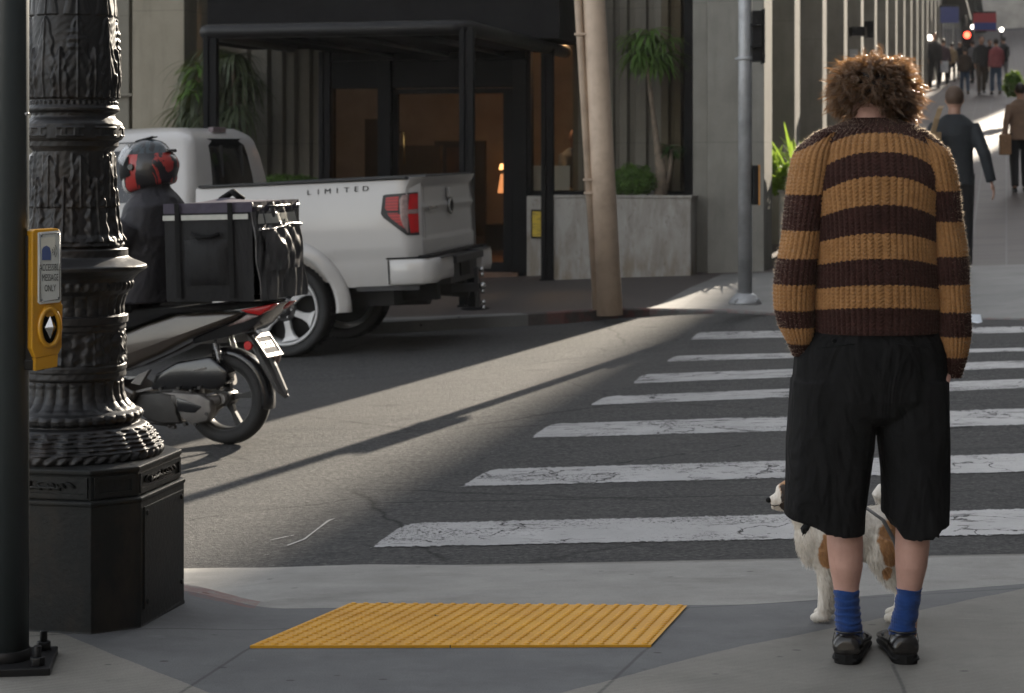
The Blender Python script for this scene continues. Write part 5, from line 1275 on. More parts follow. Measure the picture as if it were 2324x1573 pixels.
# front: floorboard, leg shield, fork, handlebar, screen (partly hidden behind the lamp post)
mb = MB(); mb.prism([(.5, .30), (.55, .22), (1.0, .22), (1.12, .34), (1.2, .34), (1.1, .75), (1.02, .98), (.98, .98), (.98, .7), (.95, .36), (.62, .36)], lambda x, z, d: Vector((x, d, z)), -.15, .15); mb.build('floorboard_and_shield', M_SBR, scoot, world=False, bevel=.02)
mb = MB(); mb.prism([(1.0, .98), (1.12, .72), (1.42, .62), (1.46, .70), (1.2, 1.0)], lambda x, z, d: Vector((x, d, z)), -.13, .13); mb.build('front_fairing', M_SBK, scoot, world=False, bevel=.03)
mb = MB(); mb.tube([(1.0, .36, 1.0), (1.03, .2, 1.02), (1.06, 0, 1.0), (1.03, -.2, 1.02), (1.0, -.36, 1.0)], .018, 8); mb.build('handlebar', M_FRAME, scoot, world=False)
mb = MB()
for s in (-1, 1): mb.tube([(1.31, s*.085, WZ), (1.12, s*.07, .72)], .022, 10)
mb.build('fork', M_SIL, scoot, world=False)
for s in (-1, 1):
    mb = MB(); mb.ball((1.06, s*.33, 1.2), (.02, .07, .05)); mb.tube([(1.03, s*.25, 1.0), (1.06, s*.32, 1.18)], .008, 6); mb.build('mirror', M_FRAME, scoot, world=False)
(q0, q1, q2, q3) = SP([(150, 905), (215, 830), (320, 785), (235, 925)], .2); mb = MB(); mb.prism([q0, q1, q2, q3], lambda x, z, d: Vector((x, d, z)), .16, .19); mb.build('sunlit_footboard_panel', M_SIL, scoot, world=False, bevel=.004)  # footboard's lower side, its sunlit look put into the pale grey

# ------------------------------------------------------------------ delivery bag
bx0, bz0 = on_plane(MS, .27, 577, 688); bx1, bz1 = on_plane(MS, .27, 372, 472); bz0 = bz0+.01
bxt, bzt = on_plane(MS, .27, 573, 460)
bag = thing('delivery_bag', 'big black insulated delivery bag strapped on the scooter behind the rider', 'delivery bag', MS @ Vector(((bx0+bx1)/2, 0, bz0)), RS); MX[bag.name] = Matrix.Translation(MS @ Vector(((bx0+bx1)/2, 0, bz0))) @ RS.to_4x4()
def bgp(x, y, z): return MS @ Vector((x, y, z))
t = NT('black_nylon'); c = t.ramp(t.noise(5, t.obj, 5), [(.3, (.005, .005, .0055)), (.7, (.010, .010, .011))]); wr = t.noise(5, t.map(t.obj, (1, 1, .35)), 4, .6, .8)
M_BAG = t.set(c, .6, 0, t.bump(wr, .5, .04, t.bump(t.noise(300, t.obj, 2), .2, .001)), .22)
M_STRAP = pbr('black_strap', (.006, .006, .006), .8, 0, .2, 20, spec=.2)
t = NT('glossy_black_vinyl'); wr = t.noise(4.2, t.map(t.obj, (1, 1, .3)), 3, .55, 1.2); wr2 = t.noise(11, t.map(t.obj, (1, 1.4, .5)), 3, .6, .6)
M_BAGG = t.set(t.ramp(t.noise(6, t.obj, 4), [(.3, (.03, .029, .03)), (.7, (.07, .067, .068))]), .34, 0, t.bump(wr2, .55, .02, t.bump(wr, .9, .09)), .7, Coat_Weight=.3, Coat_Roughness=.25)
M_BAGT = pbr('dark_purple_fabric', (.035, .026, .05), .6, 0, .2, 5, .5, 12, .02); M_REFL = pbr('grey_reflective_tape', (.42, .42, .38), .4, 0, .12, 20)
BW = .27; H_ = bzt-bz0
def bulge(u, v): return math.sin(PI*u)*math.sin(PI*v)
mb = MB(); mb.grid(lambda x, z: bgp(bx0+(bx1-bx0)*x, BW+.018*bulge(x, z), bz0+H_*z), [k/16 for k in range(17)], [k/16 for k in range(17)])
mb.grid(lambda x, z: bgp(bx0+(bx1-bx0)*x, -BW-.018*bulge(x, z), bz0+H_*z), [k/16 for k in range(17)], [k/16 for k in range(17)])
mb.grid(lambda y, z: bgp(bx1, -BW+2*BW*y, bz0+H_*z), [0, 1], [0, 1]); mb.grid(lambda y, x: bgp(bx0+(bx1-bx0)*x, -BW+2*BW*y, bz0), [0, 1], [0, 1]); mb.build('box_body', M_BAG, bag, fix=False)
mb = MB(); rr2 = random.Random(4)
def rearp(y, z):
    o_ = .045*(1-z)**1.2+.02*bulge(y, z)+.020*math.sin(y*10.5+z*2.5)*(1-z*.6)*math.sin(PI*y)+.011*math.sin(y*27-z*7+2*math.sin(z*5))*math.sin(PI*y)+.006*math.sin(y*43+z*14)
    return bgp(bx0-o_, -BW+2*BW*y, bz0+H_*z-.015*(1-z)*0)
mb.grid(rearp, [k/90 for k in range(91)], [k/60 for k in range(61)]); mb.build('rear_face', M_BAGG, bag, fix=False)
mb = MB(); mb.grid(lambda x, y: bgp(bx0-.005+(bx1-bx0)*x, -BW-.005+(2*BW+.01)*y, bz0+H_+.0+.02*bulge(x, y)+.008*math.sin(x*9+y*5)*bulge(x, y)), [k/20 for k in range(21)], [k/20 for k in range(21)])
for (y_) in (BW+.006, -BW-.006): mb.grid(lambda x, z, y_=y_: bgp(bx0-.006+(bx1-bx0+.008)*x, y_, bz0+H_-.05+.055*z), [0, 1], [0, 1])
mb.grid(lambda y, z: bgp(bx0-.008, -BW-.006+(2*BW+.012)*y, bz0+H_-.045+.05*z), [0, 1], [0, 1])
mb.build('lid', M_BAGT, bag, fix=False)
def tape(x0, x1, z0, z1, y=BW+.02, name='reflective_tape', m=M_REFL):
    mb = MB(); mb.box((0, 0, 0), (1, 1, 1)); vs = [bgp(x, yy_, z) for x in (x0, x1) for yy_ in (y, y+.002) for z in (z0, z1)]
    mb = MB(); mb.add(vs, [(0, 1, 3, 2), (4, 6, 7, 5), (0, 4, 5, 1), (2, 3, 7, 6), (0, 2, 6, 4), (1, 5, 7, 3)]); return mb.build(name, m, bag)
sx_ = lambda f_: bx0+(bx1-bx0)*f_
zt_ = bz0+H_
for a, b in ((.02, .19), (.24, .78), (.84, .995)): tape(sx_(a), sx_(b), zt_-.088, zt_-.060)
for a in (.195, .80): tape(sx_(a), sx_(a+.055), bz0+.02, zt_+.004, BW+.022, 'strap', M_STRAP)
# side pocket with mesh and handle, rear pocket flap, top handle
mb = MB(); mb.grid(lambda x, z: bgp(sx_(.26+.5*x), BW+.016+.03*bulge(x, z)**.5, bz0+.09+.25*z), [k/10 for k in range(11)], [k/10 for k in range(11)]); mb.build('side_pocket', M_BAG, bag, fix=False)
mb = MB(); mb.tube([bgp(sx_(.34), BW+.03, bz0+.37), bgp(sx_(.42), BW+.05, bz0+.355), bgp(sx_(.56), BW+.055, bz0+.352), bgp(sx_(.66), BW+.03, bz0+.375)], .012, 8); mb.build('side_handle', M_SOFF, bag)
mb = MB(); pts = [bgp(sx_(.36+.035*k), .0+.03*math.sin(k), zt_+.015+.045*math.sin(PI*k/7)) for k in range(8)]; mb.tube(pts, .018, 8); mb.build('top_handle', M_SOFF, bag)
mb = MB(); mb.grid(lambda y, z: rearp(.12+.76*y, .30+.42*z)+RS @ Vector((-.02-.02*bulge(y, z), 0, 0)), [k/16 for k in range(17)], [k/16 for k in range(17)]); mb.build('rear_pocket', M_BAGG, bag, fix=False)
mb = MB(); mb.tube([rearp(y_, .74)+RS @ Vector((-.02, 0, .012*math.sin(y_*6))) for y_ in [.05+.09*k for k in range(11)]], .009, 6); mb.tube([rearp(y_, .955)+RS @ Vector((-.006, 0, 0)) for y_ in [.0+.1*k for k in range(11)]], .006, 6)
for s in (0, 1): mb.tube([rearp(s, z_)+RS @ Vector((-.003, 0, 0)) for z_ in [k/10 for k in range(11)]], .005, 6)
mb.build('piping', M_REFL if False else M_BAGG, bag)
mb = MB(); mb.grid(lambda y, z: rearp(.1+.8*y, .78+.1*z)+RS @ Vector((-.006, 0, 0)), [k/10 for k in range(11)], [0, .5, 1]); mb.build('rear_reflective_band', M_REFL, bag, fix=False)

# ------------------------------------------------------------------ generic figure builder (heights scaled from 1.75 m)
SKINS = {'light': (.42, .24, .17), 'tan': (.30, .17, .11)}
def m_skin(col):
    return pbr('skin', col, .55, 0, .08, 8, .15, 90, .001, Coat_Weight=0) if False else pbr('skin', col, .55, 0, .08, 8, .15, 90, .001)
M_SKIN = m_skin(SKINS['light']); M_SKIN2 = m_skin(SKINS['tan'])
def hand(mb, w, d, side, up, curl=.5, s=1.0, rad=.0085, thumb=1):
    """palm + five fingers; d = direction of the fingers, side = across the palm, up = back of the hand"""
    w = Vector(w); d = Vector(d).normalized(); side = Vector(side).normalized(); up = Vector(up).normalized()
    mb.ball(w+d*.045*s, (.038*s, .048*s, .016*s), 10, 7, Matrix((side, d, up)).transposed())
    for i, (o, L) in enumerate(((-.028, .066), (-.009, .078), (.010, .073), (.028, .055))):
        p = w+d*.082*s+side*o*s; pts = [p-d*.02*s, p]; dd = d.copy()
        for k in range(3): dd = (dd-up*curl*.6).normalized(); p = p+dd*L*s/3*1.1; pts.append(p)
        mb.tube(pts, [rad*s*1.1, rad*s*1.1, rad*s, rad*s*.9, rad*s*.75], 8)
    p = w+d*.025*s-side*.03*s*thumb; mb.tube([p, p-side*.028*s*thumb+d*.02*s-up*.008, p-side*.036*s*thumb+d*.05*s-up*.018], [rad*1.3*s, rad*1.15*s, rad*.85*s], 8)
def figure(name, label, base, yaw, H=1.75, stride=0.0, arms=((0, 0), (0, 0)), top=None, legs=None, hair=None, shoe=None, lean=0.0, skin=None, hairlen=1.0, vox=.014, sit=False, bald=False):
    s = H/1.75; M = Matrix.Translation(Vector(base)) @ Matrix.Rotation(yaw, 4, 'Z')   # local: faces +y
    t_ = thing(name, label, 'person', base, yaw); top = top or M_SOFF; legs = legs or M_DKPL; skin = skin or M_SKIN
    def P(x, y, z): return Vector((x*s, (y+lean*z)*s, z*s))
    hip = {1: P(.09, 0, .92), -1: P(-.09, 0, .92)}
    foot = {1: P(.10, stride, .08), -1: P(-.10, -stride, .08+(.06 if stride > .1 else 0))}; knee = {k: hip[k].lerp(foot[k], .5)+Vector((0, .05*s+(.03 if stride else 0), 0)) for k in (1, -1)}
    body = MB(); tro = MB(); jac = MB()
    for k in (1, -1):
        body.tube([hip[k], knee[k], foot[k]], [.075*s, .05*s, .035*s], 12); tro.tube([hip[k]+Vector((0, 0, .03)), knee[k], foot[k]+Vector((0, 0, .01))], [.10*s, .075*s, .06*s], 14)
        f_ = foot[k]; sh = MB(); sh.ball(f_+Vector((0, .06*s, -.035*s)), (.045*s, .13*s, .04*s), 14, 8); sh.box(f_+Vector((0, .05*s, -.068*s)), (.075*s, .24*s, .022*s)); sh.build('shoe', shoe or M_SBK, t_, world=False, remesh=.008, smoothit=3)
    tro.ball(P(0, 0, .93), (.165*s, .12*s, .13*s)); body.ball(P(0, 0, .95), (.15*s, .10*s, .12*s))
    body.rings([[P(a*math.cos(q), b*math.sin(q), z) for q in [2*PI*i/16 for i in range(16)]] for z, a, b in ((.9, .15, .1), (1.1, .135, .095), (1.3, .16, .11), (1.42, .15, .09), (1.47, .07, .06))])
    jac.rings([[P(a*math.cos(q), b*math.sin(q), z) for q in [2*PI*i/20 for i in range(20)]] for z, a, b in ((.84, .185, .135), (1.0, .175, .13), (1.15, .17, .125), (1.3, .195, .135), (1.40, .20, .12), (1.46, .13, .085), (1.50, .075, .07))])
    for k, (sw, out) in zip((1, -1), arms):
        sh_ = P(.165*k, 0, 1.395); el = sh_+Vector((k*(.04+out*.14), math.sin(sw)*.28-.02, -math.cos(sw)*.28))*s; wr = el+Vector((k*out*.12, math.sin(sw+.35)*.25, -math.cos(sw+.35)*.25))*s
        body.tube([sh_, el, wr], [.05*s, .04*s, .028*s], 12); jac.tube([sh_, el, wr], [.066*s, .058*s, .048*s], 14); d = (wr-el).normalized(); hand(body, wr+d*.01, d, (0, 1, 0), (k, 0, 0), .35, s, .0105)
    body.tube([P(0, 0, 1.44), P(0, .01, 1.56)], [.062*s, .055*s], 14)
    hc_ = P(0, .03, 1.64); body.ball(hc_, (.077*s, .098*s, .115*s), 20, 14); body.ball(hc_+Vector((0, .045, -.06))*s, (.052*s, .055*s, .05*s), 14, 9)
    body.ball(hc_+Vector((0, .105, -.02))*s, (.014*s, .02*s, .026*s), 8, 6); body.box(hc_+Vector((0, .093, -.062))*s, (.045*s, .012*s, .008*s)); body.box(hc_+Vector((0, .09, .022))*s, (.10*s, .012*s, .012*s))
    for k in (1, -1): body.ball(hc_+Vector((.078*k, 0, -.01))*s, (.012*s, .022*s, .032*s), 8, 6)
    body.build('body', skin, t_, world=False, remesh=vox*.75, smoothit=2)
    for k in (1, -1):
        e = MB(); e.ball(hc_+Vector((.03*k, .091, 0))*s, (.011*s, .006*s, .007*s), 8, 6); e.build('eye', M_FRAME, t_, world=False)
    tro.build('trousers', legs, t_, world=False, remesh=vox, smoothit=4); jac.build('jacket', top, t_, world=False, remesh=vox, smoothit=4)
    if not bald:
        hr = MB(); hr.ball(hc_+Vector((0, -.018, .025))*s, (.088*s, .10*s, .105*s), 18, 12)
        if hairlen > 1.2: hr.ball(hc_+Vector((0, -.05, -.07))*s, (.08*s, .06*s, .13*s), 14, 9)
        hr.build('hair', hair or M_HAIRD, t_, world=False, remesh=.012, smoothit=1)
    return t_, M
M_HAIRD = pbr('dark_hair', (.02, .013, .009), .5, 0, .3, 20, .6, 90, .004)

# ------------------------------------------------------------------ scooter rider
rider = thing('person', 'scooter rider in dark jacket wearing a black and red full-face helmet', 'person', MS @ Vector((.6, 0, 0)), RS); MX[rider.name] = Matrix.Translation(MS @ Vector((.6, 0, 0))) @ RS.to_4x4()
def RP(px, py, y=0.0): x, z = on_plane(MS, y, px, py); return MS @ Vector((x, y, z))
def RL(x, y, z): return MS @ Vector((x, y, z))
hx, hz = on_plane(MS, 0, 340, 384); neck = RP(365, 440); shd = RP(335, 500); hipr = RL(on_plane(MS, 0, 335, 690)[0], 0, .82)
sx0, sz0 = on_plane(MS, .0, 345, 487)
body = MB(); jac = MB(); tro = MB()
hx2 = on_plane(MS, 0, 330, 690)[0]
body.tube([RL(hx2, 0, .85), RL((hx2+sx0)/2, 0, 1.08), RL(sx0, 0, sz0)], [.14, .13, .14], 16); body.tube([RL(sx0, 0, sz0), RL(hx, 0, hz-.05)], [.06, .06], 12); body.ball(RL(hx, 0, hz), (.09, .09, .11))
jac.rings([[RL(x+b*math.cos(q), a*math.sin(q), z) for q in [2*PI*i/20 for i in range(20)]] for x, z, a, b in ((hx2, .80, .22, .19), (hx2-.0, .95, .22, .19), ((hx2+sx0)/2, 1.12, .235, .19), (sx0-.0, sz0-.12, .25, .185), (sx0-.01, sz0-.02, .235, .165), (sx0-.02, sz0+.05, .215, .16), (sx0-.02, sz0+.10, .15, .14), (sx0-.01, sz0+.15, .10, .105), (sx0+.0, sz0+.20, .09, .09))])
for s in (1, -1):
    sh_ = RL(sx0+.03, s*.21, sz0-.05); el = RL(sx0+.16, s*.30, sz0-.30); hd = RL(1.0, s*.30, 1.01)
    body.tube([sh_, el, hd], [.05, .04, .03], 10); jac.tube([sh_, el, hd.lerp(el, .08)], [.10, .085, .055], 14)
    d = (hd-el).normalized(); hand(body, hd-d*.04, d, (RS @ Vector((0, 1, 0))), (0, 0, 1), 1.1, 1.0, .011, s)
    kn = RL(hx2+.42, s*.17, .78); ft = RL(hx2+.42, s*.17, .36); hp = RL(hx2+.02, s*.10, .84)
    body.tube([hp, kn, ft], [.08, .055, .04], 12); tro.tube([hp, kn, ft], [.105, .085, .065], 14)
    sh = MB(); sh.ball(ft+(RS @ Vector((.07, 0, -.04))), (.13, .05, .045), 14, 8, RS); sh.build('shoe', M_SBK, rider, remesh=.009, smoothit=2)
body.build('body', M_SKIN2, rider, remesh=.012, smoothit=2); tro.build('trousers', M_SOFF, rider, remesh=.013, smoothit=3)
t = NT('dark_jacket_cloth'); c = t.ramp(t.noise(6, t.obj, 5), [(.3, (.014, .0135, .017)), (.7, (.026, .025, .031))]); M_JK = t.set(c, .65, 0, t.bump(t.noise(6, t.obj, 2, .5, 1.0), .6, .05, t.bump(t.noise(150, t.obj, 2), .2, .001)), .4)
jac.build('jacket', M_JK, rider, remesh=.012, smoothit=3)
# helmet
Hc = RL(hx+.0, 0, hz+.0); pit = Matrix.Rotation(R_(12), 3, 'Y')
RHm = RS @ pit
t = NT('helmet_shell'); o = t.sep(t.obj)
wv = t.noise(9, t.map(t.obj, (1.2, 1, .5), (0, .7, 0)), 5, .65, 1.2); xx = t.math('ADD', o[0], t.math('MULTIPLY', t.math('SUBTRACT', wv, .5), .12))
helmX = (MX[rider.name].inverted() @ Hc).x; helmZ = (MX[rider.name].inverted() @ Hc).z
rx = t.math('SUBTRACT', xx, helmX); rz = t.math('SUBTRACT', o[2], helmZ)
mred = t.math('MULTIPLY', t.math('GREATER_THAN', rx, .005), t.math('LESS_THAN', rx, .085)); mred = t.math('MULTIPLY', mred, t.math('LESS_THAN', rz, .085)); mred = t.math('MULTIPLY', mred, t.math('GREATER_THAN', wv, .38))
back = t.math('MULTIPLY', t.math('LESS_THAN', rx, -.085), t.math('GREATER_THAN', wv, .52))
col = t.mix(t.math('MAXIMUM', mred, back), (.010, .010, .012), (.36, .035, .03)); mw = t.math('MULTIPLY', t.math('GREATER_THAN', rx, .095), t.math('LESS_THAN', rz, -.03)); col = t.mix(mw, col, (.6, .6, .58))
blu = t.math('MULTIPLY', t.math('GREATER_THAN', rz, .09), t.math('GREATER_THAN', wv, .48)); col = t.mix(blu, col, (.03, .045, .055))
M_HELM = t.set(col, .35, 0, None, .4, Coat_Weight=.35, Coat_Roughness=.08)
mb = MB(); rings = []
for i in range(25):
    ph = PI*min(max(i/24, .02), .98); ring = []
    for j in range(36):
        a = 2*PI*j/36; d = Vector((math.sin(ph)*math.cos(a), math.sin(ph)*math.sin(a), -math.cos(ph)))
        rx_, ry_, rz_ = .170, .145, .172
        p = Vector((d.x*rx_, d.y*ry_, d.z*rz_))
        if p.z < -.02 and p.x > 0: p.x += .035*min(1, (-.02-p.z)/.06)*(d.x)      # chin bar
        if p.z < -.11: p.z = -.11-(p.z+.11)*.2
        if p.x < -.1 and p.z > -.08: p.x -= .008*math.cos(p.z*40)
        ring.append(Hc+RHm @ p)
    rings.append(ring)
mb.rings(rings); helmet = mb.build('helmet', M_HELM, rider)
mb = MB(); mb.grid(lambda a, z: Hc+RHm @ Vector((.182*math.cos(a)*math.sqrt(max(.05, 1-(z/.18)**2)), .149*math.sin(a)*math.sqrt(max(.05, 1-(z/.18)**2)), z)), [R_(-75)+R_(150)*k/20 for k in range(21)], [-.025, 0, .03, .06, .085]); mb.build('face_opening', M_FRAME, helmet, fix=False)
RV = RHm @ Matrix.Rotation(R_(-38), 3, 'Y')
t = NT('clear_visor'); t.set((.7, .72, .75), .08, 0, None, .6, Alpha=.35); M_VIS = t.m
mb = MB(); mb.grid(lambda a, z: Hc+RV @ Vector((.200*math.cos(a)*math.sqrt(max(.05, 1-(z/.2)**2)), .156*math.sin(a)*math.sqrt(max(.05, 1-(z/.2)**2)), z)), [R_(-62)+R_(124)*k/24 for k in range(25)], [-.02, 0, .03, .06, .085]); mb.build('visor', M_VIS, helmet, fix=False, solid=.003)
mb = MB(); mb.box(Hc+RHm @ Vector((-.160, 0, .07)), (.02, .10, .02), RHm); mb.build('helmet_vent', M_SBK, helmet, bevel=.005); mb = MB(); mb.box(Hc+RHm @ Vector((-.02, 0, .172)), (.12, .06, .01), RHm); mb.build('helmet_vent', M_SBK, helmet, bevel=.005)
mb = MB(); mb.lathe([(.02, 0), (.02, .014)], Hc+RHm @ Vector((.03, .142, .02)), 14, RHm @ Matrix.Rotation(-PI/2, 3, 'X')); mb.build('visor_hinge', M_SBK, helmet, bevel=.005)
# ------------------------------------------------------------------ man in the striped sweater
YM = 5.54
mbase = Vector((at(1988, 0, YM+.1).x, YM+.1, 0)); man = thing('person', 'person seen from behind in brown and tan striped sweater, black shorts and blue socks', 'person', mbase)
M_MSKIN = NT('fair_skin'); t = M_MSKIN
c = t.ramp(t.noise(14, t.obj, 5, .6), [(.3, (.47, .27, .215)), (.7, (.56, .335, .27))]); c = t.mix(t.ramp(t.noise(60, t.map(t.obj, (1, 1, .3)), 4, .7), [(.55, 0.0), (.75, .25)]), c, (.3, .16, .12))
M_MSKIN = t.set(c, .55, 0, t.bump(t.noise(150, t.obj, 3), .15, .001), .35)
def se(q, n): c_, s_ = np.cos(q), np.sin(q); return np.sign(c_)*np.abs(c_)**(2/n), np.sign(s_)*np.abs(s_)**(2/n)
def knit(rows, NU, NV, droop, table, n=2.3, seamy=5.62, fold=.006, seed=0, dens=1.0, flip=1):
    rows = np.array(rows, float); yy_ = rows[:, 0]; ys2 = np.linspace(yy_[0], yy_[-1], NV)
    cs = [np.interp(ys2, yy_, rows[:, k]) for k in (1, 2, 3, 4)]
    # smooth the interpolants
    for k in range(4):
        a = cs[k]; ker = np.hanning(max(3, NV//18)); ker /= ker.sum(); pad = np.pad(a, len(ker)//2, mode='edge'); cs[k] = np.convolve(pad, ker, 'valid')[:NV]
    cxs, hws, bs, Ys = cs
    q = -PI/2+np.linspace(0, 2*PI, NU, endpoint=False); ex, ey = se(q, n)
    Yc_ = Ys[:, None]; k_ = Yc_/F0
    X = (cxs[:, None]-CX)*k_+hws[:, None]*k_*ex[None, :]; Yv = Yc_+bs[:, None]*ey[None, :]; Z = CH-(ys2[:, None]-HY)*k_*np.ones((1, NU))
    # arc coordinate u with a constant rib count, v vertical
    per = (hws*Ys/F0*2+bs*2)*1.55; ref = per[NV//2]; u = (np.arange(NU)/NU)[None, :]*round(ref/.0152)*np.ones((NV, 1)); v = ((ys2-ys2[0])*5.6/F0)[:, None]/.0108*np.ones((1, NU))
    nx = ex[None, :]/np.maximum(hws[:, None]*k_, .01); ny = ey[None, :]/np.maximum(bs[:, None], .01); nl = np.sqrt(nx**2+ny**2)+1e-9; nx, ny = nx/nl, ny/nl
    tri = np.abs(np.mod(u, 1)-.5)*2; rib = (1-tri**2); stt = np.sin(2*PI*(v+tri*.75)); edge = np.clip((ys2-ys2[0])/6, 0, 1)[:, None]
    D = .0040*rib+.0014*stt*(.35+rib)
    r_ = np.random.default_rng(seed); F_ = np.zeros_like(D); xx_ = X*1.0; 
    for i in range(9): kx_, ky_, kz_ = r_.normal(0, 9, 3); F_ += np.sin(kx_*X*1.0+ky_*Yv+kz_*Z*1.4+r_.uniform(0, 6))/3
    D += fold*F_
    # hem and cuffs pulled in
    X = X+nx*D; Yv = Yv+ny*D
    sv = ys2[:, None]-droop(ys2[:, None], (X/k_+CX)) if droop else ys2[:, None]*np.ones((1, NU))
    jag = (rib-.5)*3.0; sv = sv+jag+r_.normal(0, .5, sv.shape)
    if flip: pass
    vs = np.stack([X, Yv, Z], -1).reshape(-1, 3); i = np.arange(NV-1)[:, None]; j = np.arange(NU)[None, :]; jn = (j+1) % NU
    fs = np.stack([i*NU+j, i*NU+jn, (i+1)*NU+jn, (i+1)*NU+j], -1).reshape(-1, 4)
    # stripe value: 1 = tan, 0 = dark
    dark = np.zeros_like(sv)
    for a, b in table: dark = np.maximum(dark, ((sv > a) & (sv < b)).astype(float))
    return vs, fs, 1-dark, u, v
def tdroop(y, x):
    D = np.interp(y, [270, 420, 520, 620, 750], [46, 48, 30, 17, 6]); t_ = np.abs(x-1979)/140.0; return D*np.clip(t_, 0, 1.25)**2.5
TT = [(0, 303), (346, 400), (463, 526), (582, 640), (690, 900)]
trow = [(268, 1984, 50, .068, 5.715), (275, 1984, 60, .078, 5.71), (283, 1983, 88, .09, 5.705), (294, 1981, 118, .105, 5.70), (312, 1979, 141, .12, 5.69), (345, 1978, 153, .135, 5.68), (400, 1978, 154, .15, 5.66), (480, 1978, 143, .155, 5.65), (600, 1982, 141, .155, 5.64), (690, 1985, 145, .152, 5.64), (715, 1986, 143, .145, 5.64), (752, 1986, 141, .140, 5.64)]
SL = [(300, 1878, 20, .05, 5.66), (318, 1864, 32, .06, 5.66), (340, 1850, 40, .075, 5.65), (360, 1844, 43, .085, 5.65), (400, 1838, 44, .085, 5.64), (440, 1833, 43, .08, 5.63), (480, 1826, 41, .075, 5.62), (550, 1816, 42, .07, 5.61), (600, 1807, 42, .068, 5.60), (650, 1802, 44, .068, 5.60), (700, 1801, 45, .068, 5.60), (740, 1806, 42, .06, 5.60), (768, 1812, 32, .05, 5.60), (785, 1815, 25, .045, 5.61), (808, 1819, 18, .035, 5.62)]
SR = [(300, 2085, 20, .05, 5.66), (318, 2100, 32, .06, 5.66), (340, 2113, 38, .075, 5.65), (360, 2117, 42, .085, 5.65), (400, 2124, 44, .085, 5.64), (440, 2132, 43, .08, 5.63), (500, 2140, 43, .075, 5.62), (560, 2149, 43, .07, 5.61), (620, 2154, 43, .068, 5.60), (700, 2160, 44, .068, 5.60), (755, 2165, 40, .062, 5.60), (790, 2166, 33, .05, 5.60), (820, 2165, 27, .045, 5.61), (856, 2160, 21, .038, 5.62)]
TL = [(0, 302), (442, 523), (586, 645), (704, 743), (780, 900)]; TR = [(0, 302), (434, 503), (582, 645), (707, 763), (810, 900)]
def sdro(s):   # on the shoulder the sleeve stripes follow the yoke
    return lambda y, x: np.interp(y, [300, 370, 420], [1, .8, 0])*np.clip((np.abs(x-1979)-95)*.62, 0, 60)
parts_ = [knit(trow, 1100, 260, tdroop, TT, 2.35, fold=.0035, seed=1), knit(SL, 360, 240, sdro(-1), TL, 2.1, fold=.006, seed=2), knit(SR, 360, 260, sdro(1), TR, 2.1, fold=.006, seed=3)]
mb = MB(); A_s, A_u, A_v = [], [], []
allv = []
for vs, fs, sv, u, v in parts_:
    b_ = len(mb.v); mb.v.extend(map(tuple, vs)); mb.f.extend([tuple(f) for f in (fs+b_).tolist()]); mb.sm.extend([True]*len(fs)); A_s.append(sv.ravel()); A_u.append(u.ravel()); A_v.append(v.ravel()); allv.append(vs)
t = NT('chunky_knit'); u, v, sv = t.attr('ku'), t.attr('kv'), t.attr('ks')
tan_ = t.ramp(t.noise(25, t.obj, 5, .7), [(.3, (.27, .135, .052)), (.7, (.37, .195, .08))]); drk = t.ramp(t.noise(25, t.obj, 5, .7), [(.3, (.028, .012, .010)), (.7, (.052, .023, .019))])
c = t.mix(t.math('GREATER_THAN', sv, .5), drk, tan_)
fib = t.noise(260, t.obj, 4, .7)
t.set(c, .9, 0, t.bump(fib, .7, .002), .15, Sheen_Weight=.25, Sheen_Roughness=.4)
t.put(t.b.inputs['Sheen Tint'], (.9, .75, .6, 1)); M_KNIT = t.m
sweater = mb.build('sweater', M_KNIT, man, fix=True, attrs={'ks': np.concatenate(A_s), 'ku': np.concatenate(A_u), 'kv': np.concatenate(A_v)})
# fuzz fibres
t = NT('knit_fuzz'); t.set((.08, .045, .03), .8, 0, None, .2); tl_ = t.n.new('ShaderNodeBsdfTranslucent'); tl_.inputs[0].default_value = (.85, .7, .55, 1); mx = t.n.new('ShaderNodeMixShader'); mx.inputs[0].default_value = .6
t.l.new(t.b.outputs[0], mx.inputs[1]); t.l.new(tl_.outputs[0], mx.inputs[2]); t.l.new(mx.outputs[0], t.out.inputs[0]); M_FUZZ = t.m
AV = np.concatenate(allv); mb = MB(); idx = rng.choice(len(AV), 26000, replace=False); P_ = AV[idx]; cen = np.array([at(1980, 0, 5.64).x, 5.64, 0]); D_ = P_-cen; D_[:, 2] = 0; 
D_ /= np.linalg.norm(D_, axis=1)[:, None]+1e-6; D_[:, 2] += np.where(P_[:, 2] > 1.42, .8, 0); D_ += rng.normal(0, .5, D_.shape)
keep = (np.abs(P_[:, 0]-cen[0]) > .2) | (P_[:, 2] > 1.45)
strands(mb, P_[keep], D_[keep], .010, .00042, 2, .9); mb.build('knit_fuzz', M_FUZZ, sweater, fix=False)

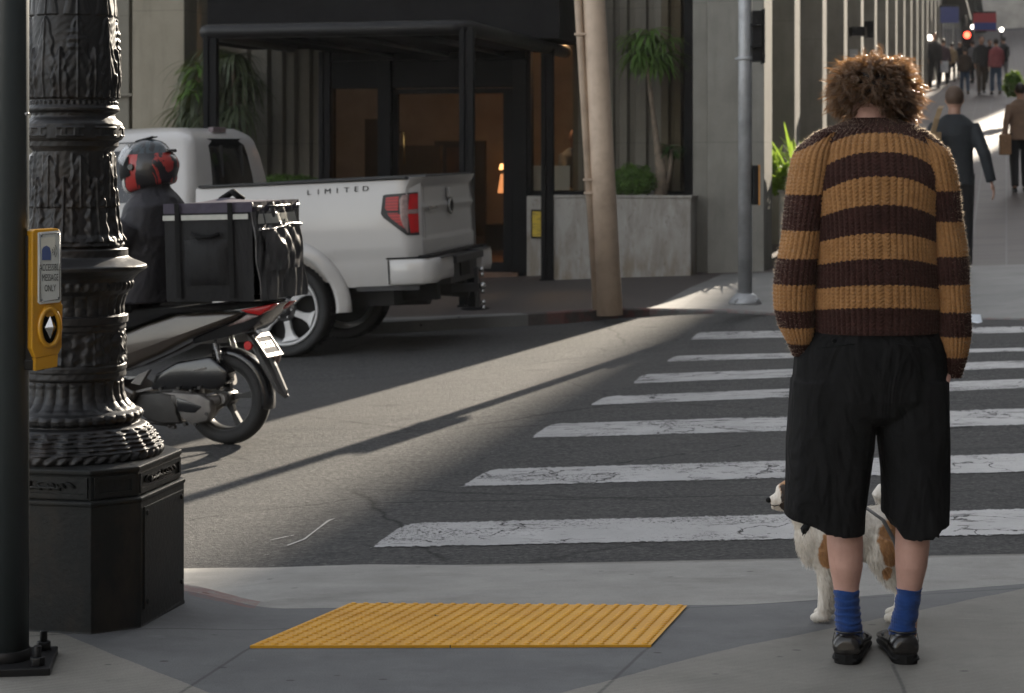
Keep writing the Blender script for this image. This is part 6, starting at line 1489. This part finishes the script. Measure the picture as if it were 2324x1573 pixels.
# ---- shorts
def hemL(x): return np.interp(x, [1780, 1800, 1828, 1866, 1900, 1960], [1170, 1172, 1180, 1200, 1205, 1207])
def hemR(x): return np.interp(x, [1995, 2018, 2024, 2032, 2070, 2109, 2114, 2136, 2145], [1165, 1166, 1188, 1208, 1213, 1211, 1190, 1184, 1182])
mb = MB()
def ring_(y, cx_, hw, b_, Yc_, n=2.3, NN=96, hem=None, t_=0, y0=0):
    q = np.linspace(0, 2*PI, NN, endpoint=False); ex, ey = se(q, n); xs_ = cx_+hw*ex; k_ = Yc_/F0
    ypx = y*np.ones(NN) if hem is None else y0+(hem(xs_)-y0)*t_
    z_ = CH-(ypx-HY)*k_; r_ = []
    for a, e, z0 in zip(xs_, ey, z_):
        x_ = (a-CX)*k_; f_ = .009*noise.noise(Vector((x_*9, e*2, z0*2.0)))+.004*noise.noise(Vector((x_*26+z0*6, e*3, z0*4)))+.002*noise.noise(Vector((x_*60, e*3, z0*14)))
        r_.append(Vector((x_+(f_ if e < 0 else 0)*.3, Yc_+e*(b_+f_*1.6), z0)))
    return r_
mb.rings([ring_(*r) for r in ((738, 1986, 138, .125, 5.64), (770, 1980, 158, .135, 5.63), (800, 1976, 172, .14, 5.63), (850, 1974, 174, .145, 5.63), (900, 1972, 178, .145, 5.63), (935, 1971, 178, .132, 5.635), (958, 1976, 130, .10, 5.64))])
for hem, rows_ in ((hemL, [(1886, 90, .130), (1889, 98, .128), (1884, 98, .128), (1877, 92, .124), (1871.5, 88.5, .12), (1869, 88, .12)]), (hemR, [(2066, 82, .130), (2069, 81, .128), (2072, 78, .128), (2076, 74, .124), (2077, 73, .12), (2076, 73, .118)])):
    rs_ = []
    for t_, (cx_, hw, b_) in zip([0, .25, .45, .68, .88, 1.0], rows_): rs_.append(ring_(0, cx_, hw, b_, 5.63, 2.7, 96, hem, t_, 860))
    mb.rings(rs_)
t = NT('black_cotton'); c = t.ramp(t.noise(5, t.obj, 6, .65), [(.3, (.0075, .0075, .0078)), (.7, (.0125, .0125, .013))])
wr = t.noise(5, t.map(t.obj, (1.4, 1.4, .55), (0, R_(14), 0)), 3, .5, 1.5)
M_SHORT = t.set(c, .85, 0, t.bump(wr, .8, .05, t.bump(t.noise(400, t.obj, 2), .25, .001)), .12)
shorts = mb.build('shorts', M_SHORT, man, remesh=.0045, smoothit=2)
mb = MB(); 
for px_, py_ in ((1893, 773),): mb.lathe([(.007, 0), (.007, .003), (.004, .004)], at(px_, py_, 5.478), 12, Matrix.Rotation(PI/2, 3, 'X'))
mb.build('pocket_button', M_FRAME, shorts)
mb = MB(); mb.tube([at(1852, 790, 5.478), at(1872, 789, 5.474), at(1915, 784, 5.472), at(1940, 781, 5.474)], .0013, 5); mb.tube([at(2030, 779, 5.476), at(2070, 783, 5.474), at(2110, 790, 5.482)], .0013, 5); mb.build('pocket_seam', M_FRAME, shorts)
# ---- body under the clothes
body = MB()
def tubpx(mb_, pts, n_=18, YY=5.6, kd=1.05): mb_.rings([[at(x_+0, y_, YY+dy)+Vector((w_*(YY+dy)/F0*math.cos(q), w_*(YY+dy)/F0*kd*math.sin(q), 0)) for q in [2*PI*i/n_ for i in range(n_)]] for x_, y_, w_, dy in pts])
tubpx(body, [(1915, 880, 62, .02), (1914, 1000, 58, .02), (1915, 1100, 48, .02), (1916, 1190, 41, .01), (1918, 1240, 41, 0), (1920, 1285, 38, .0), (1920.5, 1330, 29.5, .01), (1924, 1390, 25, .015), (1927, 1440, 27, .02), (1932, 1475, 26, .04)])
tubpx(body, [(2055, 880, 62, .02), (2062, 1000, 58, .02), (2070, 1100, 48, .02), (2073, 1190, 40, .01), (2070, 1240, 39, 0), (2068, 1285, 36, .0), (2064, 1330, 28.5, .01), (2058, 1390, 25, .015), (2053, 1440, 27, .02), (2048, 1475, 26, .04)])
tubpx(body, [(1985, 745, 120, .03), (1985, 850, 130, .03), (1985, 930, 125, .03)], kd=.75); tubpx(body, [(1984, 292, 50, .1), (1982, 335, 92, .09), (1980, 420, 98, .06), (1982, 600, 95, .04), (1985, 745, 100, .03)], kd=.8)
body.tube([at(1980, 320, 5.69), at(1978, 275, 5.71), at(1982, 225, 5.75)], [.075, .056, .058], 16)
hc_ = at(1986, 228, 5.765); Rh = Matrix.Rotation(R_(-32), 3, 'X')
body.ball(hc_, (.078, .098, .112), 24, 16, Rh); body.ball(hc_+Rh @ Vector((0, .045, -.06)), (.052, .055, .05), 14, 9, Rh); body.ball(hc_+Rh @ Vector((0, .108, -.02)), (.013, .02, .026), 8, 6, Rh)
body.box(hc_+Rh @ Vector((0, .095, -.062)), (.045, .012, .008), Rh); body.box(hc_+Rh @ Vector((0, .092, .02)), (.09, .014, .012), Rh)
for s in (-1, 1): body.ball(hc_+Rh @ Vector((.08*s, 0, -.01)), (.010, .022, .032), 8, 6, Rh)
for s, pts, hd in ((-1, [(1855, 360), (1822, 560), (1812, 740), (1822, 800)], 1), (1, [(2110, 360), (2150, 560), (2163, 760), (2152, 835)], -1)):
    w3 = [at(x_, y_, 5.61) for x_, y_ in pts]; w3 = [p+Vector((0, .035, 0)) for p in w3[:2]]+w3[2:]; body.tube(w3, [.042, .038, .030, .026], 12); d = Vector((.25*-s, .04, -.9)).normalized(); hand(body, w3[-1], d, (0, 1, 0), (s, 0, .2), .12, .95, .0085)
body.build('body', M_MSKIN, man, remesh=.005, smoothit=3)
for s in (-1, 1):
    e = MB(); e.ball(hc_+Rh @ Vector((.03*s, .094, 0)), (.011, .006, .007), 8, 6); e.build('eye', M_FRAME, man)
# ---- socks
t = NT('blue_wool'); c = t.ramp(t.noise(30, t.obj, 4, .6), [(.3, (.010, .036, .145)), (.7, (.018, .058, .21))]); rb = t.math('SINE', t.math('MULTIPLY', t.sep(t.obj)[0], 1500.0))
M_SOCK = t.set(c, .9, 0, t.bump(t.math('ADD', t.noise(200, t.obj, 3), t.math('MULTIPLY', rb, .5)), .4, .0015), .2, Sheen_Weight=.2)
for rows_ in ([(1920.5, 1337, 29.5), (1921, 1345, 28.5), (1922, 1362, 28), (1924, 1385, 28.2), (1926, 1410, 29.5), (1930, 1432, 30.5), (1931, 1450, 30), (1932, 1468, 29)], [(2063.5, 1335, 28.5), (2063, 1345, 27.8), (2060, 1362, 27.6), (2057, 1385, 27.8), (2053, 1410, 29), (2050, 1432, 30.5), (2050, 1450, 30), (2050, 1468, 29)]):
    mb = MB(); r0 = np.array(rows_); ysn = np.linspace(r0[0, 0+1], r0[-1, 1], 60); rings = []
    for i, y_ in enumerate(ysn):
        x_ = np.interp(y_, r0[:, 1], r0[:, 0]); w_ = np.interp(y_, r0[:, 1], r0[:, 2]); k_ = 5.605/F0; w_ += 1.2*math.sin(y_*.32+x_)+.7*math.sin(y_*.75); fr = (y_-1337)/130
        rings.append([at(x_, y_, 5.605)+Vector((w_*k_*math.cos(q), w_*k_*(1.05+.5*max(0, fr-.4))*math.sin(q)+.035*max(0, fr-.3), .0022*math.sin(3*q+y_*.1))) for q in [2*PI*i2/36 for i2 in range(36)]])
    mb.rings(rings, True); mb.build('sock', M_SOCK, man)
# ---- shoes (loafers)
t = NT('black_leather'); c = t.ramp(t.noise(18, t.obj, 5), [(.3, (.006, .005, .0045)), (.7, (.013, .011, .010))]); M_LEATH = t.set(c, .25, 0, t.bump(t.noise(45, t.obj, 4, .6, .5), .25, .003), .6)
M_SOLE = pbr('black_rubber_sole', (.007, .007, .007), .7, 0, .3, 10, spec=.2)
for hx_, ang, nm in ((1919.5, -17, 'L'), (2057, -1, 'R')):
    h0 = at(hx_, 0, 5.545); h0.z = 0.0; Rz = Matrix.Rotation(R_(ang), 3, 'Z')
    def W(x, y, z): return h0+Rz @ Vector((x, y, z))
    prof_ = [(.0, .030, .022, .060), (.010, .039, .017, .080), (.04, .043, .016, .086), (.08, .043, .016, .080), (.12, .044, .016, .074), (.16, .047, .016, .062), (.20, .050, .016, .052), (.235, .047, .016, .044), (.26, .037, .017, .036), (.275, .018, .018, .028)]
    up = MB(); rings = []
    for y_, hw, z0, z1 in prof_:
        r_ = []
        for i in range(24):
            q = 2*PI*i/24; cx2, sy2 = math.cos(q), math.sin(q); x_ = hw*np.sign(cx2)*abs(cx2)**.75; z_ = (z0+z1)/2+(z1-z0)/2*(np.sign(sy2)*abs(sy2)**(.75 if sy2 < 0 else 1.0)); x_ *= (1-.18*max(0, sy2)); r_.append(W(x_, y_, z_))
        rings.append(r_)
    up.rings(rings); sh = up.build('shoe', M_LEATH, man, subsurf=1)
    so = MB(); so.rings([[W(hw*.99*math.cos(q), y_-.004, .0135+.006*math.sin(q)) for q in [2*PI*i/16 for i in range(16)]] for y_, hw, z0, z1 in prof_]); so.build('sole', M_SOLE, sh)
    so = MB(); hp_ = [(-.034, .03), (-.030, .008), (-.018, -.004), (0, -.008), (.018, -.004), (.030, .008), (.034, .03), (.034, .07), (-.034, .07)]; so.prism(hp_, lambda x, y, z: W(x*1.08, y, z), .0, .027); so.build('heel', M_SOLE, sh, bevel=.002)
    st = MB(); st.tube([W(.037*math.cos(q), .055+.050*math.sin(q), .083-.004*math.sin(q)) for q in [2*PI*i/20 for i in range(21)]], .0026, 6); st.tube([W(-.044, .06, .03), W(-.042, .045, .055), W(-.036, .035, .08)], .0012, 5); st.tube([W(.044, .06, .03), W(.042, .045, .055), W(.036, .035, .08)], .0012, 5); st.tube([W(-.044, .15, .045), W(0, .15, .064), W(.044, .15, .045)], .008, 6); st.build('shoe_trim', M_LEATH, sh)
# ---- hair
t = NT('brown_hair'); c = t.ramp(t.noise(40, t.obj, 4), [(.3, (.010, .0042, .002)), (.7, (.028, .012, .0055))]); t.set(c, .3, 0, None, .5)
tl_ = t.n.new('ShaderNodeBsdfTranslucent'); tl_.inputs[0].default_value = (1.0, .52, .2, 1); mx = t.n.new('ShaderNodeMixShader'); mx.inputs[0].default_value = .15
t.l.new(t.b.outputs[0], mx.inputs[1]); t.l.new(tl_.outputs[0], mx.inputs[2]); gls = t.n.new('ShaderNodeBsdfGlossy'); gls.inputs[0].default_value = (1.0, .60, .30, 1); gls.inputs['Roughness'].default_value = .42; mx2 = t.n.new('ShaderNodeMixShader'); mx2.inputs[0].default_value = .06; t.l.new(mx.outputs[0], mx2.inputs[1]); t.l.new(gls.outputs[0], mx2.inputs[2]); t.l.new(mx2.outputs[0], t.out.inputs[0]); M_HAIR = t.m
hcen = at(1988, 208, 5.745); RX, RY_, RZu, RZd = .098, .115, .086, .074
def shell(d, s=1.0): return hcen+Vector((d.x*RX*s, d.y*RY_*s, d.z*(RZu if d.z > 0 else RZd)*s))
def nape(p):   # opening where the neck shows
    py_ = HY+(CH-p.z)*F0/p.y; px_ = CX+p.x*F0/p.y; return p.y < hcen.y+.03 and py_ > 243 and abs(px_-1974) < 8+(py_-243)*1.15
core = MB(); rings = []
for i in range(33):
    ph = PI*min(max(i/32, .01), .99); r_ = []
    for j in range(64):
        a = 2*PI*j/64; d = Vector((math.sin(ph)*math.cos(a), math.sin(ph)*math.sin(a), -math.cos(ph))); s_ = .86+.08*noise.noise(d*3.2)+.05*noise.noise(d*8); p = shell(d, s_)
        if nape(p): p = hcen+(p-hcen)*.72
        r_.append(p)
    rings.append(r_)
core.rings(rings); hair = core.build('hair', pbr('hair_core', (.016, .009, .006), .6, 0, .4, 30, .9, 70, .006), man)
mb = MB(); rh = random.Random(11); crown = Vector((0.05, -.15, 1)).normalized()
def clump(d, n_, rad, lenf=1.0, flip=0):
    root = shell(d, .76); tang = (d-crown*(d.dot(crown))); tang = tang.normalized() if tang.length > .05 else Vector((rh.gauss(0, 1), rh.gauss(0, 1), 0)).normalized()
    fall = (tang*.8+Vector((0, 0, -.55 if d.z < .5 else -.05))+Vector((rh.gauss(0, .28), rh.gauss(0, .28), rh.gauss(0, .22)))).normalized(); L = rh.uniform(.036, .06)*lenf
    w1, w2, ph1, ph2 = rh.uniform(.005, .012), rh.uniform(.005, .012), rh.uniform(0, 6), rh.uniform(0, 6); fr_ = rh.uniform(5, 10); side = d.cross(fall).normalized(); outc = rh.uniform(-.35, .5)+flip
    for k in range(n_):
        o_ = Vector((rh.gauss(0, 1), rh.gauss(0, 1), rh.gauss(0, 1)))*rad; pts = []; SG = 9; Lk = L*rh.uniform(.8, 1.15)
        for s_ in range(SG+1):
            f_ = s_/SG; dirv = d*(.34-.4*f_)+fall*(f_*1.0)+d*outc*f_*f_*.45
            p = root+d*.032*min(1, f_*2.2)+dirv*Lk*f_+side*w1*math.sin(ph1+fr_*f_)*min(1, f_*1.6)+d*w2*math.cos(ph1+fr_*f_)*min(1, f_*1.6)+o_*(1-.2*f_)+o_*.25*math.sin(k+f_*5)
            pts.append(p)
        if nape(pts[-1]) or nape(pts[-3]): continue
        wd = rh.uniform(.0006, .0011); vdir = (pts[-1]-pts[0]); sd = vdir.cross(Vector((rh.gauss(0, 1), rh.gauss(0, 1), rh.gauss(0, 1)))).normalized(); vs = []
        for s_, p in enumerate(pts): w_ = wd*(1-.85*(s_/SG)**2); vs += [p-sd*w_, p+sd*w_]
        mb.add(vs, [(2*s_, 2*s_+1, 2*s_+3, 2*s_+2) for s_ in range(SG)], True)
for k in range(900):
    z = rh.uniform(-.95, 1); a = rh.uniform(0, 2*PI); r_ = math.sqrt(1-z*z); d = Vector((r_*math.cos(a), r_*math.sin(a), z)); clump(d, 14, .0030)
for k in range(90):    # loose fly-away tips
    z = rh.uniform(-.5, 1); a = rh.uniform(0, 2*PI); r_ = math.sqrt(1-z*z); d = Vector((r_*math.cos(a), r_*math.sin(a), z)); clump(d, 4, .004, 1.1, .3)
mb.build('hair_strands', M_HAIR, hair, fix=False)

# ------------------------------------------------------------------ dog
YD = 6.2; dbase = Vector((at(1935, 0, YD).x, YD, N(at(1935, 0, YD).x, YD))); dog = thing('dog', 'small long-haired white and tan dog standing behind the person with blue socks', 'dog', dbase)
def dp(px_, py_, dy=0.0): p = at(px_, py_, YD); return p+Vector((0, dy, 0))
b = MB()
b.tube([dp(1848, 1212), dp(1880, 1212), dp(1930, 1212), dp(1975, 1208), dp(2012, 1205), dp(2030, 1205)], [.075, .092, .088, .080, .082, .06], 18, sy=None)
b.ball(dp(1848, 1215), (.062, .07, .085)); b.ball(dp(2012, 1208), (.07, .068, .078)); b.ball(dp(1838, 1238), (.035, .05, .06))
b.tube([dp(1852, 1195), dp(1832, 1165), dp(1808, 1140)], [.062, .054, .045], 14)
b.ball(dp(1797, 1122), (.052, .047, .048)); b.tube([dp(1790, 1128), dp(1765, 1136), dp(1749, 1139)], [.038, .025, .018], 14); b.tube([dp(1780, 1146), dp(1762, 1148), dp(1750, 1148)], [.022, .014, .011], 10); b.ball(dp(1778, 1112), (.025, .034, .022))
for dy in (-.036, .036):
    b.rings([[dp(1812, 1095, dy*1.2)+Vector((.022*math.cos(q)*k+.01*i, .008*math.sin(q), -.055*i*.4)) for q in [2*PI*j/10 for j in range(10)]] for i, k in enumerate((.5, 1.1, 1.3, 1.0, .4))])
    o_ = 16 if dy > 0 else 0
    b.tube([dp(1868+o_, 1240, dy), dp(1870+o_, 1290, dy), dp(1868+o_, 1335, dy), dp(1864+o_, 1380, dy)], [.046, .030, .022, .019], 12); b.ball(dp(1857+o_, 1394, dy), (.032, .021, .016)); b.ball(dp(1848+o_, 1397, dy), (.015, .017, .012))
    o_ = 14 if dy > 0 else 0
    b.tube([dp(2012+o_, 1215, dy*1.1), dp(1996+o_, 1262, dy*1.1), dp(2014+o_, 1300, dy*1.1), dp(2040+o_, 1335, dy*1.1), dp(2033+o_, 1385, dy*1.1)], [.070, .052, .030, .019, .018], 14); b.ball(dp(2022+o_, 1394, dy*1.1), (.032, .020, .015)); b.ball(dp(2012+o_, 1397, dy*1.1), (.014, .016, .011))
b.tube([dp(2036, 1178), dp(2038, 1145), dp(2022, 1122), dp(2000, 1118), dp(1988, 1130)], [.022, .026, .03, .03, .02], 12)
t = NT('dog_coat'); g_ = t.obj
ln = lambda px_, py_: dp(px_, py_)-dbase
wob = t.mix(.05, g_, t.noise(18, g_, 4, .6, col=True), 'ADD'); o = t.sep(wob)
def blob(px_, py_, rx_, rz_, k=.0):
    p = ln(px_, py_); a = t.math('DIVIDE', t.math('SUBTRACT', o[0], p.x+.025), rx_); c_ = t.math('DIVIDE', t.math('SUBTRACT', o[2], p.z+.025), rz_)
    return t.ramp(t.math('ADD', t.math('MULTIPLY', a, a), t.math('MULTIPLY', c_, c_)), [(.75, 1.0), (1.0, 0.0)])
fine = t.noise(120, t.map(g_, (1, 1, .3)), 4)
col = t.ramp(fine, [(.3, (.62, .57, .50)), (.7, (.80, .76, .69))]); tanc = t.ramp(fine, [(.3, (.34, .17, .075)), (.7, (.46, .25, .11))])
tanm = None
for a in ((1870, 1238, .036, .062), (2012, 1222, .042, .080), (1798, 1110, .046, .042), (2004, 1292, .020, .025)):
    m_ = blob(*a); tanm = m_ if tanm is None else t.math('MAXIMUM', tanm, m_)
col = t.mix(tanm, col, tanc); blk = t.math('MAXIMUM', blob(1776, 1118, .012, .028), t.math('MAXIMUM', blob(1780, 1146, .020, .016), blob(1790, 1130, .016, .03))); col = t.mix(blk, col, (.035, .025, .02))
t.set(col, .75, 0, t.bump(t.noise(90, t.map(g_, (1, 1, .3)), 4), .6, .004), .25, Sheen_Weight=.2); M_DOG = t.m
dbody = b.build('body', M_DOG, dog, remesh=.0055, smoothit=4)
co, no = surface_of(dbody)
sel = rng.choice(len(co), min(len(co), 15000), replace=False); P_ = co[sel]; Nn = no[sel]; mb = MB()
pxx = CX+P_[:, 0]*F0/P_[:, 1]; pyy = HY+(CH-P_[:, 2])*F0/P_[:, 1]
low = pyy > 1345; head_ = (pxx < 1790); D_ = Nn*.45+np.array([.45, 0, -.75])[None, :]; D_[pyy < 1180] += np.array([.4, 0, .3])
Ln = np.where(head_, .006, np.where(low, .007, .012)); Ln = np.where((pxx > 1865) & (pxx < 1900) & (pyy > 1270) & (pyy < 1390), .020, Ln); Ln = np.where((pyy < 1160) & (pxx > 1960), .045, Ln); Ln = np.where((pxx < 1855) & (pyy > 1190) & (pyy < 1290), .022, Ln); Ln = np.where((pxx > 1970) & (pyy > 1240) & (pyy < 1330), .022, Ln)
for L_ in np.unique(Ln):
    m_ = Ln == L_; strands(mb, P_[m_], D_[m_], float(L_), .0009, 3, .35, .3)
mb.build('fur', M_DOG, dbody, fix=False)
mb = MB(); mb.ball(dp(1744.5, 1135), (.010, .012, .009), 12, 8); mb.build('nose', M_FRAME, dog)
for dy in (-.030, .030): mb = MB(); mb.ball(dp(1775, 1121, dy), (.007, .006, .007), 10, 7); mb.build('eye', M_DKGL, dog)
mb = MB(); mb.tube([dp(1746, 1143, -.019), dp(1756, 1146, -.021), dp(1766, 1143, -.024)], .0015, 5); mb.build('mouth', M_FRAME, dog)
mb = MB(); ctr = dp(1832, 1192); nrm = Vector((-.6, 0, .55)).normalized(); ax = Vector((0, 1, 0)); bx_ = nrm.cross(ax)
rings = []
for i in range(33):
    q = 2*PI*i/32; rad_ = ax*math.cos(q)*.064+bx_*math.sin(q)*.070; n2 = rad_.normalized(); c_ = ctr+rad_; rings.append([c_-nrm*.014, c_-nrm*.014+n2*.004, c_+nrm*.014+n2*.004, c_+nrm*.014])
mb = MB(); mb.tube([dp(1836, 1168, -.052), dp(1822, 1195, -.046), dp(1824, 1222, -.04), dp(1834, 1248, -.04)], [.012, .015, .013, .010], 8); mb.build('harness', M_FRAME, dog)
# leash
lsh = [at(2092, 905, 5.86), at(2060, 1040, 5.9), at(2040, 1160, 5.93), at(2038, 1200, 5.93), at(2044, 1240, 5.93), at(2050, 1268, 5.93), at(2046, 1274, 5.94), at(2040, 1262, 5.96), at(2032, 1230, 5.98), at(2005, 1180, 6.0), at(1950, 1140, 6.08), at(1880, 1135, 6.1), at(1848, 1160, 6.12)]
mb = MB(); vs = []
for p in lsh: vs += [p-Vector((.006, .004, 0)), p+Vector((.006, .004, 0))]
mb.add(vs, [(2*i, 2*i+1, 2*i+3, 2*i+2) for i in range(len(lsh)-1)], True)
tag(mb.build('leash', pbr('grey_webbing', (.11, .105, .10), .6, 0, .2, 60), fix=False, solid=.003), 'grey webbing leash hanging in a loop between the dog and the standing person', 'leash')

# ------------------------------------------------------------------ people up the street
C_ = lambda n_, c_: pbr(n_, c_, .8, 0, .2, 6, .4, 14, .02)
def walker(label, px_, pyf, pyt, top, legs, stride=.15, arms=((.35, .25), (-.4, .25)), yaw=-.1, base=None, **k):
    b_ = base or gp(px_, pyf, FR); H_ = CH-(pyt-HY)/F0*b_.y-b_.z; return figure('person', label, b_, yaw, max(1.4, min(1.95, H_)), stride, arms, top, legs, **k), b_, H_
bw_ = at(2166, 0, 20.5); bw_.z = FR(bw_.x, bw_.y)
t_, b_, H_ = walker('person in dark jacket with a tan shoulder strap walking away on the sidewalk', 2166, 0, 198, C_('dark_blue_jacket', (.018, .022, .026)), C_('dark_trousers', (.02, .02, .022)), .2, ((-.25, .5), (-.35, .55)), -.25, bw_, hair=pbr('short_brown_hair', (.09, .055, .035), .7, 0, .2))
mb = MB(); pts = [at(2118, 300, 20.28), at(2126, 270, 20.28), at(2134, 246, 20.35), at(2138, 240, 20.5)]; 
mb.rings([[p+Vector((-.028, 0, 0)), p+Vector((.028, 0, 0)), p+Vector((.028, .012, 0)), p+Vector((-.028, .012, 0))] for p in pts], True, False); sb = mb
mb.rings([[at(2112, 300, 20.3)+Vector((x_, y_, z_)) for x_, y_ in ((-.12, -.05), (.10, -.05), (.10, .06), (-.12, .06))] for z_ in (-.26, .0)], True, False)
bagw = thing('shoulder_bag', 'tan shoulder bag carried by the person in the dark jacket', 'bag', at(2112, 300, 20.3)-Vector((0, 0, .26))); sb.build('bag', C_('tan_canvas', (.25, .17, .09)), bagw, bevel=.01)
walker('person in a long tan coat at the right edge of the picture', 2316, 436, 190, C_('tan_coat', (.20, .13, .09)), C_('black_trousers', (.015, .015, .017)), .1)
bb = gp(2294, 436, FR); hbg = thing('handbag', 'tan handbag carried beside the long tan coat at the right edge', 'bag', at(2280, 352, bb.y-.2)); mb = MB(); mb.box(at(2281, 328, bb.y-.2), (.17, .14, .32)); mb.build('bag', C_('tan_leather', (.3, .18, .10)), hbg, bevel=.02); mb = MB(); mb.tube([at(2274, 305, bb.y-.2), at(2278, 285, bb.y-.2), at(2288, 305, bb.y-.2)], .012, 6); mb.build('bag_handle', C_('tan_leather', (.3, .18, .10)), hbg)
BLK = C_('crowd_black', (.012, .012, .014)); BLU = C_('crowd_denim', (.05, .08, .13)); BRN = C_('crowd_brown', (.05, .035, .025)); TAN = C_('crowd_tan', (.22, .15, .08)); RED = C_('crowd_red', (.28, .07, .08)); PLM = C_('crowd_plum', (.05, .025, .035)); GRY = C_('crowd_grey', (.12, .12, .13))
CRW = [(2120, 200, 62, BLK, BLK, 'distant person all in black standing by the dark shop front'), (2141, 197, 88, PLM, BLK, 'distant person in a plum jacket carrying a white bag'), (2190, 214, 108, BRN, BLU, 'distant person in brown jacket and blue jeans walking ahead of the crowd'), (2227, 216, 82, BLK, BRN, 'tall distant person in dark coat and brown trousers in the middle of the crowd'),
       (2261, 214, 88, RED, BLU, 'distant person in a red top and wide blue jeans'), (2208, 190, 92, GRY, BLK, 'distant person in grey partly behind the brown jacket'), (2246, 188, 90, BLK, BLK, 'distant dark figure between the tall coat and the red top'), (2160, 186, 98, TAN, BLK, 'distant person in a tan coat beside the white bag'), (2278, 190, 84, BLK, GRY, 'distant dark figure at the right edge behind the red top'), (2178, 180, 96, BLK, BLU, 'distant person in black and blue at the back of the crowd')]
for i, (px_, pf, pt_, tp_, lg_, lb) in enumerate(CRW): walker(lb, px_, pf, pt_, tp_, lg_, .14 if i % 2 else -.12, ((.2, .1), (-.2, .1)), random.uniform(-.4, .4) if i % 3 else PI, vox=.02)
p = gp(2141, 197, FR); tag(MB().box(at(2141, 152, p.y-.35), (.34, .12, .4)).build('shopping_bag', C_('white_bag', (.6, .62, .65)), bevel=.02), 'white shopping bag carried by the distant person in plum', 'bag')
# receptionist behind the lobby window
rb_ = UV(U(1303, 1.3), 1.3, 0); rb_.z = at(1312, 293, rb_.y).z-1.62
figure('person', 'bald person in a grey suit behind the lobby window by the tan pole', rb_, R_(200), 1.62, 0, ((.6, .1), (.6, .1)), C_('grey_suit', (.16, .17, .18)), BLK, bald=True, skin=M_SKIN)
dk_ = thing('reception_desk', 'dark reception desk behind the lobby window', 'desk', UV(U(1260, .9), .9, rb_.z)); mb = MB(); ub(mb, U(1210, .9), U(1320, .9), .62, 1.0, rb_.z, zpx(1260, 432, .9)); mb.build('desk_body', M_DARKIN, dk_, bevel=.01)
mb = MB(); ub(mb, U(1208, .9), U(1322, .9), .58, 1.05, zpx(1260, 432, .9), zpx(1260, 428, .9)); mb.build('desk_top', M_CREAM, dk_)
# ------------------------------------------------------------------ thin haze filling the street
t = NT('haze_air'); t.n.remove(t.b); pv = t.n.new('ShaderNodeVolumePrincipled'); pv.inputs['Color'].default_value = (.88, .92, 1.0, 1); pv.inputs['Density'].default_value = .0002; pv.inputs['Anisotropy'].default_value = .35
t.l.new(pv.outputs[0], t.out.inputs['Volume'])
mb = MB(); mb.box((0, 75, 25), (900, 940, 64)); hz_ = mb.build('haze', t.m, kind='stuff')
